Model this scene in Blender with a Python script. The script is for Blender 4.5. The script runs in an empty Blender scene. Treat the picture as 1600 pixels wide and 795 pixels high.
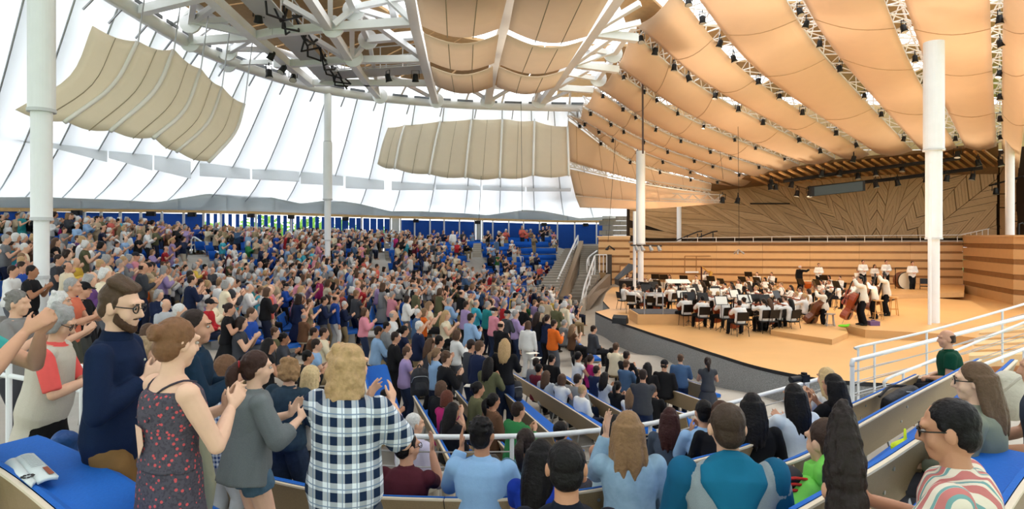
import bpy, bmesh, math, random
import numpy as np
from mathutils import Vector, Matrix

random.seed(7); np.random.seed(7)
SC = bpy.context.scene
COL = SC.collection
PI = math.pi
CZ = 4.5                                   # camera height above the floor in front of the stage
FPX = 1000.0                               # focal length in pixels of the 1600 px frame

# ------------------------------------------------------------------ camera, sky, lights, exposure
cam = bpy.data.objects.new('camera', bpy.data.cameras.new('camera'))
COL.objects.link(cam)
cam.location = (0, 0, CZ); cam.rotation_euler = (PI/2, 0, 0)
cam.data.sensor_width = 36; cam.data.lens = 36*FPX/1600
cam.data.shift_y = -22.5/1600; cam.data.clip_end = 500; cam.data.clip_start = 0.05
SC.camera = cam
world = bpy.data.worlds.new('world'); SC.world = world; world.use_nodes = True
bg = world.node_tree.nodes['Background']
bg.inputs['Color'].default_value = (0.93, 0.97, 1.0, 1); bg.inputs['Strength'].default_value = 2.1
sun = bpy.data.objects.new('sun', bpy.data.lights.new('sun', 'SUN')); COL.objects.link(sun)
sun.data.energy = 3.0; sun.data.angle = 0.6; sun.data.color = (1, .97, .92)
sun.rotation_euler = (math.radians(-28), math.radians(12), 0)
SC.view_settings.view_transform = 'Standard'; SC.view_settings.look = 'None'
SC.view_settings.gamma = 1; SC.view_settings.exposure = 0.45
SC.view_settings.use_curve_mapping = False
SC.cycles.max_bounces = 8; SC.cycles.diffuse_bounces = 4; SC.cycles.transmission_bounces = 6
SC.cycles.sample_clamp_indirect = 6

def warm_lamp(name, loc, target, energy, size, color, spot=None):
    d = bpy.data.lights.new(name, 'SPOT' if spot else 'AREA')
    d.energy = energy; d.color = color
    if spot:
        d.spot_size = math.radians(spot); d.spot_blend = .6; d.shadow_soft_size = size
    else:
        d.size = size
    o = bpy.data.objects.new(name, d); COL.objects.link(o); o.location = loc
    o.rotation_euler = (Vector(target)-Vector(loc)).to_track_quat('-Z', 'Y').to_euler()
    return o
# stage lamps hang in the trusses between the canopies over the orchestra
for k, (lx, ly, lz, tx, ty) in enumerate([(9, 33, 11.0, 8.5, 34), (14, 34, 11.3, 12, 32), (19, 34, 11.5, 17, 31), (12, 40, 10.3, 14, 42), (21, 39, 10.6, 21, 40),
                                          (15, 28, 11.8, 13, 27), (22, 29, 11.8, 19, 26)]):
    warm_lamp('stage_lamp', (lx, ly, lz), (tx, ty, 1.0), 1080, .5, (1, .78, .50), spot=95)

# added fill spots without fixtures, aimed up to brighten the canopies from below
for k, (lx, ly, lz, tx, ty, tz) in enumerate([(12, 47.2, 5.4, 12.5, 40, 12), (20, 46, 5.4, 19, 38, 12), (29, 42.5, 5.8, 26, 36, 12), (8.5, 46, 5.4, 8, 39, 11), (14, 24, 2.4, 13, 30, 12), (24, 27, 3, 21, 30, 12)]):
    warm_lamp('canopy_fill', (lx, ly, lz), (tx, ty, tz), 980, .8, (1, .80, .57), spot=105)

# ------------------------------------------------------------------ helpers
def W(px, py, Y):
    return Vector(((px-800)/FPX*Y, Y, CZ-(py-375)/FPX*Y))
def Pz(px, py, z):                          # the point at height z (above the camera) seen at px, py
    return W(px, py, z*FPX/(375-py))

_m = {}
def mat(name, col, rough=.7, metal=0, noise=None, amt=.15, bump=0, bscale=None, spec=.3, trans=0, alpha=1):
    if name in _m: return _m[name]
    m = bpy.data.materials.new(name); m.use_nodes = True; _m[name] = m
    nt = m.node_tree; b = nt.nodes['Principled BSDF']
    c = tuple(col)+(1,)
    b.inputs['Base Color'].default_value = c; b.inputs['Roughness'].default_value = rough
    b.inputs['Metallic'].default_value = metal; b.inputs['Specular IOR Level'].default_value = spec
    m.diffuse_color = c
    if noise or bump:
        tc = nt.nodes.new('ShaderNodeTexCoord')
        n = nt.nodes.new('ShaderNodeTexNoise'); n.inputs['Scale'].default_value = noise or bscale; n.inputs['Detail'].default_value = 5
        nt.links.new(tc.outputs['Object'], n.inputs['Vector'])
        if noise:
            r = nt.nodes.new('ShaderNodeMix'); r.data_type = 'RGBA'
            r.inputs['A'].default_value = tuple(max(0, x*(1-amt)) for x in col)+(1,)
            r.inputs['B'].default_value = tuple(min(1, x*(1+amt)) for x in col)+(1,)
            nt.links.new(n.outputs['Fac'], r.inputs['Factor']); nt.links.new(r.outputs['Result'], b.inputs['Base Color'])
        if bump:
            bp = nt.nodes.new('ShaderNodeBump'); bp.inputs['Strength'].default_value = bump; bp.inputs['Distance'].default_value = .02
            n2 = n
            if bscale:
                n2 = nt.nodes.new('ShaderNodeTexNoise'); n2.inputs['Scale'].default_value = bscale; n2.inputs['Detail'].default_value = 4
                nt.links.new(tc.outputs['Object'], n2.inputs['Vector'])
            nt.links.new(n2.outputs['Fac'], bp.inputs['Height']); nt.links.new(bp.outputs['Normal'], b.inputs['Normal'])
    return m

def fabric_mat(name, col, through=.5, tcol=None, noise=1.5, amt=.06):     # cloth that lets daylight through
    m = bpy.data.materials.new(name); m.use_nodes = True; _m[name] = m
    nt = m.node_tree; nt.nodes.clear()
    out = nt.nodes.new('ShaderNodeOutputMaterial'); mx = nt.nodes.new('ShaderNodeMixShader')
    d = nt.nodes.new('ShaderNodeBsdfDiffuse'); t = nt.nodes.new('ShaderNodeBsdfTranslucent')
    tc = nt.nodes.new('ShaderNodeTexCoord'); n = nt.nodes.new('ShaderNodeTexNoise'); n.inputs['Scale'].default_value = noise; n.inputs['Detail'].default_value = 6
    nt.links.new(tc.outputs['Object'], n.inputs['Vector'])
    r = nt.nodes.new('ShaderNodeMix'); r.data_type = 'RGBA'
    r.inputs['A'].default_value = tuple(x*(1-amt) for x in col)+(1,); r.inputs['B'].default_value = tuple(min(1, x*(1+amt)) for x in col)+(1,)
    nt.links.new(n.outputs['Fac'], r.inputs['Factor']); nt.links.new(r.outputs['Result'], d.inputs['Color'])
    t.inputs['Color'].default_value = tuple(tcol or col)+(1,)
    mx.inputs['Fac'].default_value = through
    nt.links.new(d.outputs[0], mx.inputs[1]); nt.links.new(t.outputs[0], mx.inputs[2]); nt.links.new(mx.outputs[0], out.inputs[0])
    return m

def frame(d, hint=None):
    d = d.normalized(); h = Vector(hint) if hint is not None else (Vector((0, 0, 1)) if abs(d.z) < .95 else Vector((0, 1, 0)))
    x = h.cross(d)
    if x.length < 1e-4: x = Vector((1, 0, 0)).cross(d)
    x.normalize(); y = d.cross(x).normalized()
    return x, y

class MB:
    """collects shapes; build() links them as ONE mesh object"""
    def __init__(s): s.v = []; s.f = []
    def quad(s, a, b, c, d):
        n = len(s.v); s.v += [tuple(a), tuple(b), tuple(c), tuple(d)]; s.f.append((n, n+1, n+2, n+3)); return s
    def poly(s, pts):
        n = len(s.v); s.v += [tuple(p) for p in pts]; s.f.append(tuple(range(n, n+len(pts)))); return s
    def slab(s, pts, off):                  # polygon pts extruded by vector off
        n = len(s.v); k = len(pts); off = Vector(off)
        s.v += [tuple(p) for p in pts]+[tuple(Vector(p)+off) for p in pts]
        s.f.append(tuple(range(n+k-1, n-1, -1))); s.f.append(tuple(range(n+k, n+2*k)))
        for i in range(k):
            j = (i+1) % k; s.f.append((n+i, n+j, n+k+j, n+k+i))
        return s
    def box(s, c, size, rz=0, M=None):
        hx, hy, hz = size[0]/2, size[1]/2, size[2]/2; n = len(s.v); c = Vector(c)
        R = M or Matrix.Rotation(rz, 3, 'Z')
        for sx, sy, sz in ((-1,-1,-1),(1,-1,-1),(1,1,-1),(-1,1,-1),(-1,-1,1),(1,-1,1),(1,1,1),(-1,1,1)):
            s.v.append(tuple(c+R @ Vector((sx*hx, sy*hy, sz*hz))))
        s.f += [tuple(n+i for i in q) for q in ((3,2,1,0),(4,5,6,7),(0,1,5,4),(1,2,6,5),(2,3,7,6),(3,0,4,7))]
        return s
    def beam(s, a, b, w, h):                # rectangular bar between two points
        a, b = Vector(a), Vector(b); x, y = frame(b-a); n = len(s.v)
        for p in (a, b):
            for sx, sy in ((-1,-1),(1,-1),(1,1),(-1,1)): s.v.append(tuple(p+x*sx*w/2+y*sy*h/2))
        s.f += [tuple(n+i for i in q) for q in ((0,1,2,3),(7,6,5,4),(0,4,5,1),(1,5,6,2),(2,6,7,3),(3,7,4,0))]
        return s
    def loft(s, pts, rad, seg=8, hint=None, close=False, dome=False):
        """rings round a polyline; rad is a number, or per-point numbers or (rx, ry)"""
        pts = [Vector(p) for p in pts]; k = len(pts); n0 = len(s.v); py_ = None
        if not isinstance(rad, (list, tuple)): rad = [rad]*k
        for i, p in enumerate(pts):
            t = (pts[(i+1) % k]-pts[i-1]) if close else (pts[min(i+1, k-1)]-pts[max(i-1, 0)])
            if t.length < 1e-6: t = Vector((0, 0, 1))
            x, y = frame(t, hint if hint is not None else py_)
            py_ = y
            r = rad[i]; rx, ry = (r, r) if not isinstance(r, (list, tuple)) else r
            for j in range(seg):
                a = 2*PI*j/seg; s.v.append(tuple(p+x*math.cos(a)*rx+y*math.sin(a)*ry))
        m = k if close else k-1
        for i in range(m):
            for j in range(seg):
                a = n0+i*seg; b = n0+((i+1) % k)*seg
                s.f.append((a+j, a+(j+1) % seg, b+(j+1) % seg, b+j))
        if not close:
            s.f.append(tuple(n0+j for j in range(seg-1, -1, -1))); s.f.append(tuple(n0+(k-1)*seg+j for j in range(seg)))
        return s
    def cap(s, a, b, ra, rb, seg=10, flat=1, hint=None):       # capsule with round ends
        a, b = Vector(a), Vector(b); d = b-a; L = d.length
        if L < 1e-6: d = Vector((0, 0, 1)); L = 1e-6
        d = d/L; P, R = [], []
        for t in (-85, -55, -25, 0): P.append(a+d*ra*math.sin(math.radians(t))); R.append(ra*math.cos(math.radians(t)))
        for t in (0, 25, 55, 85): P.append(b+d*rb*math.sin(math.radians(t))); R.append(rb*math.cos(math.radians(t)))
        return s.loft(P, [(r, r*flat) for r in R], seg, hint)
    def ell(s, c, r, R=None, seg=14, rings=9):
        c = Vector(c); n0 = len(s.v); R = R or Matrix.Identity(3)
        s.v.append(tuple(c+R @ Vector((0, 0, -r[2]))))
        for i in range(1, rings):
            t = -PI/2+PI*i/rings
            for j in range(seg):
                a = 2*PI*j/seg
                s.v.append(tuple(c+R @ Vector((r[0]*math.cos(t)*math.cos(a), r[1]*math.cos(t)*math.sin(a), r[2]*math.sin(t)))))
        s.v.append(tuple(c+R @ Vector((0, 0, r[2])))); top = len(s.v)-1
        for j in range(seg):
            s.f.append((n0, n0+1+(j+1) % seg, n0+1+j))
            for i in range(rings-2):
                a = n0+1+i*seg; b = a+seg
                s.f.append((a+j, a+(j+1) % seg, b+(j+1) % seg, b+j))
            a = n0+1+(rings-2)*seg; s.f.append((a+j, a+(j+1) % seg, top))
        return s
    def tube(s, pts, r, seg=6, close=False): return s.loft(pts, r, seg, None, close)
    def mesh(s, name, m=None, smooth=False):
        me = bpy.data.meshes.new(name); me.from_pydata(s.v, [], s.f)
        for mm in ([] if m is None else m if isinstance(m, list) else [m]): me.materials.append(mm)
        if smooth: me.shade_smooth()
        return me
    def build(s, name, m=None, parent=None, smooth=False, **kw):
        return link(name, s.mesh(name, m, smooth), parent, **kw)

def link(name, me, parent=None, loc=None, rz=None, **kw):
    o = bpy.data.objects.new(name, me); COL.objects.link(o)
    if parent is not None: o.parent = parent
    if loc is not None: o.location = loc
    if rz is not None: o.rotation_euler = (0, 0, rz)
    for k, v in kw.items(): o[k] = v
    return o
def thing(name, label, cat, loc=(0, 0, 0), rz=0, group=None):
    o = link(name, None, None, loc, rz, label=label, category=cat)
    o.empty_display_size = .2
    if group: o['group'] = group
    return o
def struct(name, loc=(0, 0, 0)):
    return link(name, None, None, loc, kind='structure')
def tag(o, label, cat, group=None):
    o['label'] = label; o['category'] = cat
    if group: o['group'] = group
    return o
def ordn(n):
    w = ['', 'first', 'second', 'third', 'fourth', 'fifth', 'sixth', 'seventh', 'eighth', 'ninth', 'tenth', 'eleventh', 'twelfth']
    if n < len(w): return w[n]
    return '%d%s' % (n, 'th' if 10 <= n % 100 <= 20 else {1: 'st', 2: 'nd', 3: 'rd'}.get(n % 10, 'th'))
def lerp(a, b, t): return a+(b-a)*t
def interp(pts, x):                          # piecewise-linear table
    for (x0, y0), (x1, y1) in zip(pts, pts[1:]):
        if x <= x1: return lerp(y0, y1, max(0, min(1, (x-x0)/(x1-x0)))) if x >= pts[0][0] else y0
    return pts[-1][1]
def curve3(P, n):                            # smooth polyline through points (Catmull-Rom)
    P = [Vector(p) for p in P]; Q = [P[0]*2-P[1]]+P+[P[-1]*2-P[-2]]; out = []
    m = len(P)-1
    for k in range(n+1):
        u = k/n*m; i = min(int(u), m-1); t = u-i; a, b, c, d = Q[i:i+4]
        out.append(.5*((2*b)+(c-a)*t+(2*a-5*b+4*c-d)*t*t+(3*b-a-3*c+d)*t**3))
    return out
def sheet(name, m, lines, nu, nv, parent=None, thick=.02, v0=0, v1=1, sag=0, **kw):
    """cloth surface swept across a list of polylines, with real thickness"""
    L = [curve3(l, nu) for l in lines]; mb = MB(); rows = []
    for j in range(nv+1):
        v = lerp(v0, v1, j/nv)*(len(L)-1); i = min(int(v), len(L)-2); t = v-i
        rows.append([L[i][k].lerp(L[i+1][k], t)+Vector((0, 0, -sag*math.sin(PI*j/nv))) for k in range(nu+1)])
    for r in rows: mb.v += [tuple(p) for p in r]
    n = nu+1
    for j in range(nv):
        for k in range(nu): mb.f.append((j*n+k, j*n+k+1, (j+1)*n+k+1, (j+1)*n+k))
    o = mb.build(name, m, parent, True, **kw)
    s = o.modifiers.new('thickness', 'SOLIDIFY'); s.thickness = thick; s.offset = 0
    return o

WHITE = mat('white_paint', (.80, .81, .82), .45, noise=3, amt=.05)
GREYWHITE = mat('grey_white_paint', (.56, .57, .58), .5)
BLACK = mat('black_metal', (.012, .012, .014), .5)
DARK = mat('dark_cloth_black', (.02, .02, .022), .8)
BLUE = mat('blue_pad', (.008, .12, .50), .75, noise=60, amt=.12, bump=.15)
TAN = mat('bench_laminate', (.30, .215, .12), .45, noise=90, amt=.22)
EDGE = mat('ply_edge', (.72, .62, .48), .5)
CONC = mat('concrete', (.43, .395, .345), .9, noise=2.2, amt=.14, bump=.25, bscale=40)
STEEL = mat('steel', (.42, .43, .45), .35, metal=.8)
# ================================================================== the ground: a bowl of concrete rising away from the stage
CTRL = [(-22.4,32,-0.6),(-23.7,30,-0.5),(-17.8,24,-2),(-19,38,-0.9),(-13.5,27,-2.9),(-10,24,-3.4),(-13.5,48,-1),(-10,42,-1.3),(-5.2,54,-1),(-2.7,34,-3.5),(-0.7,24,-4.1),(2.8,56,-0.4),(1.2,40,-3.5),(7.2,10.5,-2.75),(0,0,-1.75),(-6,3,-1.9),(4,1.5,-1.6),(8,14,-4.5),(11,13.5,-4.5),(5,20,-4.5),(3.5,26,-4.5),(2.5,32,-4.5),(2.6,38,-4.5),(4,40,-4.6),(4.4,43.5,-4.7),(4.9,47.5,-3.7),(5.6,51,-2.6),(6.2,54.5,-1.4),(7,58,-0.9),(4.2,9,-3.5),(6,11.2,-3.9),(8,9,-2.4),(10,11,-2.6),(-30,36,0.2),(-20,52,-0.6),(-6,64,-0.7),(6,64,-0.6),(14,26,-4.5),(12,40,-4.5),(22,36,-4.5),(18,18,-4.5),(14,15,-4.5),(20,12,-3.5),(25,25,-4.5),(1.8,2.5,-1.98),(0.2,2.8,-2.22),(-1.7,3.1,-2.11),(1.2,2.9,-2.18),(-0.9,3.5,-2.28),(-3,3.5,-1.97),(-2,3.9,-2.19),(1.9,3.7,-2.62),(3,4,-2.1),(0.2,4.4,-2.72),(0.8,4.9,-2.67),(-2.3,4.6,-2.22),(-0.1,5,-2.78),(-3.6,4.9,-2.23),(-0.8,5,-2.85),(-3.2,5.4,-2.54),(-2.5,5.5,-2.72),(2.7,6.1,-2.71),(-2.2,6.3,-2.89),(-5,6.4,-2.21),(1.9,6.2,-2.88),(-2.1,6.6,-3.02),(3.4,6.7,-2.74),(0.5,7.2,-3.38),(-1.2,7.3,-3.32),(3.7,7.4,-2.81),(-4.5,7.9,-2.72),(-5.6,7.9,-2.35),(6,8.7,-2.55),(0,8.8,-3.54),(-6.2,8.9,-2.25),(-0.9,9,-3.6),(-0.3,9.6,-3.6),(-5,9.6,-2.64),(-6.6,9.8,-2.36),(-4,10.5,-3.3),(-1.4,10.3,-3.66),(-0.6,10.6,-3.65),(-3.7,11.4,-3.27),(-7.7,11.6,-2.31),(2.5,12.4,-4.2),(-3.8,12.4,-3.22),(-0.6,12.1,-3.74),(-1.6,12.2,-3.76),(-8.9,13.2,-2.29),(0.3,13.5,-3.93),(2.6,13,-4.27),(-5.7,13.2,-2.96),(-7.1,13,-2.49),(-10.6,13.7,-2.19),(-1.4,13.3,-3.72),(-2.5,13.6,-3.64),(1.5,13.4,-4.21),(-4.7,13.9,-3.22),(-7.1,15,-2.65),(-1.7,14.5,-3.62),(-2.9,15.2,-3.43),(0.6,14.7,-4.08),(3.4,15,-4.15),(-8.3,15,-2.85),(1.6,15,-4.2),(4.4,15.4,-4.47),(-10.9,15.5,-2.13),(1.8,16,-4.13),(-1.1,16.5,-3.58),(2.9,16.1,-4.21),(-2.9,17,-3.34),(-0.3,17,-3.84),(-9.9,17,-2.42),(-11.6,17,-2.15),(-1.8,17.4,-3.21),(2.7,17.4,-4.16),(-2.5,17.6,-3.56),(-4.2,18,-3.58),(0.4,18,-3.96),(1.1,18,-3.93),(-7.6,18.5,-2.95),(-14.5,18.5,-1.73),(0,19.1,-3.77),(-15.1,19,-1.52),(-6,19.4,-3.43),(2.4,19.4,-3.89),(-1.1,19.8,-3.58),(-2.9,19.6,-3.28),(1.4,19.4,-3.9),(-6.8,20.2,-3.45),(-1.6,20.5,-3.57),(1.3,20.6,-3.84),(0.3,20.6,-3.73),(-5.7,21,-3.71),(-1.8,22,-3.39),(1.7,22.5,-3.86),(-8,22.5,-3.2),(-5,24,-3.25)]
_cp = np.array(CTRL)
def ground(x, y):
    """floor height above the front aisle (world z)"""
    x = np.asarray(x, float); y = np.asarray(y, float)
    d2 = (x[..., None]-_cp[:, 0])**2+(y[..., None]-_cp[:, 1])**2
    s = .45+.055*np.hypot(_cp[:, 0], _cp[:, 1])
    w = 1/(d2/s**2+.25)**2
    return np.maximum((w*_cp[:, 2]).sum(-1)/w.sum(-1)+CZ, 0.0)
def gz(x, y): return float(ground(x, y))

def grid_floor():
    xs = np.linspace(-46, 30, 120); ys = np.concatenate([np.linspace(-3, 20, 70), np.linspace(20.6, 66, 70)])
    X, Y = np.meshgrid(xs, ys); Z = ground(X, Y)-.01
    mb = MB(); mb.v = [tuple(p) for p in np.stack([X, Y, Z], -1).reshape(-1, 3)]
    n = len(xs)
    mb.f = [(j*n+i, j*n+i+1, (j+1)*n+i+1, (j+1)*n+i) for j in range(len(ys)-1) for i in range(n-1)]
    mb.build('floor', CONC, None, True, kind='structure')
grid_floor()
MB().box((0, 60, -1.2), (400, 400, 1)).build('ground_outside', mat('lawn', (.16, .30, .07), .95, noise=.8, amt=.3), kind='structure')

# ================================================================== perimeter wall: blue panels between white posts under a wooden beam
PERIM = [(-330, 30), (-120, 31), (0, 34), (100, 37), (250, 43), (400, 50), (512, 54), (610, 57), (700, 59), (870, 60), (962, 60)]
EAVE = [(-330, 327), (0, 327), (250, 330), (400, 333), (512, 337), (610, 340), (700, 342), (870, 347), (962, 347)]
def eave(px, dy=0, dY=0): return W(px, interp(EAVE, px)+dy, interp(PERIM, px)+dY)
wall = struct('wall_rear')
bluep = mat('blue_wall_panel', (.004, .075, .42), .6, noise=4, amt=.12)
beamm = mat('timber_beam', (.52, .33, .14), .6, noise=6, amt=.2)
posts = [-330, -250, -170, -90, -30, 30, 80, 132, 158, 188, 220, 253, 287, 318, 345, 400, 455, 512, 565, 610, 626, 648, 672, 694, 718, 742, 754, 770, 795, 818, 843, 871, 898, 932, 957]
for i, px in enumerate(posts):
    a = eave(px, 0, -.12); MB().box((a.x, a.y, a.z-1.4), (.13, .13, 2.8)).build('post', WHITE, wall)
def panel(pa, pb, m, top=3, low=2.4, dY=0):
    a, b = eave(pa, top, dY), eave(pb, top, dY); t = (b-a); n = Vector((t.y, -t.x, 0)).normalized()*.05
    MB().slab([a, b, b-Vector((0, 0, low)), a-Vector((0, 0, low))], n).build('panel', m, wall)
for a, b in zip(posts, posts[1:]):
    if b <= 318 or (a >= 610 and (a, b) != (742, 754) and (a, b) != (610, 626)): panel(a+1, b-1, bluep)
for a, b in [(610, 626), (742, 754)]: panel(a+2, b-2, mat('white_door_panel', (.7, .72, .72), .5), 1, 2.4)
px = 322                                     # open stretch: upright blue slats with daylight between
while px < 610:
    w = 5.5 if px < 510 else 9.5
    panel(px, px+w, bluep, 2, 2.4); px += (11.5 if px < 400 else 10 if px < 512 else 11)
nb = [(p, 0) for p in range(-330, 962, 76)]+[(962, 0)]
for (a, _), (b, _) in zip(nb, nb[1:]):
    MB().beam(eave(a, -2, -.1), eave(b, -2, -.1), .22, .34).build('beam', beamm, wall)
for k, px in enumerate([-60, 120, 236, 300, 392, 455, 540, 650, 746, 850, 915]):      # small black speakers under the beam
    a = eave(px, 4, -.4); o = MB().box(a, (.5, .3, .3), .1).slab([a+Vector((-.2,-.16,.1)), a+Vector((.2,-.16,.1)), a+Vector((.2,-.16,-.12)), a+Vector((-.2,-.16,-.12))], (0, -.03, 0)).build('speaker', BLACK)
    tag(o, 'small black loudspeaker under the rear timber beam, %s from the left' % ordn(k+1), 'loudspeaker', 'loudspeakers on the rear beam')

def tree(px, Y, h, r, k):
    a = W(px, 375, Y); t = thing('tree', 'green tree outside seen through the gaps in the blue slats, %s from the left' % ordn(k+1), 'tree', (a.x, a.y, -.7), 0, 'trees outside the slatted wall')
    MB().loft([(0, 0, 0), (.1, 0, h*.5), (0, .1, h*.8)], [.25, .2, .1], 8).build('trunk', mat('bark', (.12, .08, .05), .9), t)
    rnd = random.Random(k); mb = MB()
    for q in range(260):
        u = Vector((rnd.gauss(0, 1), rnd.gauss(0, 1), rnd.gauss(0, .9))).normalized()*r*.9*rnd.uniform(.55, 1); c = Vector((0, 0, h*.75))+u
        x, y = frame(Vector((rnd.gauss(0, 1), rnd.gauss(0, 1), rnd.gauss(0, 1)))); s = rnd.uniform(.25, .45)
        mb.quad(c-x*s, c-y*s*.6, c+x*s, c+y*s*.6)
    mb.build('crown', fabric_mat('leaf_green', (.22, .42, .08), .35) if k == 0 else _m['leaf_green'], t, kind='stuff')
for k, (px, Y, h, r) in enumerate([(330, 57, 6.5, 2.4), (405, 60, 7.2, 2.6), (450, 63, 6.6, 2.5), (486, 60, 7.2, 2.3), (540, 66, 7, 2.2), (596, 68, 6.6, 2)]): tree(px, Y, h, r, k)

# ================================================================== the ring, the tent skin and its seams
RINGP = [(-330, -480), (-130, -260), (60, -90), (190, 0), (340, 85), (512, 138), (700, 160), (900, 166), (1010, 164)]
RING = curve3([Pz(px, py, 8.0) for px, py in RINGP], 90)
def ring_at(t): k = t*(len(RING)-1); i = min(int(k), len(RING)-2); return RING[i].lerp(RING[i+1], k-i)
ring_px = [800+p.x/p.y*FPX for p in RING]
def ring_from_px(px):
    for i in range(len(RING)-1):
        if ring_px[i] <= px <= ring_px[i+1]: return RING[i].lerp(RING[i+1], (px-ring_px[i])/(ring_px[i+1]-ring_px[i]))
    return RING[-1]
ring = thing('ring_beam', 'white oval steel ring beam that the tent roof hangs from', 'beam', (0, 0, 0))
mbu, mbl, mbi = MB(), MB(), MB()
mbu.loft(RING, [(.26, .34)]*len(RING), 6).build('lower_tube', WHITE, ring, True)
RC = Vector((3, 22, CZ+8))
def inw(p, d, dz=0): q = RC-p; q.z = 0; return p+q.normalized()*d+Vector((0, 0, dz))
mbl.loft([inw(p, 1.3, .75) for p in RING], [.16]*len(RING), 6).build('inner_tube', WHITE, ring, True)
fas = [Vector(p)+Vector((0, 0, .38)) for p in RING]
for i in range(0, len(RING)-1, 1):
    a, b = inw(RING[i], .32, .1), inw(RING[i+1], .32, .1)
    if i % 2 == 0: MB().beam(a.lerp(b, .2), a.lerp(b, 1.6), .05, .12).build('slot', mat('slot_grey', (.12, .13, .14), .6), ring)
    p, q = inw(RING[i], .0, 0), inw(RING[i], 1.3, .75)
    if i % 3 == 0: MB().beam(p, q, .12, .12).build('strut', WHITE, ring)
    if i % 3 == 1: MB().beam(RING[i]+Vector((0, 0, -.2)), inw(RING[i], -.5, -.75), .05, .05).build('hanger', STEEL, ring)

SEAM = [(-325,-330),(-230,-280),(-130,-200),(-30,-130),(60,-70),(130,-20),(190,25),(250,80),(300,130),(345,190),(387,246),(430,310),(470,370),(515,435),(561,495),(605,556),(650,612),(695,668),(740,725),(785,780),(830,836),(865,882),(900,928),(940,958)]
skin = struct('ceiling')
tentm = fabric_mat('tent_fabric', (.86, .87, .88), .55, (.90, .92, .94), .35, .03)
seamm = mat('seam_grey', (.46, .48, .50), .7)
def ring2(px): return ring_from_px(px)+Vector((0, 0, .1))
def seam_line(i, f=0.0):
    (ra, ea), (rb, eb) = SEAM[i], SEAM[min(i+1, len(SEAM)-1)]
    r = ring2(lerp(ra, rb, f)); e = eave(lerp(ea, eb, f), -5, -.1)
    pts = []
    for k in range(9):
        t = k/8; p = r.lerp(e, t); p.z -= 1.1*math.sin(PI*t)+.5*math.sin(2*PI*t)*0
        pts.append(p)
    return pts
for i in range(len(SEAM)-1):
    sub = [0, 1/3, 2/3, 1]
    for f0, f1 in ((0, 1),):
        A, B = seam_line(i, f0), seam_line(i, f1); M_ = [a.lerp(b, .5)+Vector((0, 0, .03)) for a, b in zip(A, B)]
        mb = MB()
        for a, mpt, b in zip(A, M_, B): mb.v += [tuple(a), tuple(mpt), tuple(b)]
        for k in range(8):
            for c in (0, 1): mb.f.append((k*3+c, k*3+c+1, k*3+3+c+1, k*3+3+c))
        o = mb.build('panel', tentm, skin, True)
        s = o.modifiers.new('thickness', 'SOLIDIFY'); s.thickness = .012
        MB().tube([p+Vector((0, 0, -.04)) for p in A], .032, 5).build('seam', seamm, skin, True)
# the same tent closes round behind the camera
rearc = struct('ceiling_rear')
for i in range(22):
    L_ = []
    for q in (i/22, (i+1)/22):
        ai, ao = math.radians(lerp(-137, -8, q)), math.radians(lerp(-192, -8, q)); ro_ = lerp(40, 44, math.sin(PI*q))
        p, e = Vector((RC.x+16.6*math.cos(ai), RC.y+16.6*math.sin(ai), CZ+8.1)), Vector((RC.x+ro_*math.cos(ao), RC.y+ro_*math.sin(ao), CZ+2.0)); L_.append([p, p.lerp(e, .5)+Vector((0, 0, -1.1)), e])
    sheet('panel', tentm, L_, 6, 2, rearc, .012)
# scalloped lower curtain of the tent, and the white baffles hung in front of the skin
valm = fabric_mat('valance_fabric', (.84, .87, .87), .4, (.80, .84, .84), .8, .06)
VTOP = [(-330, 308), (0, 308), (70, 308), (180, 312), (245, 316), (320, 303), (390, 301), (470, 318), (520, 312), (560, 318), (610, 330), (655, 330), (720, 333), (762, 336), (820, 328), (850, 330), (905, 341), (962, 338)]
def val(a, b):
    T, Bm, Lo = [], [], []
    for k in range(9):
        px = lerp(a, b, k/8); y0 = interp(VTOP, px); y1 = interp(EAVE, px)-3
        T.append(W(px, y0, interp(PERIM, px)-5.2)); Bm.append(W(px, lerp(y0, y1, .5), interp(PERIM, px)-3.4)+Vector((0, 0, -.08))); Lo.append(W(px, y1, interp(PERIM, px)-1.0))
    return [T, Bm, Lo]
for a, b in zip(range(-330, 962, 76), list(range(-254, 962, 76))+[962]): sheet('valance', valm, val(a, b), 12, 4, skin)
bann = fabric_mat('baffle_fabric', (.88, .90, .92), .7, (.95, .97, .98))
BAF = [(-60,172,-2,178,30,33),(2,181,50,192,32,33),(82,195,166,213,36,40),(170,215,237,234,32,32),(241,235,297,250,30,29),(312,253,390,259,22,21),(394,258,467,263,22,21),(470,263,536,269,24,21),(540,268,600,278,26,18),
       (612,279,678,279,18,18),(681,278,750,279,18,18),(754,279,820,279,18,20),(823,279,892,279,20,20)]
for k, (x0, y0, x1, y1, h0, h1) in enumerate(BAF):
    Ya, Yb = (interp(PERIM, x)-11+max(0, (500-x))*.004 for x in (x0, x1))
    a, b = W(x0, y0, Ya), W(x1, y1, Yb); c, d = W(x1, y1+h1, Yb), W(x0, y0+h0, Ya)
    o = MB().slab([a, b, c, d], (0, .08, 0)).build('baffle', bann)
    tag(o, 'white rectangular cloth baffle hung below the tent skin, %s from the left' % ordn(k+1), 'baffle', 'white baffles in a row')
    MB().beam(a, b, .05, .05).build('rail', WHITE, o)
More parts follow.
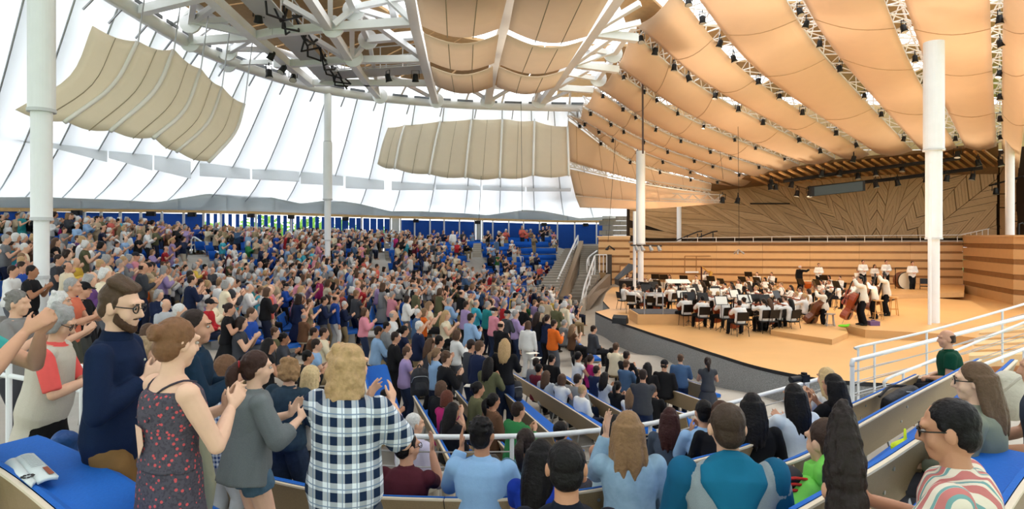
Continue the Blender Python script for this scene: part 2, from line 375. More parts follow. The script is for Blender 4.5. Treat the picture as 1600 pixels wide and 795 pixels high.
for k, (xa, ya, xb, yb) in enumerate([(28, 305, 112, 232), (692, 333, 697, 282)]):     # lattice strut against the skin
    a, b = W(xa, ya, interp(PERIM, xa)-2), W(xb, yb, interp(PERIM, xb)-7); s = MB(); w = Vector((.16, 0, 0))
    s.tube([a-w, b-w], .03, 5); s.tube([a+w, b+w], .03, 5)
    for q in range(14): s.tube([a.lerp(b, q/14)+w*(1 if q % 2 else -1), a.lerp(b, (q+1)/14)+w*(-1 if q % 2 else 1)], .02, 4)
    tag(s.build('lattice_strut', STEEL), 'thin steel lattice strut leaning on the tent skin %s' % ('at far left' if k == 0 else 'behind the beige centre sails'), 'strut')

# ================================================================== wooden roof deck above the ring, with skylights, and its white trusses
deck = struct('ceiling_deck')
deckm = mat('roof_timber', (.42, .27, .13), .8, noise=5, amt=.2)
ND = 40
def dpt(a, r): return Vector((RC.x+math.cos(a)*r, RC.y+math.sin(a)*r, CZ+8.75+(15.4-r)*.08))
for i in range(ND):
    a0, a1 = 2*PI*i/ND, 2*PI*(i+1)/ND; mid = math.degrees((a0+a1)/2)
    for r0, r1 in ((2.5, 9), (9, 15.4)):
        if r0 == 2.5 and i % 2 or dpt((a0+a1)/2, (r0+r1)/2).x > 8: continue
        if r0 == 2.5 and 9 <= i <= 20: continue
        if (r0, i) in {(9, 9), (9, 3), (2.5, 12), (2.5, 4), (2.5, 8)}: continue             # open skylights
        e = .004
        MB().slab([dpt(a0+e, r0), dpt(a0+e, r1), dpt(a1-e if r0 == 9 else 2*a1-a0-e, r1), dpt(a1-e if r0 == 9 else 2*a1-a0-e, r0)], (0, 0, .12)).build('panel', deckm, deck)
truss = thing('roof_truss', 'white steel roof trusses spanning inside the oval ring', 'truss', (0, 0, 0))
def chord(pts, z, w=.3, h=.3, name='chord', m=WHITE):
    P = [Pz(x, y, z) for x, y in pts]
    for a, b in zip(P, P[1:]): MB().beam(a, b, w, h).build(name, m, truss)
Zc = 7.9
chord([(318, -14), (397, 57), (487, 131)], Zc, .34, .34)
chord([(222, 16), (320, -8)], Zc); chord([(302, 65), (397, 57), (430, 50), (514, 43), (650, 34)], Zc); chord([(430, 101), (544, 94), (660, 92)], Zc); chord([(487, 129), (672, 130)], Zc)
chord([(472, -20), (514, 43), (548, 94), (574, 130), (594, 153)], Zc, .3, .3); chord([(638, -20), (649, 38), (662, 92), (672, 130), (681, 160)], Zc, .36, .36)
chord([(805, -20), (784, 46), (772, 100), (762, 160)], Zc, .4, .36); chord([(975, -20), (925, 52), (889, 103), (846, 161)], Zc, .36, .36)
chord([(925, 52), (995, 60)], Zc); chord([(900, 101), (965, 109)], Zc); chord([(872, 137), (925, 141)], Zc)
for a, b, za, zb, w in [((298,35),(303,0),8.6,9.0,.2),((298,35),(298,65),8.6,7.9,.16),((298,35),(345,3),8.6,9,.2),((300,33),(366,31),8.6,8.9,.2),((303,34),(393,54),8.6,7.9,.22),((356,82),(397,58),8.4,7.9,.2),((356,76),(420,78),8.4,8.8,.2),((356,98),(356,76),7.9,8.4,.16),
                        ((360,98),(425,97),8,8.2,.2),((441,2),(512,43),9.2,7.9,.2),((478,53),(544,93),8.9,7.9,.2),((556,14),(657,88),9.6,7.9,.22),((516,-5),(516,42),9.6,7.9,.18),((550,14),(550,93),9.6,7.9,.2),((552,13),(522,38),9.6,7.9,.2),
                        ((544,-6),(553,14),9.8,9.6,.24),((556,20),(575,62),9.4,9.4,.2),((575,62),(552,90),9.4,7.9,.18),((553,12),(640,-6),9.6,9.6,.2),((560,14),(620,32),9.6,9.3,.2),((605,-4),(642,32),9.8,7.9,.2),((610,0),(618,32),9.6,9.2,.24),
                        ((576,62),(660,54),9.2,9.2,.3),((578,70),(592,150),9,7.9,.16),((500,128),(516,110),7.9,8.8,.14),((612,120),(670,150),8.6,7.9,.16),((676,155),(690,132),7.9,8.8,.14),((730,136),(762,156),8.8,7.9,.16),((768,156),(800,137),7.9,8.8,.16),((836,156),(842,137),7.9,8.8,.16),
                        ((925,50),(1000,5),7.9,9.6,.2),((930,52),(1000,35),7.9,9.2,.2),((898,98),(960,55),7.9,9.3,.22),((900,100),(958,80),7.9,9,.2),((960,82),(990,40),9,9.4,.24),((872,135),(920,108),7.9,8.9,.22),((935,122),(962,85),8.6,9,.22),((885,115),(935,124),8.4,8.6,.2),((905,73),(958,84),8.8,9,.22),((850,160),(895,140),7.9,8.3,.16)]:
    za, zb = 7.9+(za-7.9)*.38, 7.9+(zb-7.9)*.38; MB().beam(Pz(a[0], a[1], za), Pz(b[0], b[1], zb), w, w).build('brace', WHITE, truss)
for x, y, z in [(298,35,8.6),(298,65,7.9),(356,80,8.4),(356,98,7.9),(520,42,7.9),(552,90,7.9),(553,16,9.6),(575,62,9.4),(594,150,7.9),(762,158,7.9),(842,158,7.9),(682,157,7.9),(958,84,9),(935,123,8.6)]:
    p = Pz(x, y, 7.9+(z-7.9)*.38); MB().loft([p-Vector((0, .06, 0)), p+Vector((0, .06, 0))], .42, 14).build('gusset', WHITE, truss)

walk = thing('catwalk', 'grey lighting catwalk with tangled black cables under the roof deck', 'catwalk')
grate = mat('grating', (.52, .53, .53), .5)
ca, cb = Pz(392, -8, 8.0), Pz(517, 127, 7.95); side = Vector((.5, .1, 0))
MB().slab([ca-side, cb-side, cb+side, ca+side], (0, 0, .05)).build('grating', grate, walk)
for s in (-1, 1):
    for hz in (.5, 1.0): MB().tube([ca+side*s+Vector((0, 0, hz)), cb+side*s+Vector((0, 0, hz))], .03, 6).build('rail', WHITE, walk)
    for k in range(9): p = ca.lerp(cb, k/8)+side*s; MB().tube([p, p+Vector((0, 0, 1.05))], .025, 6).build('post', WHITE, walk)
rnd = random.Random(4)
for k in range(16):
    p = ca.lerp(cb, (k+.3)/16)+side*.9; MB().tube([p+Vector((rnd.uniform(-.2,.2), 0, .3)), p+Vector((rnd.uniform(-.3,.5), .5, -.35)), p+Vector((rnd.uniform(-.2,.6), 1.2, rnd.uniform(-.4, .2))), p+Vector((0, 1.8, .3))], .045, 5).build('cable', BLACK, walk)
ca2, cb2 = Pz(500, 120, 8.0), Pz(668, 108, 8.0); sd = Vector((0, .7, 0))
MB().slab([ca2-sd, cb2-sd, cb2+sd, ca2+sd], (0, 0, .05)).build('grating', grate, walk)
for s in (-1, 1):
    for hz in (.5, 1): MB().tube([ca2+sd*s+Vector((0, 0, hz)), cb2+sd*s+Vector((0, 0, hz))], .03, 6).build('rail', WHITE, walk)
    for k in range(6): p = ca2.lerp(cb2, k/5)+sd*s; MB().tube([p, p+Vector((0, 0, 1.05))], .025, 6).build('post', WHITE, walk)

# stage lamps: yoke, can and lens; hung all over the trusses
LAMPS = []
can_me = MB().loft([(0, 0, .16), (0, 0, .1), (0, 0, -.12), (0, 0, -.26)], [.09, .14, .15, .19], 10).mesh('lamp_can', BLACK, True)
yoke_me = MB().tube([(-.2, 0, -.05), (-.2, 0, .34), (.2, 0, .34), (.2, 0, -.05)], .025, 5).tube([(0, 0, .34), (0, 0, .48)], .03, 5).mesh('lamp_yoke', BLACK)
lens_me = MB().loft([(0, 0, -.262), (0, 0, -.275)], [.165, .165], 10).mesh('lamp_lens', mat('lamp_lens', (.55, .53, .48), .2))
def stage_lamp(p, rz, tilt, label, group, sc=.9):
    t = thing('stage_lamp', label, 'stage lamp', p, rz, group); t.scale = (sc,)*3
    link('yoke', yoke_me, t); c = link('can', can_me, t); c.rotation_euler = (tilt, 0, 0); link('lens', lens_me, c); return t
for k, (x, y, z, tl) in enumerate([(404,25,8,.5),(425,85,7.7,.5),(443,107,7.6,.6),(458,120,7.6,.6),(420,113,7.4,.1),(606,120,7.7,.3),(649,120,7.7,.3)]):
    stage_lamp(Pz(x, y, z), .4+k, tl, 'black stage lamp under the catwalk trusses, %s from the left' % ordn(k+1 if x != 420 else 8), 'lamps below the catwalk')

# ================================================================== columns
def column(px, Y, segs, label):
    """segs: (py top, py bottom, width in px)"""
    t = None
    for k, (y0, y1, w) in enumerate(segs):
        a, b = W(px, y1, Y), W(px, y0, Y)
        if t is None: t = thing('column', label, 'column', (a.x, Y, 0))
        r = w/2/FPX*Y; o = Vector(t.location)
        MB().loft([a-o, b-o], r, 28).build('shaft' if k == 0 else 'sleeve', WHITE, t, False)
        mb = MB().loft([a-o-Vector((0, 0, .02)), a-o+Vector((0, 0, .05))], r*1.06, 28)
        if k: mb.build('collar', GREYWHITE, t)
    for ch in t.children: ch.data.shade_auto_smooth() if hasattr(ch.data, 'shade_auto_smooth') else None
    return t
column(65, 13.6, [(432, 520, 19), (343, 434, 21), (174, 343, 29), (-60, 174, 37)], 'tall white column nearest on the left, rising out of the crowd')
column(512, 33.8, [(376, 450, 8.5), (312, 376, 10), (222, 312, 14), (146, 222, 11)], 'white column in the middle of the far crowd below the beige sails')
column(1001, 36.5, [(381, 476, 9), (236, 381, 14)], 'white column at the left end of the orchestra before the wood wall')
column(1459, 24.6, [(373, 515, 16), (235, 373, 23), (66, 235, 29)], 'thick white column standing on the stage floor at the right')
column(1061, 50.2, [(284, 378, 7)], 'thin white column behind the balcony wall with a round mirror')
column(1578, 39, [(180, 372, 12)], 'white column behind the balcony at the far right')
def pipe(px, Y, y0, y1, w, label):
    a, b = W(px, y1, Y), W(px, y0, Y); return tag(MB().loft([a, b], w/2/FPX*Y, 12).build('pipe', WHITE), label, 'pipe')
pipe(991.5, 36.1, 330, 470, 5, 'thinner white pipe beside the column at the left end of the stage')
pipe(1452.5, 24.0, 255, 512, 5, 'slim grey white line speaker strip on the thick stage column')
t = thing('round_mirror', 'round wire disc fixed high on the thin balcony column', 'disc', W(1060, 287, 49.6))
MB().loft([(0, 0, 0), (0, .03, 0)], .42, 20).build('disc', mat('disc_grey', (.35, .28, .2), .4), t)
MB().loft([(.43*math.cos(2*PI*k/24), 0, .43*math.sin(2*PI*k/24)) for k in range(24)], .035, 6, None, True).build('rim', BLACK, t)

# ================================================================== beige sails hung over the audience
sailm = fabric_mat('sail_canvas', (.76, .69, .57), .62, (.96, .89, .75), 2.5, .10)
batm = mat('batten', (.82, .80, .76), .4)
def sails(tops, mids, bots, Ys, label):
    lines = [[W(*t, y0), W(*m_, ym), W(*b, y1)] for t, m_, b, (y0, ym, y1) in zip(tops, mids, bots, Ys)]
    for k in range(len(lines)-1):
        t = sheet('sail', sailm, [lines[k], lines[k+1]], 10, 6, None, .03, .02, .98, .12)
        tag(t, label % ordn(k+1), 'sail', 'beige canvas sails over the audience')
        Lq = curve3(lines[k+1], 10); MB().tube([p+Vector((0, -.06, -.03)) for p in Lq], .07, 6).build('batten', batm, t, True)
        La = curve3(lines[k], 10); mid = [a.lerp(b, .5)+Vector((0, -.02, -.14)) for a, b in zip(La, Lq)]
        MB().tube(mid, .018, 4).build('seam', mat('sail_seam', (.33, .28, .19), .9), t)
        tp = lines[k+1][0]; MB().tube([tp, tp+Vector((.25, .2, 2.6))], .025, 5).build('hanging_cable', STEEL, t)
sails([(143,40),(216,65),(272,78),(314,108),(347,136),(382,162)], [(108,118),(178,132),(244,140),(290,170),(326,190),(368,206)], [(22,171),(103,190),(174,204),(241,215),(277,236),(327,252)],
      [(19,18.4,17.5),(20.5,19.8,18.6),(22,21,19.8),(23.2,22.2,21),(24.5,23.4,22.2),(25.8,24.8,23.6)], 'beige curved canvas sail at upper left, %s from the left in its row of five')
sails([(612,183),(637,180),(691,178),(738,179),(785,184),(835,189),(887,198)], [(598,220),(625,221),(680,224),(732,227),(783,230),(834,230),(888,234)], [(589,256),(617,263),(671,272),(727,277),(781,278),(833,274),(889,274)],
      [(39.5,38,37)]*7, 'beige canvas sail in the upper centre, %s from the left in its row of six')

# sheets below the roof trusses in the top centre
sheetm = fabric_mat('ceiling_canvas', (.70, .58, .45), .42, (.78, .66, .52), 2, .08)
Zs = 7.3
names = [('upper', 'left'), ('upper', 'right'), ('middle', 'left'), ('middle', 'right'), ('lower', 'left'), ('lower', 'right')]
for (r, c), (a, b, c2, d) in zip(names, [((640,-60),(806,-60),(780,44),(659,40)), ((815,-60),(985,-60),(917,56),(795,46)), ((662,52),(779,54),(772,98),(670,95)), ((792,54),(911,64),(886,104),(780,100)),
                                         ((674,104),(770,104),(770,135),(681,134)), ((780,104),(882,110),(866,136),(776,135))]):
    t = sheet('ceiling_sheet', sheetm, [[Pz(*a, Zs), Pz(*d, Zs)], [Pz(*b, Zs), Pz(*c2, Zs)]], 4, 10, None, .03, 0, 1, .35)
    tag(t, 'tan canvas ceiling sheet under the roof trusses, %s row, %s of the two' % (r, c), 'ceiling sheet', 'tan ceiling sheets')
    for f in (.33, .66): MB().tube([Pz(*a, Zs).lerp(Pz(*b, Zs), f)+Vector((0, 0, -.38)), Pz(*d, Zs).lerp(Pz(*c2, Zs), f)+Vector((0, 0, -.38))], .018, 4).build('seam', _m['sail_seam'], t)

# ================================================================== canopies fanned above the stage, with a lamp truss in each gap
TL = [[(1650,-40,19),(1612,110,28),(1592,262,41)], [(1562,-40,22),(1562,110,31),(1563,228,42)], [(1385,-35,23),(1440,110,32),(1502,230,43)], [(1222,-35,24),(1300,88,32),(1432,234,44)],
      [(1062,-20,25),(1185,122,33),(1364,240,45)], [(988,45,27.5),(1118,145,34),(1310,247,46)], [(962,108,31),(1085,187,37),(1252,256,46.5)], [(930,138,33.5),(1050,211,39),(1212,267,47)],
      [(911,167,36),(1030,229,41),(1180,278,47.5)], [(905,186,38),(996,234,41.5),(1146,291,48)], [(888,180,39),(985,250,42),(1112,286,47)], [(888,259,41),(996,284,43),(1110,302,47)], [(899,306,42),(1000,314,43.5),(1128,317,47)], [(906,324,41.6),(1010,326,43.2),(1120,318,46.6)]]
canm = fabric_mat('canopy_canvas', (.82, .66, .50), .42, (.88, .70, .53), 1.4, .07)
TW = [[W(*p) for p in l] for l in TL]
gaps = [.0, .09, .10, .09, .09, .09, .09, .08, .08, .10, .1, .1, .02, 0]
for k in range(len(TW)-1):
    t = sheet('stage_canopy', canm, [TW[k], TW[k+1]], 16, 8, None, .03, gaps[k], 1-gaps[k+1], .25 if k < 9 else .0)
    tag(t, 'peach canvas canopy above the stage, %s counting from the right side' % ordn(k+1), 'canopy', 'peach canopies fanned over the stage')
    for f in ([.25, .5, .75] if k < 9 else [.12, .26, .4, .54, .68, .84]):     # sewn creases across the cloth
        A, B = curve3(TW[k], 16), curve3(TW[k+1], 16); i = int(f*16)
        pts = [A[i].lerp(B[i], lerp(gaps[k], 1-gaps[k+1], v/6))+Vector((0, 0, -(.25 if k < 9 else 0)*math.sin(PI*v/6)-.03)) for v in range(7)]
        MB().tube(pts, .02, 4).build('crease', mat('canopy_crease', (.58, .41, .26), .9), t)
trm = mat('truss_white', (.72, .70, .67), .45)
n_l = 0
for k in range(1, 13):
    P = curve3(TW[k], 22); wd = [0, .42, .42, .4, .4, .36, .32, .28, .26, .24, .2, .16, .1][k]
    t = thing('lamp_truss', 'white lattice lamp truss in the gap beside the stage canopies, %s counting from the right' % ordn(k), 'truss', (0, 0, 0), 0, 'lamp trusses over the stage')
    Q = [(TW[k+1][0]-TW[k-1][0]).normalized()]*len(P)
    rails = [[p+q*wd*s+Vector((0, 0, dz)) for p, q in zip(P, Q)] for s, dz in ((-1, .1), (1, .1), (0, .6))]
    for r in rails: MB().tube(r, .045, 5).build('rail', trm, t)
    lac = MB()
    for i in range(len(P)-1):
        a, b, c = rails[0][i], rails[1][i], rails[2][i]; a2, b2, c2 = rails[0][i+1], rails[1][i+1], rails[2][i+1]
        for u, v in ((a, b), (a, c2) if i % 2 else (c, a2), (b, c2) if i % 2 else (c, b2), (a, b2) if i % 2 else (b, a2)): lac.tube([u, v], .028, 4)
    lac.build('lacing', trm, t)
    nl = [0, 7, 6, 8, 9, 9, 8, 8, 8, 7, 5, 0, 0][k]
    for j in range(nl):
        n_l += 1; u = (j+.5)/nl; p = P[int(u*22)]+Vector((0, 0, -.12))
        stage_lamp(p, .5*j, .35*math.sin(j*2.1+k), 'black stage lamp on the %s lamp truss from the right, %s from its lower end' % (ordn(k), ordn(nl-j)), 'lamps on the stage trusses', 1.35*.6 if k < 6 else .55)
# roof deck over the stage above the canopies, boards with skylight gaps
deck2 = struct('ceiling_stage')
for i, x in enumerate(np.arange(5, 46, 3.0)):
    for j, y in enumerate(np.arange(19, 53, 3.4)):
        if (i*3+j*2) % 7 < (4 if y < 31 else 1) or (x < 9 and (x-3)**2+(y-22)**2 < 16.5**2): continue
        MB().box((x, y, CZ+11.5), (2.94, 3.36, .12)).build('panel', deckm, deck2)

up = struct('wall_upper')                    # boarded gable that closes the tent behind the stage
for k in range(19):
    for j in range(3): MB().box((4.5+k*2.3, 53.6, CZ+6.6+j*1.9), (2.26, .15, 1.86)).build('panel', deckm, up)
# ================================================================== stage
wood = mat('stage_maple', (.70, .40, .16), .38, noise=1.2, amt=.08, spec=.4)
woodside = mat('riser_maple', (.62, .36, .15), .45, noise=2, amt=.1)
SZ = CZ-3.45
front = [(930,487),(945,494),(962,501),(1000,514),(1030,524),(1062,534),(1095,545),(1130,556),(1165,567),(1200,576),(1250,586),(1300,593),(1370,598),(1440,601),(1530,606),(1640,612)]
FE = [Pz(x, y, -3.45) for x, y in front]
FE = curve3(FE, 48)
stage = thing('stage', 'honey coloured maple concert stage with a curved grey front', 'stage')
back = [Vector((34, FE[-1].y, SZ)), Vector((30, 42.3, SZ)), Vector((9.6, 47.3, SZ)), Pz(958, 447, -3.45), Pz(947, 457, -3.45), Pz(942, 470, -3.45), Pz(953, 482, -3.45)]
out = FE+back
mb = MB(); n = len(out)
mb.poly([p for p in out]).build('stage_floor', wood, stage)
seam_ = mat('board_joint', (.42, .24, .09), .6)
# floor boards: thin joints running across the stage
ap = mat('apron_carpet', (.27, .275, .275), .95, noise=38, amt=.8)
mb = MB(); mk = MB()
loop = out[-3:]+FE
for a, b in zip(loop, loop[1:]):
    mb.quad(a+Vector((0, 0, -.09)), b+Vector((0, 0, -.09)), (b.x, b.y, 0), (a.x, a.y, 0))
    mk.quad(a+Vector((0, 0, .004)), b+Vector((0, 0, .004)), b+Vector((0, -.04, -.09)), a+Vector((0, -.04, -.09)))
mb.build('apron', ap, stage); mk.build('edge_strip', BLACK, stage)
# plywood riser for the basses and percussion at right, and the back riser
def riser(pts, h, label, base=0):
    P = [Pz(x, y, -3.45+base+h) for x, y in pts]
    t = thing('riser', label, 'riser'); top = MB().poly(P).build('riser_top', wood, t); s = MB()
    for a, b in zip(P, P[1:]+P[:1]): s.quad(a, b, b-Vector((0, 0, h)), a-Vector((0, 0, h)))
    s.build('riser_side', woodside, t); return t
riser([(1318,507),(1352,515),(1470,521),(1545,530),(1572,502),(1518,470),(1420,462),(1360,480)], .28, 'low maple riser under the standing bass players')
riser([(1352,466),(1392,460),(1506,457),(1508,441),(1350,446)], .25, 'maple percussion riser along the back wall beside the bass drum', .28)
riser([(1204,516),(1300,530),(1325,520),(1318,503),(1240,495)], .18, 'low maple platform step in front of the basses')

def banded(name, pts, tops, bands, mlist, low=SZ):
    """wall of stacked boards between plan points; bands: list of (height share, material index)"""
    w = struct(name)
    bk = MB()
    for (a, b), (ta, tb) in zip(zip(pts, pts[1:]), zip(tops, tops[1:])):
        a, b = Vector(a), Vector(b); L = (b-a).length; n = max(1, round(L/3.2)); nrm = Vector(((b-a).y, -(b-a).x, 0)).normalized()
        bk.slab([a-nrm*.2, b-nrm*.2, Vector((b.x, b.y, tb-.02))-nrm*.2, Vector((a.x, a.y, ta-.02))-nrm*.2], -nrm*.1)
        for q in range(n):
            u0, u1 = q/n, (q+1)/n-.0005; h = 0
            p0, p1 = a.lerp(b, u0), a.lerp(b, u1); t0, t1 = lerp(ta, tb, u0), lerp(ta, tb, u1)
            for k, (sh, mi) in enumerate(bands):
                pr = .03 if mi % 2 == 0 else 0.0
                h2 = h+sh; z = lambda t, f: lerp(low, t, f)
                pts4 = [(p0.x, p0.y, z(t0, h)), (p1.x, p1.y, z(t1, h)), (p1.x, p1.y, z(t1, h2)-.012), (p0.x, p0.y, z(t0, h2)-.012)]
                MB().slab([Vector(p)+nrm*pr for p in pts4], -nrm*(.12+pr)).build('board', mlist[(mi+(2 if (q*7+k*3) % 11 == 0 and mi == 0 else 0)) % len(mlist)], w)
                h = h2
    bk.build('backing', mlist[1], w)
    return w
wl = mat('wall_maple_light', (.66, .40, .18), .5, noise=2.5, amt=.08); wd_ = mat('wall_walnut_band', (.30, .145, .05), .5, noise=3, amt=.25); wl2 = mat('wall_maple_pale', (.70, .45, .22), .5, noise=2.5, amt=.08)
bands = []
for k in range(6): bands += [(.118, 0), (.040, 1)]
bands += [(1-sum(b[0] for b in bands), 0)]
A0, A1, A2, A3, A4, A5 = W(935, 447, 48.2), W(984, 447, 47.6), W(1505, 457, 42), W(1584, 476, 34.2), W(1700, 476, 31), None
banded('wall_stage', [(p.x, p.y, SZ) for p in (A0, A1)], [CZ+.22, CZ+.22], bands, [wl2, wd_, wl])
banded('wall_shell', [(p.x, p.y, SZ) for p in (A1, A2)], [CZ-.10, CZ-.02], bands, [wl, wd_, wl2])
bw = []
for k in range(4): bw += [(.145, 0), (.072, 1)]
bw += [(1-sum(b[0] for b in bw), 0)]
banded('wall_right', [(p.x, p.y, SZ) for p in (A2, A3, A4)], [CZ+.30, CZ+.28, CZ+.25], bw, [wl, wd_, wl2])
# wall caps, walkway behind and its thin rail
cap = MB()
cap.slab([W(933, 371, 48.4), W(985, 371, 47.6), W(985, 370, 50.5), W(933, 370, 51)], (0, 0, .07)); cap.build('trim_balcony', wl2, None, kind='structure')
ledge = mat('ledge_grey', (.36, .32, .27), .8)
MB().slab([W(984, 377, 47.3), W(1505, 375.5, 41.8), Vector((34, 47, CZ-.1)), Vector((8.5, 52, CZ-.15))], (0, 0, -.1)).build('floor_balcony', ledge, kind='structure')
MB().slab([W(1505, 367.5, 41.8), W(1584, 367, 34), W(1700, 367, 31), Vector((36, 31, CZ+.27)), Vector((36, 47, CZ+.27)), Vector((33, 47, CZ+.27))], (0, 0, -.1)).build('floor_balcony_right', wl2, kind='structure')
bal = thing('balcony_rail', 'thin pale rail along the top of the wooden stage wall', 'railing')
for px in list(range(1090, 1505, 29)):
    a = W(px, 378, 46.5-(px-1000)*.0098); MB().tube([a, a+Vector((0, 0, .36))], .022, 5).build('post', trm, bal)
MB().tube([W(1066, 372, 46), W(1250, 369, 44.2), W(1500, 367, 41.6)], .02, 5).build('rail', trm, bal)
for s, (xa, ya, xb, yb) in enumerate([(1500, 367, 1546, 357)]): MB().tube([W(xa, ya, 42), W(xb, yb, 41.5)], .02, 5).build('rail', trm, bal)
for k in range(5): a = W(1508+k*9, 369, 42); MB().tube([a, a+Vector((0, 0, .1+k*.09))], .02, 5).build('post', trm, bal)
hr = thing('handrail', 'black stair handrail on the balcony behind the thin column', 'railing')
for dx in (0, 24): MB().tube([W(1056+dx, 376, 47.8), W(1072+dx, 369, 47.8), W(1090+dx, 362, 47.8), W(1097+dx, 361, 47.8)], .05, 6).build('rail', BLACK, hr)
for dx in (18, 34, 40, 58): MB().tube([W(1056+dx, 377, 47.8), W(1056+dx, 369-dx*.12, 47.8)], .04, 6).build('post', BLACK, hr)
hr2 = thing('handrail', 'black bent handrail at the right end of the balcony', 'railing')
MB().tube([W(1592, 368, 40), W(1592, 350, 40), W(1597, 348, 40), W(1612, 360, 40)], .05, 6).build('rail', BLACK, hr2)

# ------------------------------------------------------------------ carved back wall: fans of chevron slats
zz = struct('wall_back')
zm = [mat('slat_tan%d' % k, c, .6, noise=3, amt=.12) for k, c in enumerate([(.46, .28, .13), (.50, .31, .15), (.41, .245, .11)])]
MB().slab([W(980, 386, 52), W(1560, 386, 46.5), W(1560, 236, 46.5), W(980, 288, 52)], (0, .3, 0)).slab([W(1556, 386, 46.5), W(1680, 386, 40), W(1680, 215, 40), W(1556, 236, 46.5)], (0, .3, 0)).build('backing', mat('slat_gap', (.035, .02, .01), .9), zz)
def zW(u, v): return W(u, v, 51.8-(u-980)*.0095 if u < 1556 else 46.3-(u-1556)*.052)
def clip(poly, inside, inter):
    out = []
    for i in range(len(poly)):
        a, b = poly[i-1], poly[i]; ia, ib = inside(a), inside(b)
        if ia != ib: out.append(inter(a, b))
        if ib: out.append(b)
    return out
def clip_rect(poly, x0, x1, y0, y1):
    for ax, lim, sg in ((0, x0, 1), (0, x1, -1), (1, y0, 1), (1, y1, -1)):
        if len(poly) < 3: return []
        poly = clip(poly, lambda p: sg*(p[ax]-lim) >= 0, lambda a, b: tuple(lerp(a[c], b[c], (lim-a[ax])/(b[ax]-a[ax])) for c in (0, 1)))
    return poly
n_sl = 0; rest = MB()
fans = [((1366, 428), [-81, -78.5, -75.5, -71, -67, -62, -56, -49, -42, -35, -30, -24, -19, -13, -9, -5, 2, 9, 15, 20, 28, 36, 43, 52, 60, 68, 76, 84], (982, 1560)), ((1640, 420), [-58, -50, -40, -31, -22, -12, -3], (1560, 1650))]
for (ax, ay), rays, (x0, x1) in fans:
    for k in range(len(rays)-1):
        a0, a1 = math.radians(rays[k]), math.radians(rays[k+1]); d0, d1 = (math.sin(a0), -math.cos(a0)), (math.sin(a1), -math.cos(a1))
        g = .0016; s = (.16 if k % 2 else -.16)*min(1.6, 6/(abs(rays[k+1]-rays[k])))+(.05 if k % 3 else -.05)
        r = 40; q = 0
        while r < 470:
            wdt = 6.6 if abs(rays[k]) < 60 else 9.5
            gap = 1.9 if q % 4 == 3 else .35
            pts = [(ax+d0[0]*r*(1-s), ay+d0[1]*r*(1-s)), (ax+d1[0]*r*(1+s), ay+d1[1]*r*(1+s)), (ax+d1[0]*(r+wdt-gap)*(1+s), ay+d1[1]*(r+wdt-gap)*(1+s)), (ax+d0[0]*(r+wdt-gap)*(1-s), ay+d0[1]*(r+wdt-gap)*(1-s))]
            cx_, cy_ = sum(p[0] for p in pts)/4, sum(p[1] for p in pts)/4
            pts = [(cx_+(p[0]-cx_)*.975, cy_+(p[1]-cy_)*.985) for p in pts]
            top = 290-(max(984, cx_)-982)*.085
            pp = clip_rect(pts, x0+2, x1-4, top, 372)
            r += wdt; q += 1
            if len(pp) < 3: continue
            P = [zW(*p) for p in pp]
            if n_sl < 290: MB().slab(P, (0, -.06-.03*(k % 3), 0)).build('slat', zm[(k+q//3) % 3], zz); n_sl += 1
            else: rest.slab(P, (0, -.06-.03*(k % 3), 0))
rest.build('slats', zm[0], zz, kind='stuff')
# dark ceiling of joists, pipes and lamps between canopies and carved wall
jo = struct('ceiling_joists')
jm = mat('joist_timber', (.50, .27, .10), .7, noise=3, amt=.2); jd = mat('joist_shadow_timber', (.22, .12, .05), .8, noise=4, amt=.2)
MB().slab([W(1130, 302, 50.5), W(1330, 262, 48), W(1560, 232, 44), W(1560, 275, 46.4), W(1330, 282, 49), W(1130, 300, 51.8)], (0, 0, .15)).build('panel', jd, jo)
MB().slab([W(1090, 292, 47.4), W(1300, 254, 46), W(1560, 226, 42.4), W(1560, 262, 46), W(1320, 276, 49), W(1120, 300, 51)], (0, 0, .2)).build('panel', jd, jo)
for k in range(26):
    x = 1190+k*14.5; a, b = W(x-16, interp([(1190, 272), (1300, 252), (1560, 230)], x)+4, 45.4-(x-1190)*.009), W(x+20, interp([(1190, 292), (1300, 276), (1560, 262)], x), 48-(x-1190)*.005)
    MB().beam(a, b, .14, .12).build('joist', jm, jo)
for k, P in enumerate([[(1224,283,46),(1330,268,45),(1500,247,42.6)], [(1262,294,46.5),(1400,279,45),(1535,262,43)], [(1172,318,49.5),(1234,318,49)], [(1546,290,45),(1600,275,42)]]):
    t = tag(MB().tube([W(*p) for p in P], .14 if k < 2 else .06, 6).build('lighting_bar', BLACK), ['long upper black lighting bar below the joists', 'long lower black lighting bar above the carved wall', 'short black lighting bar before the carved wall at left', 'black lighting bar before the far right of the carved wall'][k], 'lighting bar')
BARL = [(1284,272,45),(1334,250,44),(1312,272,45),(1368,272,44.5),(1205,287,46),(1203,293,46),(1212,293,46),(1237,290,46),(1246,304,46),(1265,304,45),(1368,290,44),(1402,287,44),(1447,281,43),(1480,280,43),(1520,278,43),(1496,243,42),(1563,256,41),(1528,256,42),(1556,300,43.5),(1129,314,45.5),(1153,315,45.5),(1410,265,44),(1340,277,45)]
for k, (x, y, Y) in enumerate(BARL):
    stage_lamp(W(x, y-3, Y), k, .25, 'black stage lamp above the carved back wall, %s from the left' % ordn(1+sum((q[0], q[1]) < (x, y) for q in BARL)), 'lamps before the carved wall', 1.05)
t = thing('display_panel', 'long dark grey display box hung above the back wall', 'display')
a, b, c, d = W(1268, 292, 44.4), W(1352, 282, 43.4), W(1352, 298, 43.4), W(1268, 307, 44.4)
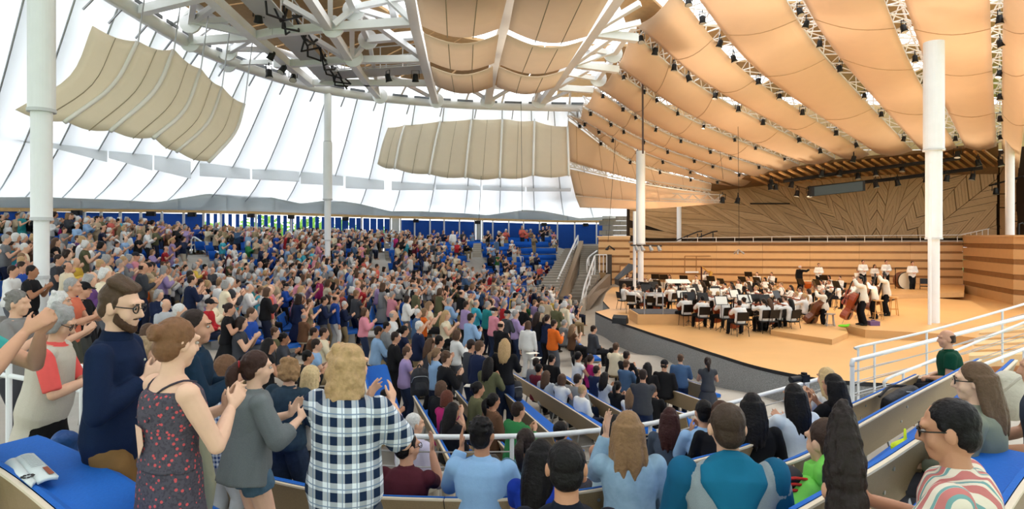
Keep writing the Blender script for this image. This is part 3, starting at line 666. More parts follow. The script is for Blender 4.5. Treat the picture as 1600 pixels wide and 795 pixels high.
MB().slab([a, b, c, d], (0, .35, 0)).build('case', BLACK, t); MB().slab([a.lerp(c, .05), b.lerp(d, .05), c.lerp(a, .05), d.lerp(b, .05)], (0, -.03, 0)).build('screen', mat('screen_grey', (.06, .085, .10), .35), t)
# wires that hang over the stage and the hall
for k, (xa, ya, xb, yb, Y) in enumerate([(812,-20,816,330,36),(966,160,950,378,40),(1151,-20,1155,382,38),(1119,184,1130,280,42),(752,275,748,350,34)]):
    tag(MB().tube([W(xa, ya, Y), W(xb, yb, Y)], .012, 4).build('wire', BLACK), 'thin black wire hanging from the roof, %s of five from the left' % ordn([2,3,5,4,1][k]), 'wire', 'hanging wires')
tag(MB().tube([W(1004, 104, 33), W(1004.6, 240, 33)], .05, 6).build('rod', mat('rod_brown', (.10, .06, .05), .5)), 'dark rod hanging before the canopies above the left stage column', 'rod')
for k, (x, y, Y) in enumerate([(952, 384, 40), (1154, 390, 38)]):
    t = thing('microphone_array', 'small hanging microphone cluster %s' % ('by the stairs end of the stage' if k == 0 else 'above the middle of the orchestra'), 'microphone', W(x, y, Y))
    for q in range(3): MB().cap((0, 0, 0), (.3*math.cos(q*2.1), .3*math.sin(q*2.1), -.22), .03, .06, 8).build('microphone', BLACK if k == 0 else STEEL, t)
t = thing('lamp_bar', 'black bar with four small lamps across the left stage column', 'lamp bar'); MB().tube([W(986, 383, 35.8), W(1034, 384, 35.8)], .05, 6).build('bar', BLACK, t)
for k, x in enumerate((994, 1003, 1016, 1029)): MB().cap(W(x, 386, 35.7), W(x+2, 390, 35.7), .09, .12, 8).build('lamp', STEEL, t)
# tan service doors in the left stage wall, and the grey block wall above
d = struct('door_1'); a = W(949, 398, 47.5); MB().box((a.x+.15, 47.75, SZ+1.2), (.42, .1, 2.35)).build('door_leaf', mat('door_dark', (.05, .045, .04), .6), d)
d = struct('door_2'); a = W(976, 414, 47.5); MB().box((a.x, 47.55, SZ+.75), (.62, .06, 1.5)).build('door_leaf', wl2, d); MB().box((a.x-.33, 47.52, SZ+.75), (.06, .1, 1.56)).box((a.x, 47.52, SZ+1.55), (.7, .1, .06)).build('door_frame', wd_, d)
blk = mat('block_wall', (.30, .30, .28), .9, noise=5, amt=.2)
w = struct('wall_block')
for r in range(6):
    for c in range(5): MB().box((W(972, 360, 53).x-1.2+c*.62+(.3 if r % 2 else 0), 56, CZ-.2+r*.42), (.6, .2, .40)).build('block', blk, w)
MB().box((W(995, 350, 54).x, 53.5, CZ+.8), (.9, .5, 5)).build('pier', wl2, w)
# white frame rails on the wood wall, sockets
t = thing('wall_frame', 'thin brown framed rack fixed on the wood wall behind the harp', 'frame')
for x in (1070, 1088, 1111): MB().tube([W(x, 400, 46.1), W(x, 436, 46.1)], .03, 5).build('post', wd_, t)
MB().tube([W(1070, 400, 46.1), W(1111, 400, 46.1)], .03, 5).build('rail', wd_, t); MB().box(W(1081, 425, 46.1), (.95, .06, .12)).build('white_strip', WHITE, t)

# ================================================================== stairs between audience and stage, aisle steps, rails
sc_ = mat('stair_concrete', (.30, .275, .235), .9, noise=3, amt=.12); sc2 = mat('stair_nosing', (.52, .49, .44), .8)
def stairs(name, bl, br, tl, tr, n, label):
    """flight between bottom-left/right and top-left/right world points; every step is a part"""
    t = thing(name, label, 'stairs')
    for k in range(n):
        a, b, a2, b2 = bl.lerp(tl, k/n), br.lerp(tr, k/n), bl.lerp(tl, (k+1)/n), br.lerp(tr, (k+1)/n); h = (tl.z-bl.z)/n
        z1 = a.z+h; P = [Vector((p.x, p.y, z1)) for p in (a, b, b2, a2)]
        s = MB().slab(P, (0, 0, -max(h*1.6, .3))).build('step', sc_, t)
        MB().slab([P[0]+Vector((0, -.012, 0)), P[1]+Vector((0, -.012, 0)), P[1].lerp(P[2], .16), P[0].lerp(P[3], .16)], (0, 0, .012)).build('nosing', sc2, s)
    return t
stairs('staircase', W(884, 480, 42.8), W(910, 480, 42.8), W(905, 430, 46.5), W(936, 430, 46.5), 9, 'lower flight of grey concrete stairs beside the stage')
stairs('staircase', W(905, 429, 47.5), W(936, 429, 47.5), W(908, 384, 54), W(938, 384, 54), 14, 'upper flight of grey concrete stairs rising to the blue wall')
stairs('staircase', W(832, 463, 38.5), W(868, 463, 38.5), W(884, 388, 53), W(900, 388, 53), 20, 'worn narrow aisle steps between the blue benches and the white handrail')
MB().slab([W(904, 430, 46.4), W(938, 430, 46.4), W(938, 429, 47.6), W(904, 429, 47.6)], (0, 0, -.3)).build('floor_landing', sc_, kind='structure')
MB().slab([W(900, 384, 53.8), W(965, 384, 53.8), W(965, 381, 59.5), W(900, 381, 59.5)], (0, 0, -.3)).build('floor_top_landing', sc_, kind='structure')
MB().slab([W(868, 478, 42.6), W(874, 463, 42.6), W(905, 376, 54), W(904, 392, 54), W(882, 482, 42.6)], (.35, 0, 0)).build('trim_stair_wall', mat('stair_wall_tan', (.33, .25, .17), .8, noise=4, amt=.1), kind='structure')
rampm = mat('ramp_wall', (.27, .22, .17), .85, noise=5, amt=.15)
MB().slab([W(908, 482, 41), W(921, 455, 44), W(948, 428, 47.3), W(948, 447, 47.6), W(930, 462, 44), W(912, 486, 41)], (.3, .05, 0)).build('wall_ramp', rampm, kind='structure')
crb = curve3([Pz(909, 492, -4.44), Pz(913, 478, -4.4), Pz(925, 465, -4.4), Pz(948, 452, -4.4)], 14)
tag(MB().loft([p+Vector((0, 0, .25)) for p in crb], [(.22, .5)]*len(crb), 8).build('curb', CONC), 'curved pale concrete curb at the foot of the stairs', 'curb')
def railing(label, top, h, nposts, r=.035, mids=(), m=WHITE, posts_at=None, name='railing', cables=0, ground_fn=None):
    t = thing(name, label, 'railing'); P = curve3(top, max(2, 3*(len(top)-1))) if len(top) > 2 else [Vector(p) for p in top]
    MB().tube(P, r, 8).build('top_rail', m, t, True)
    for f in mids: MB().tube([p-Vector((0, 0, h*f)) for p in P], r*.8, 8).build('mid_rail', m, t, True)
    for k in range(cables): MB().tube([p-Vector((0, 0, h*(k+1)/(cables+1.2))) for p in P], .008, 4).build('cable', STEEL, t)
    for k in range(nposts):
        u = k/(nposts-1)*(len(P)-1) if posts_at is None else posts_at[k]*(len(P)-1); i = min(int(u), len(P)-2); p = P[i].lerp(P[i+1], u-i)
        MB().tube([p, p-Vector((0, 0, h))], r*.85, 8).build('post', m, t)
    return t
railing('white handrail on the left edge of the stairs up to the blue wall', [W(868, 450, 42), W(871, 438, 42.3), W(886, 405, 48), W(903, 368, 55)], 1.0, 8, .07, (.45, .9))
railing('white handrail on the lower right of the concrete stairs', [W(909, 468, 40), W(914, 445, 42), W(923, 418, 46), W(929, 400, 47.5)], 1.4, 6, .06, (.5,))
railing('white handrail on the upper right of the concrete stairs', [W(917, 413, 48), W(920, 402, 49), W(934, 391, 53)], 1.1, 3, .06)
railing('white guard rail beside the dark stage side door', [W(930, 398, 47.4), W(940, 398, 47.2), W(948, 398, 47.0)], 1.3, 4, .04)
for k, (P, lab) in enumerate([([(299,373,37),(305,371,37),(323,384,36)], 'white aisle handrail high in the left crowd, upper of two'), ([(336,396,33),(339,393,33),(364,411,32)], 'white aisle handrail high in the left crowd, lower of two'),
             ([(449,365,45),(452,361,45),(461,372,44)], 'white aisle handrail left of the middle column, upper one'), ([(466,380,41),(469,377,41),(478,390,40)], 'white aisle handrail left of the middle column, lower one'),
             ([(603,382,48),(606,380,48),(641,432,37)], 'long white aisle handrail right of the middle column'), ([(166,367,30),(170,367,30),(186,378,29)], 'short white handrail among the crowd near the left column'),
             ([(413,438,30),(418,440,30),(432,447,29)], 'white handrail in the crowd below the aisle at centre left'), ([(213,460,19),(222,464,18.6),(238,469,18)], 'white handrail behind the man with glasses')]):
    railing(lab, [W(*p) for p in P], .85, 3, .05, (.5,))
stairs('aisle_steps', W(606, 440, 36.5), W(640, 440, 36.5), W(600, 380, 48), W(618, 380, 48), 12, 'grey concrete aisle steps right of the middle column among the crowd')
stairs('aisle_steps', W(458, 400, 40), W(482, 400, 40), W(444, 372, 46), W(462, 372, 46), 8, 'grey concrete aisle steps left of the middle column')
stairs('aisle_steps', W(738, 398, 44), W(752, 398, 44), W(740, 380, 50), W(752, 380, 50), 6, 'short grey aisle steps below the white door in the blue wall')
railing('thin dark cross aisle rail in front of the seated far crowd', [W(660, 446, 30), W(760, 446, 31), W(868, 447, 33)], .7, 6, .018, (.5,), mat('rail_dark', (.2, .2, .2), .5))
# near rail of the lower cross aisle: white tube, wires below
nr = [(590,680,6.4),(600,680,6.45),(700,682.5,6.42),(830,680.5,6.46),(925,673,6.62),(1020,661,6.93),(1140,630,7.75),(1262,597,8.9),(1292,588,9.3)]
railing('long white guard rail with steel wires crossing behind the near seated rows', [W(*p) for p in nr], .95, 8, .026, (), WHITE, [0, .16, .345, .52, .62, .75, .875, 1], 'railing', 5)
# right hand rails by the stage
railing('upper white wire rail beside the bass platform at right', [W(1341,545,10.4),(W(1344,541,10.4)),W(1448,518,11),W(1580,481,11.8),W(1640,462,12.4)], .95, 5, .022, (), WHITE, [0, .32, .5, .72, .96], 'railing', 4)
railing('lower white tube rail in front of the stage at right', [W(1331,572,9.5),W(1333,563,9.5),W(1345,560,9.6),W(1460,531,10.3),W(1600,495,11.4),W(1660,480,12)], .75, 4, .034, (), WHITE, [0.02, .3, .62, .95], 'railing', 3)
railing('low white rail sloping behind the man in green', [W(1383,606,9.7),W(1386,592,9.7),W(1440,570,10.2),W(1560,520,11.2),W(1660,480,12)], .35, 3, .024, (), WHITE, [0.02, .4, .9])
railing('white lower rail near the blue bench end at right', [W(1530,572,9.0),W(1600,545,9.6),W(1650,525,10)], .3, 3, .024)
tstep = thing('wooden_steps', 'pale plywood steps down from the stage at the right', 'stairs')
for k in range(5): MB().slab([W(1530-k*4, 520+k*9, 17.5-k*.8), W(1640, 512+k*10, 17.5-k*.8), W(1640, 505+k*10, 18.6-k*.8), W(1530-k*4, 512+k*9, 18.6-k*.8)], (0, 0, -.25)).build('step', [wl2, woodside][k % 2], tstep)
# rail and concrete steps at the near left, between the left rows
railing('double white rail near the left edge behind the lady in coral', [W(-30,548,5.9),W(20,552,5.85),W(120,572,5.7),W(136,578,5.7)], .95, 4, .03, (.22,), WHITE, [0, .3, .75, 1])
st = thing('concrete_steps', 'pale concrete steps at the near left below the white rail', 'stairs')
lst = mat('pale_concrete', (.40, .385, .35), .9, noise=5, amt=.15, bump=.2, bscale=60)
for k, (x0, y0, x1, y1, x2, y2, x3, y3, Y, Y2) in enumerate([(70,615,132,612,118,660,72,690,7.2,5.6), (118,664,165,660,170,700,110,690,5.5,5.0)]):
    P = [W(x0, y0, Y), W(x1, y1, Y), W(x2, y2, Y2), W(x3, y3, Y2)]; zc = sum(p.z for p in P)/4
    MB().slab([Vector((p.x, p.y, zc)) for p in P], (0, 0, -.35)).build('step', lst, st)

# ================================================================== benches near the camera
def bench(label, pts, gap_floor=.85, seat_dir=1, seat_w=.46, drop=.36, blocks=True, lean=.10, bolts=True, seatlift=.06, group=None, low=.30):
    """pts: (px, py, Y) along the top edge of the backrest, from its left end; seat on the far side"""
    P = curve3([W(*p) for p in pts], max(6, 4*(len(pts)-1))); n = len(P)
    t = thing('bench', label, 'bench', (0, 0, 0), 0, group); N = []
    for i in range(n):
        d = P[min(i+1, n-1)]-P[max(i-1, 0)]; d.z = 0; d.normalize(); N.append(Vector((-d.y, d.x, 0))*seat_dir)
    Z = Vector((0, 0, 1))
    def strip(offs, name, m, smooth=True):
        mb = MB(); k = len(offs)
        for p, nn in zip(P, N):
            for (a, b) in offs: mb.v.append(tuple(p+nn*a+Z*b))
        for i in range(n-1):
            for j in range(k): mb.f.append((i*k+j, i*k+(j+1) % k, (i+1)*k+(j+1) % k, (i+1)*k+j))
        mb.f.append(tuple(range(k-1, -1, -1))); mb.f.append(tuple((n-1)*k+j for j in range(k)))
        return mb.build(name, m, t, False)
    strip([(0, -.012), (.018, -.012), (.018+lean, -low), (lean+.05, -low-.08), (lean+.02, -low-.09), (lean-.005, -low)], 'backrest', TAN)
    strip([(-.004, 0), (.022, 0), (.022, -.014), (-.004, -.014)], 'edge_strip', EDGE)
    strip([(.024, .005), (.055, .0), (.055+lean, -drop+.06), (.024+lean, -drop+.06)], 'back_pad', BLUE)
    strip([(lean+.04, -drop), (lean+.04, -drop+.06), (lean+seat_w, -drop+.06+seatlift), (lean+seat_w+.05, -drop+seatlift+.03), (lean+seat_w+.04, -drop+seatlift-.03)], 'seat_pad', BLUE)
    strip([(lean+.03, -drop-.03), (lean+.03, -drop), (lean+seat_w+.04, -drop+seatlift-.03), (lean+seat_w+.03, -drop+seatlift-.06)], 'seat_board', TAN)
    L = sum((P[i+1]-P[i]).length for i in range(n-1)); k = max(2, round(L/1.3))
    for j in range(k):
        u = (j+.35)/k*(n-1); i = int(u); p = P[i].lerp(P[i+1], u-i); nn = N[i]
        f0 = p+nn*(lean+.1); f1 = p+nn*(lean+seat_w-.05); g0, g1 = p+nn*(lean-.02), p+nn*(lean+seat_w+.02)
        MB().tube([f0-Z*(drop+.02), Vector((g0.x, g0.y, p.z-gap_floor))], .018, 6).build('leg', STEEL, t); MB().tube([f1-Z*(drop-.02), Vector((g1.x, g1.y, p.z-gap_floor))], .018, 6).build('leg', STEEL, t)
        if bolts:
            bm_ = MB()
            for zz_ in (-.09, -.24):
                q = p+nn*(lean*(-zz_)/low)+Z*zz_; bm_.loft([q, q-nn*.012], .013, 8)
            bm_.build('bolts', STEEL, t)
    return t
NB = [('blue padded bench at the bottom left corner with the open book on it', [(-70,700,3.5),(0,737,3.3),(75,796,2.95),(130,850,2.7)], dict(low=.22, drop=.10, lean=.05, seat_w=.36, seatlift=.0)),
      ('blue and tan bench behind the man with glasses, ending at the blue bag', [(106,688,5.0),(150,712,4.7),(216,747,4.3),(300,792,3.95)], dict(drop=.36, seat_w=.34, seatlift=.0)),
      ('long curved tan bench behind the maroon and blue shirted men', [(225,712,5.9),(345,733,5.5),(470,761,5.1),(568,775,4.85),(692,780,4.7)], {}),
      ('curved tan bench behind the woman in the denim shirt', [(694,780,4.7),(780,780,4.65),(880,772,4.7),(960,760,4.8),(1029,747,4.95)], {}),
      ('long tan bench rising to the right behind the woman in white', [(1029,738,5.1),(1092,718,5.35),(1166,698,5.7),(1260,661,6.4),(1337,631,7.2),(1436,585,8.8)], dict(drop=.36, seat_w=.32, seatlift=0)),
      ('tan bench rising to the right under the black backpack and man in green', [(1100,768,3.8),(1209,731,4.2),(1269,708,4.5),(1347,663,5.25),(1420,622,6.1),(1496,582,7.3),(1534,561,8.1)], dict(drop=.38, seat_w=.30, seatlift=0)),
      ('tan bench with the yellow green paper on its blue seat', [(1250,800,2.9),(1361,736,3.35),(1420,698,3.75),(1469,663,4.2),(1557,592,5.55),(1590,562,6.4)], dict(drop=.40, seat_w=.30, seatlift=0)),
      ('blue bench at the right edge beside the cream bag', [(1575,800,2.8),(1612,745,3.1),(1670,672,3.7)], dict(drop=.24, seat_w=.3, seatlift=0)),
      ('blue bench end left of the seated man in the white tee', [(560,551,12.4),(570,600,11.2),(584,660,9.6)], {}),
      ('blue bench behind the lavender shirted man, ending at the rail', [(645,618,11.5),(668,657,9.9),(700,716,8.1)], {}),
      ('blue bench in front of the magenta patterned woman, second from the rail left end', [(711,610,12.5),(748,654,10.7),(790,702,9.0)], {}),
      ('blue bench below the blonde woman in black and maroon', [(776,604,13.6),(815,638,11.8),(862,680,10.1)], {}),
      ('long tan bench back with the arm of the grey sweater man on it', [(800,583,15.3),(880,631,12.5),(946,673,10.8)], {}),
      ('tan bench back in front of the blond man in white', [(858,574,17.2),(916,613,14.2),(985,652,12.1)], {}),
      ('tan bench behind the row with the black capped man', [(1022,600,15.6),(1058,612,14.8),(1092,624,14.1)], {}),
      ('short tan bench in front of the standing dark tee man', [(1028,634,13.1),(1070,646,12.5)], {}),
      ('front row bench with the long clapping woman beside the seated man', [(878,521,23.6),(896,534,21.8),(914,548,20.3)], {}),
      ('front row bench where the man in grey sits by the stage', [(955,560,18.8),(985,572,17.6),(1012,580,16.9)], {}),
      ('front row bench at the feet of the standing pair by the stage', [(1040,585,16.4),(1100,602,15.2)], {})]
for lab, P, kw in NB: bench(lab, P, bolts=P[0][2] < 9, **(kw if P[0][2] < 9 else dict(seat_w=.40, seatlift=.03, drop=.34)))
# ================================================================== people: one generator for all figures
from mathutils import noise as mnoise
def V(*a): return Vector(a)
def ik(a, b, l1, l2, pole):
    d = b-a; L = max(1e-4, d.length); dn = d/L; L = min(L, (l1+l2)*.995); b = a+dn*L
    x = (l1*l1-l2*l2+L*L)/(2*L); h = math.sqrt(max(0, l1*l1-x*x))
    n = Vector(pole); n -= dn*n.dot(dn)
    if n.length < 1e-4: n = V(0, 0, -1)
    return a+dn*x+n.normalized()*h, b
def limb(mb, a, b, rs, seg=10):
    k = len(rs); mb.loft([a.lerp(b, i/(k-1)) for i in range(k)], list(rs), seg)
def make_hand(mb, w, d, n, side, curl=.25, fine=True, spread=.12, sc=1.0):
    d = d.normalized(); n = (n-d*n.dot(d)).normalized(); t = n.cross(d)*(-1 if side > 0 else 1)
    mb.loft([w-d*.02*sc, w+d*.015*sc, w+d*.055*sc, w+d*.097*sc], [(.025*sc, .018*sc), (.029*sc, .0185*sc), (.038*sc, .0165*sc), (.041*sc, .0125*sc)], 10, n)
    rf = 1.0 if fine else 1.25
    for k, L in enumerate((.070, .080, .074, .058)):
        b = w+d*(.09-.006*abs(k-1))*sc+t*(.0305-.0203*k)*sc; dd = (d+t*spread*(1.2-k*.8)).normalized()
        c = curl*(1+.12*k); e1 = (dd*math.cos(c)+n*math.sin(c)); e2 = (dd*math.cos(2.1*c)+n*math.sin(2.1*c))
        m_ = b+e1*L*.52*sc; tip = m_+e2*L*.48*sc
        mb.cap(b, m_, .0098*sc*rf, .0088*sc*rf, 8); mb.cap(m_, tip, .0088*sc*rf, .0070*sc*rf, 8)
    b = w+d*.022*sc+t*.022*sc; m_ = b+(d*.62+t*.72+n*.22).normalized()*.046*sc; tip = m_+(d*.9+t*.35+n*.15).normalized()*.034*sc
    mb.cap(b, m_, .0145*sc, .0108*sc, 8); mb.cap(m_, tip, .0105*sc, .0082*sc, 8)

def head_shape(mb, hp, R, fine=True, wide=1.0):
    e = lambda c, r: mb.ell(hp(*c), (r[0]*wide, r[1], r[2]), R)
    e((0, -.014, .03), (.075, .096, .089)); e((0, .026, -.03), (.061, .067, .084)); e((0, .052, -.088), (.037, .036, .030))
    e((0, -.03, -.03), (.066, .07, .07))
    for s in (-1, 1): e((s*.036, .054, -.032), (.028, .029, .034)); e((s*.077, -.008, -.006), (.012, .024, .033))
    mb.cap(hp(-.04, .078, .034), hp(.04, .078, .034), .015, .015, 8)
    mb.cap(hp(0, .088, .022), hp(0, .110, -.026), .0095, .0135, 8)
    for s in (-1, 1): mb.cap(hp(0, .098, -.03), hp(s*.013, .093, -.03), .010, .009, 6)
    mb.cap(hp(-.019, .083, -.060), hp(.019, .083, -.060), .0085, .0085, 8); mb.cap(hp(-.014, .081, -.071), hp(.014, .081, -.071), .0095, .0095, 8)

def hair_shape(mb, hp, R, style, grow=1.0):
    e = lambda c, r: mb.ell(hp(*c), (r[0]*grow, r[1]*grow, r[2]*grow), R)
    if style in ('short', 'curls', 'quiff', 'wavy_short', 'buzz'):
        g = .004 if style == 'buzz' else 0
        e((0, -.026, .043), (.085-g, .094-g, .088-g)); e((0, -.05, -.015), (.076-g, .062-g, .075-g))
        for s in (-1, 1): mb.cap(hp(s*.072, .006, .03), hp(s*.075, .0, -.005), .014, .010, 8)
        if style == 'curls' or style == 'wavy_short':
            rnd = random.Random(3)
            for k in range(46 if style == 'curls' else 30):
                a = rnd.uniform(0, 2*PI); t = rnd.uniform(-.1, 1.3); q = .02 if style == 'curls' else .015
                v = (math.cos(a)*math.cos(t)*.083, -.03+math.sin(a)*math.cos(t)*.09, .045+math.sin(t)*.085)
                if v[1] > .03 and v[2] < .08: continue
                e(v, (q, q, q*.8))
        if style == 'quiff':
            e((0, -.056, -.035), (.088, .082, .096))
            mb.loft(curve3([hp(0, -.04, .06), hp(.004, -.02, .12), hp(.008, .0, .18), hp(.014, .015, .24), hp(.02, .028, .29)], 12), [.083, .083, .082, .08, .077, .073, .069, .064, .058, .05, .04, .028, .012], 14)
    elif style == 'swept':                       # tall brushed-back quiff of the man with glasses
        e((0, -.03, .05), (.082, .09, .086)); e((0, -.055, -.01), (.075, .055, .07))
        for k in range(9): s = (k-4)/4; mb.cap(hp(s*.05, .05-.01*abs(s), .10), hp(s*.06+.01, -.03, .15-.02*abs(s)), .022, .026, 8)
        for s in (-1, 1): mb.cap(hp(s*.074, .006, .04), hp(s*.076, .004, -.012), .013, .009, 8)
    elif style == 'fringe':                      # thinning ring of hair
        for k in range(13):
            a = PI*(.02+.96*k/12)+PI; mb.cap(hp(.074*math.cos(a), -.02+.082*math.sin(a), .035), hp(.068*math.cos(a), -.025+.075*math.sin(a), -.045), .017, .012, 6)
    elif style in ('bob', 'wavy', 'grey_bob', 'pixie'):
        low = {'bob': -.11, 'wavy': -.17, 'grey_bob': -.07, 'pixie': -.06}[style]; w = .096 if style in ('wavy', 'grey_bob') else .088
        e((0, -.022, .042), (.088, .098, .09)); e((0, -.05, -.03), (.084, .064, .08))
        for k in range(11):
            a = PI*(-.14+1.28*k/10)+PI; x, y = w*math.cos(a)*.93, -.022+w*math.sin(a)*.95
            mb.cap(hp(x*.92, y*.95, .04), hp(x*1.03, y*1.0, low+(.02 if k in (0, 10) else 0)), .024, .021, 6)
        if style in ('wavy', 'grey_bob', 'pixie'):
            rnd = random.Random(5)
            for k in range(44):
                a = PI*(-.12+1.24*rnd.random())+PI; z = rnd.uniform(low-.01, .10); q = rnd.uniform(.02, .032); rr = w*(1 if z < .05 else .75)
                e((rr*math.cos(a), -.022+rr*math.sin(a), z), (q, q, q*1.2))
    elif style in ('long', 'long_wavy', 'pony', 'bun', 'half_up'):
        e((0, -.022, .042), (.085, .096, .089)); e((0, -.05, -.02), (.079, .062, .075))
        for s in (-1, 1): mb.cap(hp(s*.073, .012, .045), hp(s*.076, -.02, -.01), .014, .014, 8)
        if style in ('long', 'long_wavy', 'half_up'):
            rnd = random.Random(9); end = -.34 if style == 'long' else -.30
            for k in range(11):
                a = PI*(-.02+1.04*k/10)+PI; x, y = .088*math.cos(a), -.03+.085*math.sin(a)
                j = .03 if style == 'long_wavy' else .008
                p = [hp(x*.9, y, .05), hp(x*1.05, y-.008, -.06), hp(x*1.12+rnd.uniform(-j, j), y-.028, -.17), hp(x*.95+rnd.uniform(-j, j), y-.035, end+rnd.uniform(-.03, .03))]
                mb.loft(curve3(p, 6), [.024, .028, .029, .03, .028, .024, .012], 6)
        if style == 'pony':
            mb.cap(hp(0, -.11, .03), hp(0, -.135, .02), .026, .03, 8); mb.loft(curve3([hp(0, -.125, .03), hp(.0, -.165, -.03), hp(.01, -.16, -.12), hp(.02, -.13, -.24)], 8), [.026, .034, .042, .046, .046, .042, .036, .026, .01], 8)
        if style == 'bun':
            e((0, -.118, .045), (.04, .034, .04)); rnd = random.Random(2)
            for k in range(9): a = 2*PI*k/9; mb.cap(hp(.03*math.cos(a), -.128, .045+.03*math.sin(a)), hp(.03*math.cos(a+1.2), -.135, .045+.03*math.sin(a+1.2)), .014, .014, 6)
    elif style == 'cap':
        e((0, -.05, -.02), (.077, .058, .06))

def cap_shape(mb, hp, R):
    mb.ell(hp(0, -.012, .05), (.088, .104, .082), R); mb.loft([hp(0, .06, .045), hp(0, .12, .038), hp(0, .165, .03)], [(.074, .012), (.072, .01), (.045, .008)], 12, R @ V(0, 0, 1))
def sunhat_shape(mb, hp, R):
    mb.ell(hp(0, -.012, .07), (.086, .1, .085), R); mb.ell(hp(0, -.01, .055), (.17, .18, .014), R, 20)

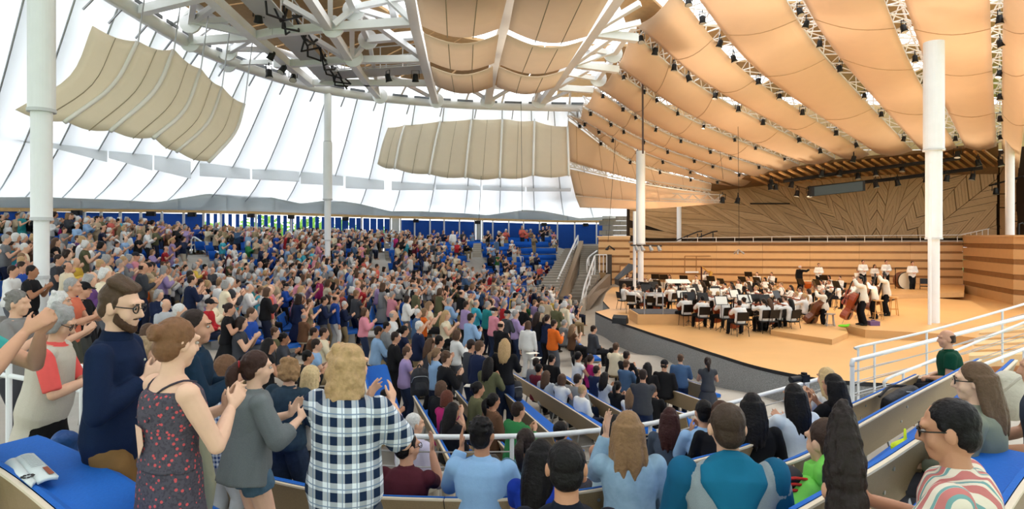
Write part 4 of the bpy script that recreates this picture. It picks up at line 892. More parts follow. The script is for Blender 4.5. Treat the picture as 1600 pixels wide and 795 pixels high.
class Fig:
    """joints and shapes of one figure; parts are collected per look and meshed afterwards"""
    def __init__(f, stand=True, lean=4, hyaw=0, hpitch=6, arms='clap', gap=.03, reach=.33, lift=.06, wide=1.0, waist=1.0, belly=0, bust=0, top='short', bottom='trousers', hem=-.07, head_h=1.0, head_w=1.0,
                 fine=False, step=.05, kneegap=.12, vest=False, skirt_len=.5, flare=.1, htilt=0, armtwist=0, loose=.0, raise_=0, dress=False, sitz=.55):
        f.hands = {}; f.mb = {k: MB() for k in ('body', 'top', 'bottom', 'shoes', 'vest')}
        b, tp, bt, sh = f.mb['body'], f.mb['top'], f.mb['bottom'], f.mb['shoes']
        P = V(0, 0, .94) if stand else V(0, 0, sitz)
        l = math.radians(lean); u = V(0, math.sin(l), math.cos(l)); f.P, f.u = P, u
        N = P+u*.50; X = V(1, 0, 0)
        f.R = Matrix.Rotation(math.radians(-hyaw), 3, 'Z') @ Matrix.Rotation(math.radians(-hpitch), 3, 'X') @ Matrix.Rotation(math.radians(htilt), 3, 'Y')
        Hc = N+V(0, .028, .152); f.Hc = Hc; f.hs = (head_w, 1, head_h)
        f.hp = lambda x, y, z: Hc+f.R @ V(x*head_w, y, z*head_h)
        sec = [(-.10, .125, .10), (-.02, .165, .118), (.06, .160, .114), (.14, .146*waist, .104), (.22, .142*waist, .104), (.32, .158, .114), (.41, .160, .105), (.46, .125, .082), (.495, .072, .066)]
        sw = .185*wide
        def torso(mb, lo, hi, g, flare=0, front=0):
            pts, rad = [], []
            ts = [lo]+[s[0] for s in sec if lo < s[0] < hi]+[hi]
            for t in ts:
                rx = interp([(s[0], s[1]) for s in sec], t); ry = interp([(s[0], s[2]) for s in sec], t); k = max(0, (.1-t))*flare
                bl = belly*math.exp(-((t-.12)/.12)**2); bu = bust*math.exp(-((t-.33)/.07)**2)
                pts.append(P+u*t+V(0, bl*.6+bu*.6+front, 0)); rad.append((rx*wide+g+k+bl*.5, ry*(.6+.4*wide)+g+k*.8+bl*.8+bu*.6))
            mb.loft(pts, rad, 18, (0, 1, 0))
        torso(b, -.10, .495, 0)
        b.loft([N-u*.05, N+V(0, .004, .03), Hc+V(0, -.012, -.05)], [.066, .054, .053], 12)
        head_shape(b, f.hp, f.R, fine)
        # arms
        C = P+u*.33; f.C = C; Mid = C+V(0, reach, lift)
        for s in (-1, 1):
            S = P+u*.430+X*s*sw*.97; tgt, d, n, curl, pole = None, None, None, .25, V(s*.75, -.35, -1)
            am = arms if isinstance(arms, str) else arms[0 if s < 0 else 1]
            if am == 'clap':
                d = V(-s*.10, .55, .83) if s < 0 else V(-s*.32, .70, .64); d.normalize(); n = V(-s, .12, 0); tgt = Mid+X*s*(gap+.018)-d*.10
            elif am == 'clap_low':
                d = V(-s*.2, .92, .35).normalized(); n = V(-s, 0, .2); tgt = Mid+X*s*(gap+.018)-d*.10
            elif am == 'rest': tgt = P+V(s*.13, .30, .10); d = V(-s*.15, 1, -.25); n = V(0, -.2, -1); curl = .3
            elif am == 'lap': tgt = P+V(s*.07, .24, .12); d = V(-s*.7, .7, -.1); n = V(-s*.3, 0, -1); curl = .5
            elif am == 'down': tgt = P+V(s*.27, .05, -.12); d = V(0, .15, -1); n = V(-s, .1, 0); curl = .4; pole = V(s*.4, -1, 0)
            elif am == 'cross': tgt = C+V(-s*.10, .21, -.06+.04*s); d = V(-s, .1, .25); n = V(0, -1, 0); curl = .2
            elif am == 'violin': tgt, d, n, curl = (C+V(-.20, .42, .16), V(.2, .2, 1), V(1, .2, 0), .8) if s < 0 else (C+V(.18, .30, .10), V(-.6, .6, -.1), V(0, -.2, -1), .6)
            elif am == 'cello': tgt, d, n, curl = (C+V(-.10, .22, .14), V(.9, .1, .4), V(0, -1, 0), .7) if s < 0 else (C+V(.26, .33, -.22), V(-.6, .6, -.2), V(0, 0, -1), .6)
            elif am == 'wind': tgt = C+V(s*.03, .26, .0+s*.07); d = V(-s*.7, .7, .1); n = V(0, -.5, .2); curl = .9
            elif am == 'bass': tgt, d, n, curl = (C+V(-.22, .28, .34), V(.8, .3, .3), V(0, -1, 0), .9) if s < 0 else (C+V(.04, .36, -.18), V(-.4, .8, -.3), V(0, 0, -1), .6)
            elif am == 'point': tgt = C+V(s*.22, .52, .16); d = V(0, 1, .1); n = V(0, 0, -1); curl = .15
            elif am == 'face': tgt = C+V(s*.12, .30, .20); d = V(-s*.1, .25, 1); n = V(-s*.5, -.4, 0); curl = .15; pole = V(s*.3, -.2, -1)
            elif am == 'up': tgt = C+V(s*.22, .30, .12); d = V(s*.1, .3, 1); n = V(-s*.8, .3, 0); curl = .15; pole = V(s*.3, -.2, -1)
            elif am == 'open': tgt = C+V(s*.16, .40, -.02); d = V(-s*.2, 1, .35); n = V(-s*.6, 0, 1); curl = .2
            elif am == 'seatback': tgt = C+V(s*.5, -.16, -.04); d = V(s, 0, -.3); n = V(0, -.3, -1); pole = V(s*.3, -.8, .6)
            else: tgt, d, n, curl = (Vector(q) if not isinstance(q, (int, float)) else q for q in am)
            E, Wr = ik(S, tgt, .285, .255, pole); d = Vector(d)
            bb = MB(); 
            b.ell(S, (.058, .056, .056)); limb(b, S, E, (.053, .052, .045, .041)); limb(b, E, Wr, (.041, .044, .037, .028)); b.ell(E, (.042, .042, .042))
            make_hand(b, Wr+(Wr-E).normalized()*.015, d, Vector(n), s, curl, fine); f.hands[s] = (Wr, E, S, d.normalized())
            if top:
                g = .013+loose; tp.ell(S, (.053+g, .054+g, .053+g))
                fr = {'long': 1, 'short': .55, 'elbow': .92, 'cap': .3, 'three': 1, 'none': 0}[top]
                if fr: limb(tp, S, S.lerp(E, fr), (.051+g, .052+g, .047+g*1.2, .044+g*1.35))
                if top in ('long', 'three'):
                    tp.ell(E, (.045+g,)*3); e2 = E.lerp(Wr, .97 if top == 'long' else .5); limb(tp, E, e2, (.044+g, .047+g, .042+g, .034+g*.8 if top == 'long' else .044+g))
        if top == 'none': f.mb['top'] = tp = MB()
        if top:
            torso(tp, hem, .44 if top == 'none' else .49, .023+loose, flare)
            if top != 'none': tp.loft([N-u*.035, N+V(0, .0, .022)], [(.078, .074), (.062, .06)], 12, (0, 1, 0))
        if vest:
            torso(f.mb['vest'], vest if vest is not True else hem-.14, .49, .036+loose, flare*2.2)
            for s in (-1, 1): f.mb['vest'].ell(P+u*.445+X*s*sw*.82, (.075, .075, .06))
        # legs
        for s in (-1, 1):
            H = P+V(s*.09*wide, 0, -.02)
            if stand: A = V(s*.095, s*step, .085); K, A = ik(H, A, .44, .42, (0, 1, 0))
            else: A = V(s*(kneegap+.01), .47, .085); K, A = ik(H, A, .455, .43, (s*kneegap*.8, .5, 1))
            q = .85+.15*wide
            limb(b, H, K, (.076*q, .082*q, .07*q, .054)); limb(b, K, A, (.053, .058, .046, .035)); b.ell(K, (.055, .056, .056))
            b.loft([A+V(0, -.045, -.045), A+V(0, .02, -.04), A+V(0, .10, -.055), A+V(0, .165, -.065)], [(.030, .038), (.036, .042), (.043, .028), (.03, .016)], 10, (0, 0, 1))
            b.loft([A+V(0, 0, .03), A+V(0, 0, -.05)], [.036, .04], 10)
            if sh is not None: sh.loft([A+V(0, -.065, -.045), A+V(0, -.04, -.04), A+V(0, .03, -.038), A+V(0, .11, -.05), A+V(0, .19, -.062)], [(.028, .03), (.042, .046), (.045, .048), (.051, .036), (.032, .021)], 12, (0, 0, 1))
            g = .014+loose*.6
            if bottom == 'trousers': limb(bt, H, K, (.076*q+g, .088*q+g, .075*q+g, .06+g)); limb(bt, K, A+V(0, 0, -.02), (.06+g, .062+g, .055+g, .052+g)); bt.ell(K, (.061+g,)*3)
            elif bottom == 'shorts': limb(bt, H, H.lerp(K, .93), (.078*q+g, .092*q+g, .088*q+g, .084+g))
            elif bottom == 'short_shorts': limb(bt, H, H.lerp(K, .42), (.080*q+g, .092*q+g, .092*q+g))
            elif bottom == 'skirt' and not stand: limb(bt, H, K, (.10*q+g, .10*q+g, .09*q+g, .085+g)); limb(bt, K, K.lerp(A, .2), (.08+g, .085+g))
        if bottom == 'skirt' and stand:
            z0 = P.z+.10; bt.loft([V(0, .01, z0-skirt_len*k/4) for k in range(5)], [(.155*wide+.012, .12*wide+.012), (.185*wide, .145*wide), (.20*wide+flare*.4, .165*wide+flare*.4), (.21*wide+flare*.8, .18*wide+flare*.8), (.215*wide+flare*1.1, .185*wide+flare*1.1)], 22, (0, 1, 0))
        elif bottom: torso(bt, -.115, .085, .008)

WORK = bpy.data.scenes.new('workbench')        # empty side scene: joining shapes there is quick
def wdg():
    vl = WORK.view_layers[0]; vl.update(); return vl.depsgraph
def finish(mb, voxel, target=None, smooth=4, amp=0, freq=6, stretch=1.0, name='surface'):
    """voxel-joins overlapping shapes to one continuous surface"""
    me = mb.mesh('tmp'); o = bpy.data.objects.new('tmp', me); WORK.collection.objects.link(o)
    r = o.modifiers.new('r', 'REMESH'); r.mode = 'VOXEL'; r.voxel_size = voxel
    if smooth: s = o.modifiers.new('s', 'SMOOTH'); s.factor = .5; s.iterations = smooth
    dg = wdg()
    m2 = bpy.data.meshes.new_from_object(o.evaluated_get(dg), depsgraph=dg)
    if amp:
        n = len(m2.vertices); co = np.empty(n*3, np.float32); no = np.empty(n*3, np.float32)
        m2.vertices.foreach_get('co', co); m2.vertices.foreach_get('normal', no); co = co.reshape(-1, 3); no = no.reshape(-1, 3)
        h = np.array([mnoise.noise((c[0]*freq, c[1]*freq, c[2]*freq*stretch)) for c in co.tolist()])
        m2.vertices.foreach_set('co', (co+no*(h*amp)[:, None]).astype(np.float32).ravel())
    tris = len(m2.polygons)*2
    if target and tris > target:
        o.modifiers.clear(); o.data = m2; bpy.data.meshes.remove(me); me = m2
        d = o.modifiers.new('d', 'DECIMATE'); d.ratio = target/tris
        dg = wdg(); m2 = bpy.data.meshes.new_from_object(o.evaluated_get(dg), depsgraph=dg)
    bpy.data.objects.remove(o); bpy.data.meshes.remove(me)
    m2.name = name; m2.shade_smooth(); m2.materials.clear()
    return m2

# ------------------------------------------------------------------ cloth, skin and hair looks
def objcolor(name, rough, amt=.12, scale=14, bump=.25, spec=.25):
    m = mat(name, (.5, .5, .5), rough, bump=bump, bscale=scale, spec=spec); nt = m.node_tree; b = nt.nodes['Principled BSDF']
    oi = nt.nodes.new('ShaderNodeObjectInfo'); n = nt.nodes.new('ShaderNodeTexNoise'); n.inputs['Scale'].default_value = scale
    tc = [x for x in nt.nodes if x.type == 'TEX_COORD'][0]; nt.links.new(tc.outputs['Object'], n.inputs['Vector'])
    hv = nt.nodes.new('ShaderNodeHueSaturation'); mp = nt.nodes.new('ShaderNodeMapRange'); mp.inputs['To Min'].default_value = 1-amt; mp.inputs['To Max'].default_value = 1+amt
    nt.links.new(n.outputs['Fac'], mp.inputs['Value']); nt.links.new(mp.outputs['Result'], hv.inputs['Value']); nt.links.new(oi.outputs['Color'], hv.inputs['Color']); nt.links.new(hv.outputs['Color'], b.inputs['Base Color'])
    return m
M_CLOTH = objcolor('cloth', .85, .12, 9, .35, .15)
M_SKIN = objcolor('skin', .55, .06, 20, .1, .3)
M_HAIR = objcolor('hair', .45, .3, 45, .45, .16)
M_SHOE = objcolor('leather', .5, .1, 20, .1, .3)
def pattern(name, kind, c1, c2, c3=None, f=9.0):
    """woven and printed cloths, laid out in the garment's own coordinates"""
    m = mat(name, c1, .85, bump=.35, bscale=9, spec=.15); nt = m.node_tree; b = nt.nodes['Principled BSDF']; L = nt.links
    tc = [x for x in nt.nodes if x.type == 'TEX_COORD'][0]; sp = nt.nodes.new('ShaderNodeSeparateXYZ'); L.new(tc.outputs['Object'], sp.inputs[0])
    def mth(op, a, v):
        n = nt.nodes.new('ShaderNodeMath'); n.operation = op
        for i, q in enumerate((a, v)):
            if isinstance(q, (int, float)): n.inputs[i].default_value = q
            else: L.new(q, n.inputs[i])
        return n.outputs[0]
    def mix(fac, a, c):
        n = nt.nodes.new('ShaderNodeMix'); n.data_type = 'RGBA'
        for k, q in (('Factor', fac), ('A', a), ('B', c)):
            if isinstance(q, (int, float)): n.inputs[k].default_value = q
            elif isinstance(q, tuple): n.inputs[k].default_value = q+(1,)
            else: L.new(q, n.inputs[k])
        return n.outputs['Result']
    hx = mth('ADD', sp.outputs['X'], mth('MULTIPLY', sp.outputs['Y'], .8)); z = sp.outputs['Z']
    st = lambda src, fr, duty, off=0.0: mth('LESS_THAN', mth('FRACT', mth('ADD', mth('MULTIPLY', src, fr), off), 0), duty)
    if kind == 'plaid':
        base = mix(mth('MULTIPLY', mth('ADD', st(hx, f, .5), st(z, f, .5, .3)), .5), c1, c2)
        if c3: base = mix(mth('MULTIPLY', mth('MAXIMUM', st(hx, f, .07, .2), st(z, f, .07, .65)), .8), base, c3)
        out = base
    elif kind == 'gingham': out = mix(mth('MULTIPLY', mth('ADD', st(hx, f, .5), st(z, f, .5)), .5), c1, c2)
    elif kind == 'grid': out = mix(mth('MAXIMUM', st(hx, f, .2), st(z, f, .2)), c1, c2)
    elif kind == 'stripes': out = mix(st(hx, f, .4), mix(st(hx, f*1.7, .3, .4), c1, c3 or c1), c2)
    elif kind in ('floral', 'print', 'heather'):
        v = nt.nodes.new('ShaderNodeTexVoronoi'); v.inputs['Scale'].default_value = f; L.new(tc.outputs['Object'], v.inputs['Vector'])
        n = nt.nodes.new('ShaderNodeTexNoise'); n.inputs['Scale'].default_value = f*(6 if kind == 'heather' else 2.2); L.new(tc.outputs['Object'], n.inputs['Vector'])
        g = mix(mth('GREATER_THAN', n.outputs['Fac'], .54), c1, c3 or tuple(x*.7 for x in c1))
        out = mix(n.outputs['Fac'], c1, c2) if kind == 'heather' else mix(mth('LESS_THAN', v.outputs['Distance'], .26 if kind == 'floral' else .4), g, c2)
    elif kind == 'denim': 
        n = nt.nodes.new('ShaderNodeTexNoise'); n.inputs['Scale'].default_value = f; n.inputs['Detail'].default_value = 6; L.new(tc.outputs['Object'], n.inputs['Vector']); out = mix(n.outputs['Fac'], c1, c2)
    L.new(out, b.inputs['Base Color'])
    return m
S = lambda r, g, b: tuple(((x/255)/12.92 if x/255 <= .04045 else ((x/255+.055)/1.055)**2.4) for x in (r, g, b))   # screen colour to linear
SK = [S(214,168,140), S(200,150,122), S(188,136,106), S(222,180,154), S(160,110,82), S(120,80,58)]
HC = dict(grey=S(150,148,146), white=S(205,203,200), black=S(22,19,20), dark=S(45,34,30), brown=S(84,62,48), light=S(128,100,74), blonde=S(178,146,104), red=S(92,50,38))
# ================================================================== nearest people, one by one
M_EYE = mat('eye_white', (.5, .46, .42), .4); M_IRIS = mat('iris', (.03, .02, .015), .2); M_BROW = mat('brow', (.05, .035, .025), .9)
M_GLASS = mat('spectacle_frame', (.015, .013, .012), .3); M_NAIL = mat('nail', (.7, .45, .38), .4)
def person_at(px, ytop, Y, nominal, yaw, label, group=None, clampz=(.88, 1.14), s=None, name='person'):
    top = W(px, ytop, Y); g = gz(top.x, Y)
    sc = s or max(clampz[0], min(clampz[1], (top.z-g)/nominal))
    return thing(name, label, 'person', (top.x, Y, top.z-sc*nominal), -math.radians(yaw), group), sc
def glasses(hp, parent, R):
    mb = MB()
    for s in (-1, 1):
        mb.loft([hp(s*.034+.024*math.cos(a), .101-.006*abs(math.cos(a)), .008+.02*math.sin(a)) for a in [2*PI*k/14 for k in range(14)]], .0032, 5, None, True)
        mb.tube([hp(s*.058, .096, .014), hp(s*.078, .06, .014), hp(s*.082, -.012, .012)], .003, 5)
    mb.tube([hp(-.012, .106, .012), hp(.012, .106, .012)], .003, 5); mb.build('glasses', M_GLASS, parent)
def face_bits(f, parent, brow=M_BROW):
    for s in (-1, 1):
        e = MB().ell(f.hp(s*.030, .0835, .008), (.0112, .0105, .0082), f.R, 12, 8).build('eye', M_EYE, parent, True)
        MB().ell(f.hp(s*.030, .0912, .008), (.0076, .0040, .0070), f.R, 10, 6).build('iris', M_IRIS, e, True)
        MB().cap(f.hp(s*.014, .094, .030), f.hp(s*.048, .084, .032), .0045, .0035, 6).build('eyebrow', brow, parent)
def hero(label, px, ytop, Y, yaw, skin, hair, hcol, topm, botm, voxel=.0095, tris=14000, shoes=None, brow=None, spec=False, face=False, beard=None, cap=None, s=None, extra=None, hairfreq=40, **kw):
    f = Fig(fine=True, **kw); nominal = f.Hc.z+(.125 if hair != 'quiff' else .30)*kw.get('head_h', 1)+(.02 if hair in ('swept', 'wavy', 'curls') else 0)
    t, sc = person_at(px, ytop, Y, nominal, yaw, label, s=s)
    me = finish(f.mb['body'], voxel, tris, 3, name='person_body'); me.materials.append(M_SKIN)
    t_ = t; nm = t.name; loc, rot = t.location.copy(), t.rotation_euler.copy(); lab, cat = t['label'], t['category']; bpy.data.objects.remove(t)
    t = link('person', me, None, loc, None, label=lab, category=cat); t.rotation_euler = rot; t.scale = (sc,)*3
    t.color = tuple(skin)+(1,)
    def part(name, mb, m, vox=.011, tr=9000, amp=.007, fr=9, st=.5, sm=5, col=None):
        if not mb.v: return None
        me = finish(mb, vox, tr, sm, amp, fr, st, name); 
        if isinstance(m, tuple): col, m = m, M_CLOTH
        me.materials.append(m); o = link(name, me, t)
        if col: o.color = tuple(col)+(1,)
        return o
    tn = {'none': 'dress_top', 'long': 'shirt', 'short': 'shirt', 'elbow': 'top', 'three': 'top', 'cap': 'top'}.get(kw.get('top', 'short'), 'shirt')
    part(tn, f.mb['top'], topm)
    if kw.get('vest'): part('vest', f.mb['vest'], kw_vest[label])
    bn = {'trousers': 'trousers', 'shorts': 'shorts', 'short_shorts': 'shorts', 'skirt': 'skirt'}[kw.get('bottom', 'trousers')]
    part(bn, f.mb['bottom'], botm, .013, 6000, .010, 7, .6)
    if shoes: part('shoes', f.mb['shoes'], M_SHOE, .011, 1500, 0, col=shoes)
    if hair:
        hb = MB(); hair_shape(hb, f.hp, f.R, hair)
        part('hair', hb, M_HAIR, .0075 if hair not in ('long', 'long_wavy') else .0095, 9000, .012 if hair == 'quiff' else .0032 if hair not in ('buzz',) else .002, hairfreq, .35, 3, col=hcol)
    if cap:
        cb = MB(); cap_shape(cb, f.hp, f.R); part('cap', cb, cap, .009, 3000, 0)
    if face: face_bits(f, t)
    if spec: glasses(f.hp, t, f.R)
    if beard:
        bb = MB(); 
        for k in range(15): a = PI*k/14; bb.cap(f.hp(.066*math.cos(a), .018+.062*math.sin(a), -.03-.056*math.sin(a)), f.hp(.060*math.cos(a), .012+.066*math.sin(a), -.062-.05*math.sin(a)), .0095, .012, 6)
        bb.cap(f.hp(-.026, .087, -.047), f.hp(.026, .087, -.047), .007, .007, 6); part('beard', bb, M_HAIR, .006, 3000, .003, 60, 1, 2, col=beard)
    if extra: extra(f, t, part)
    return t
kw_vest = {}
DENIM = pattern('denim_dark', 'denim', S(28,38,56), S(46,60,84), f=30); DENIM_L = pattern('denim_light', 'denim', S(120,150,175), S(160,188,208), f=20); JEANJ = pattern('denim_jacket', 'denim', S(26,38,50), S(52,72,90), f=16)
KHAKI = pattern('chino_brown', 'denim', S(112,82,46), S(140,106,64), f=12)

# lady in coral with the long oatmeal vest
L1 = 'grey-haired woman in coral top and long oatmeal vest clapping behind the open book'
kw_vest[L1] = pattern('oatmeal_knit', 'heather', S(176,168,154), S(206,198,184), f=40)
hero(L1, 66, 479, 4.9, 72, SK[0], 'grey_bob', HC['grey'], S(226,92,88), S(20,18,20), top='elbow', bottom='skirt', skirt_len=.92, flare=.04, hpitch=28, hyaw=4, lean=10, vest=-.36, wide=1.05, belly=.03, reach=.34, lift=-.04, gap=.03, hem=-.05, face=True, spec=True, shoes=S(30,28,28))
# man with round dark glasses
def man_extra(f, t, part):
    mb = MB(); mb.loft([f.P+f.u*.46, f.P+f.u*.50+V(0, .006, 0), f.P+f.u*.535+V(0, .008, 0)], [(.095, .088), (.078, .076), (.072, .07)], 14, (0, 1, 0)); part('collar', mb, S(17,30,56), .008, 900, .002)
    b = MB()
    for k in range(4): b.ell(f.P+f.u*(.05+.11*k)+V(0, .145, 0), (.007, .005, .007), None, 8, 6)
    b.build('buttons', mat('button', (.7, .68, .6), .4), t, kind='stuff')
hero('man with dark-rimmed glasses, beard and navy shirt clapping at the near left', 175, 436, 3.7, 82, SK[3], 'swept', S(78,60,46), pattern('navy_oxford', 'heather', S(10,22,46), S(26,42,74), f=60), KHAKI, voxel=.007, tris=26000, top='long', hem=-.13, hpitch=9, hyaw=8, lean=2, reach=.24, lift=.02, gap=.03, wide=.90, face=True, spec=True, beard=S(74,52,38), flare=.06, loose=.0, extra=man_extra, shoes=S(60,40,28))
# woman with the bun and strappy dress
DRESS = pattern('rose_print', 'floral', S(80,76,86), S(196,84,88), S(69,65,75), f=36)
def dress_extra(f, t, part):
    P, u = f.P, f.u; back = lambda x, tt, y: P+u*tt+V(x, y, 0)
    sm = MB()
    for s in (-1, 1): sm.tube(curve3([back(s*.115, .47, .07), back(s*.11, .485, .0), back(s*.06, .44, -.085), back(-s*.06, .31, -.128)], 10), .0055, 6)
    sm.build('straps', mat('strap', S(62,56,66), .8), t)
    mb = MB(); mb.quad(back(-.035, .285, -.1405), back(.03, .275, -.1405), back(.045, .20, -.1365), back(.0, .13, -.1345)); mb.poly([back(-.035, .285, -.1405), back(.0, .13, -.1345), back(-.02, .2, -.1355)])
    o = mb.build('back_cutout', M_SKIN, t); o.color = tuple(SK[3])+(1,); md = o.modifiers.new('thickness', 'SOLIDIFY'); md.thickness = .003
    w = MB(); w.loft([P+u*.105, P+u*.135], [(.158, .122), (.156, .12)], 20, (0, 1, 0)); part('waistband', w, mat('waistband', S(66,60,70), .85), .008, 2000, .003)
hero('woman with hair in a bun wearing a strappy grey dress with red flowers', 262, 498, 3.15, 38, SK[3], 'bun', S(120,84,58), DRESS, DRESS, voxel=.0075, tris=24000, top='none', bottom='skirt', skirt_len=.80, flare=.06, hem=.06, hpitch=10, hyaw=-8, lean=2, reach=.34, lift=.02, gap=.02, wide=.98, waist=.95, bust=.03, face=True, extra=dress_extra)
hero('dark-haired man in a navy zip jacket clapping beyond the woman in the dress', 292, 484, 4.6, 70, SK[1], 'short', HC['dark'], S(24,46,66), S(150,150,126), top='long', hem=-.10, hpitch=2, hyaw=10, reach=.34, lift=-.02, wide=1.04, loose=.012, face=True, shoes=S(40,36,34))
hero('blond-grey haired woman in a floral blouse and white trousers half hidden by the bearded man', 212, 527, 5.4, 60, SK[0], 'pixie', S(150,128,98), pattern('grey_floral', 'floral', S(96,92,104), S(210,205,205), S(60,58,66), f=22), S(214,218,222), top='short', hem=-.12, lift=.0, shoes=S(200,200,200))
hero('small woman in a blue gingham shirt and white trousers beside the grey cardigan', 344, 556, 5.5, 40, SK[0], 'bob', S(112,80,58), pattern('blue_gingham', 'gingham', S(220,226,236), S(44,70,128), f=26), S(206,210,216), top='cap', hem=-.15, lift=.05, shoes=S(200,200,200))
def card_extra(f, t, part):
    d = MB(); d.loft([f.P+f.u*.30+V(0, .02, 0), f.P+f.u*.05+V(0, -.02, 0), f.P+f.u*-.14+V(.02, -.045, 0)], [(.17, .12), (.205, .15), (.245, .17)], 20, (0, 1, 0)); part('cardigan_back', d, _m['grey_knit'], .011, 5000, .012, 7, .3)
    MB().ell(f.hp(0, -.13, .02), (.033, .012, .033), f.R, 12, 8).build('hair_tie', mat('hair_tie', S(150,30,40), .6), t)
    w = f.hands[1][0]; MB().loft([w+V(0, -.012, -.02), w+V(0, -.008, -.012)], .034, 12).build('bracelet', mat('bracelet', S(160,130,90), .4), t)
pattern('grey_knit', 'heather', S(88,94,96), S(124,130,132), f=50)
hero('young woman with a dark ponytail in a grey cardigan and denim shorts', 388, 549, 4.05, 52, SK[3], 'pony', S(58,38,32), _m['grey_knit'], pattern('denim_shorts', 'denim', S(52,76,98), S(92,120,140), f=24), top='three', bottom='short_shorts', hem=-.10, reach=.36, lift=.0, gap=.09, hpitch=6, hyaw=8, wide=.95, loose=.012, face=True, extra=card_extra, shoes=S(120,100,84))
hero('woman with short dark blond hair in a dark denim jacket and jeans, seen from behind', 447, 560, 6.3, 22, SK[0], 'pixie', S(150,116,80), JEANJ, DENIM, top='long', hem=-.08, lift=-.02, wide=1.04, loose=.014, shoes=S(40,40,44))
hero('blonde bobbed woman in a cream top beside the denim jacket', 480, 572, 6.6, 30, SK[0], 'bob', S(206,180,136), S(214,206,196), S(70,70,80), top='long', lift=0)
def plaid_extra(f, t, part):
    mb = MB(); mb.loft([f.P+f.u*.47, f.P+f.u*.50, f.P+f.u*.525], [(.10, .09), (.085, .082), (.082, .08)], 14, (0, 1, 0)); part('collar', mb, _m['navy_plaid'], .009, 900, 0)
pattern('navy_plaid', 'plaid', S(222,228,234), S(24,40,66), S(96,120,150), f=10.5)
hero('woman with wavy blond hair in a navy and white plaid shirt, back turned', 537, 534, 3.5, 22, SK[0], 'wavy', S(176,144,104), _m['navy_plaid'], pattern('grey_denim', 'denim', S(62,66,76), S(84,88,98), f=26), voxel=.0078, tris=20000, top='elbow', hem=-.12, reach=.36, lift=.12, gap=.06, hpitch=4, hyaw=15, wide=1.10, belly=.02, loose=.018, flare=.08, extra=plaid_extra, hairfreq=28, shoes=S(40,40,44))
hero('man in a teal polo and dark shorts clapping at the left edge of the picture', -74, 440, 3.4, 82, SK[1], 'grey_bob', HC['grey'], S(64,160,154), S(34,36,40), top='short', bottom='shorts', reach=.42, lift=.24, gap=.02, hem=-.10, wide=1.05, face=True, shoes=S(30,30,30))
hero('older person with curly grey hair behind the clapping hands at left edge', 18, 452, 6.4, 80, SK[0], 'curls', S(120,116,112), S(130,128,126), S(60,60,66), top='short', shoes=S(30,30,30))
hero('white-haired woman in a dark floral dress and sandals by the white rail', 86, 455, 7.9, 70, SK[0], 'grey_bob', HC['white'], pattern('pink_floral', 'floral', S(40,30,48), S(206,110,140), S(180,176,180), f=16), _m['pink_floral'], top='cap', bottom='skirt', skirt_len=.62, hem=-.02, lift=.0, reach=.36, face=True, shoes=S(96,74,58), wide=1.0)
hero('grey-haired man in a salmon orange polo and olive shorts by the white rail', 106, 434, 8.9, 74, SK[1], 'short', HC['grey'], S(204,110,84), S(70,72,62), top='short', bottom='shorts', lift=-.02, reach=.38, hem=-.10, wide=1.06, shoes=S(24,22,22))
hero('man in a black cap and black polo clapping beside the salmon polo', 124, 440, 9.8, 80, SK[1], 'cap', HC['grey'], S(26,26,30), S(60,62,60), top='short', bottom='shorts', cap=S(24,24,26), lift=.0, reach=.38, wide=1.06, shoes=S(30,30,32))
# the seated rows along the bottom
hero('white-haired man in a pale lilac shirt sitting beyond the white rail', 642, 647, 7.3, 40, SK[0], 'short', HC['white'], S(196,190,212), S(186,178,164), stand=False, top='long', arms='lap', hpitch=2, lean=4, wide=1.12, belly=.04, loose=.014, hyaw=20)
hero('young man in a maroon tee with black hair and glasses, seated from behind', 631, 678, 5.02, 12, SK[1], 'short', HC['black'], pattern('maroon_knit', 'heather', S(64,22,34), S(92,40,50), f=60), S(40,40,50), stand=False, top='short', arms=('rest', 'face'), spec=True, hpitch=4, hyaw=35, wide=1.05, lean=6, head_w=1.06)
hero('young man in a light blue shirt with thick black hair, seated from behind', 751, 654, 4.75, 10, SK[2], 'wavy_short', HC['black'], pattern('sky_oxford', 'heather', S(128,170,216), S(160,196,232), f=60), S(40,44, 60), stand=False, top='long', arms=('up', 'rest'), hpitch=2, hyaw=10, wide=1.02, loose=.006)
hero('woman with long black hair in a royal blue top, seated left of the black-haired man', 843, 690, 4.4, 20, SK[2], 'long', HC['black'], S(24,52,150), S(40,40,50), stand=False, top='short', arms='clap', hyaw=10)
hero('woman with a dark ponytail and teal denim shirt behind the woman in royal blue', 818, 672, 5.3, 25, SK[2], 'pony', HC['dark'], S(84,116,130), S(40,40,50), stand=False, top='short', arms='clap')
hero('black-haired man in a dark navy tee at bottom centre, seen from behind', 886, 694, 2.78, 2, SK[2], 'short', HC['black'], S(20,26,38), S(40,40,50), voxel=.0075, tris=20000, stand=False, top='short', arms=((V(-.14, .16, .74), V(-.1, .3, 1), V(.6, .3, 0), .15), 'rest'), hpitch=4, wide=1.02, head_w=1.08, hairfreq=30)
hero('black-haired boy in a pale tee whose head shows above the white rail', 873, 660, 7.2, 30, SK[2], 'short', HC['black'], S(200,204,206), S(60,60,70), stand=False, top='short', arms='rest')
hero('woman with long wavy light brown hair in a pale denim shirt, one hand raised', 984, 645, 4.55, 2, SK[0], 'long_wavy', S(140,108,76), DENIM_L, S(60,60,72), voxel=.008, tris=18000, stand=False, top='long', arms=('face', 'rest'), hpitch=2, hyaw=12, wide=.98, loose=.008, hairfreq=22)
hero('black-haired woman in a pale mint padded vest beside the denim shirt', 957, 650, 5.3, 30, SK[2], 'long', HC['black'], S(186,206,200), S(60,60,70), stand=False, top='none', arms='clap', loose=.02)
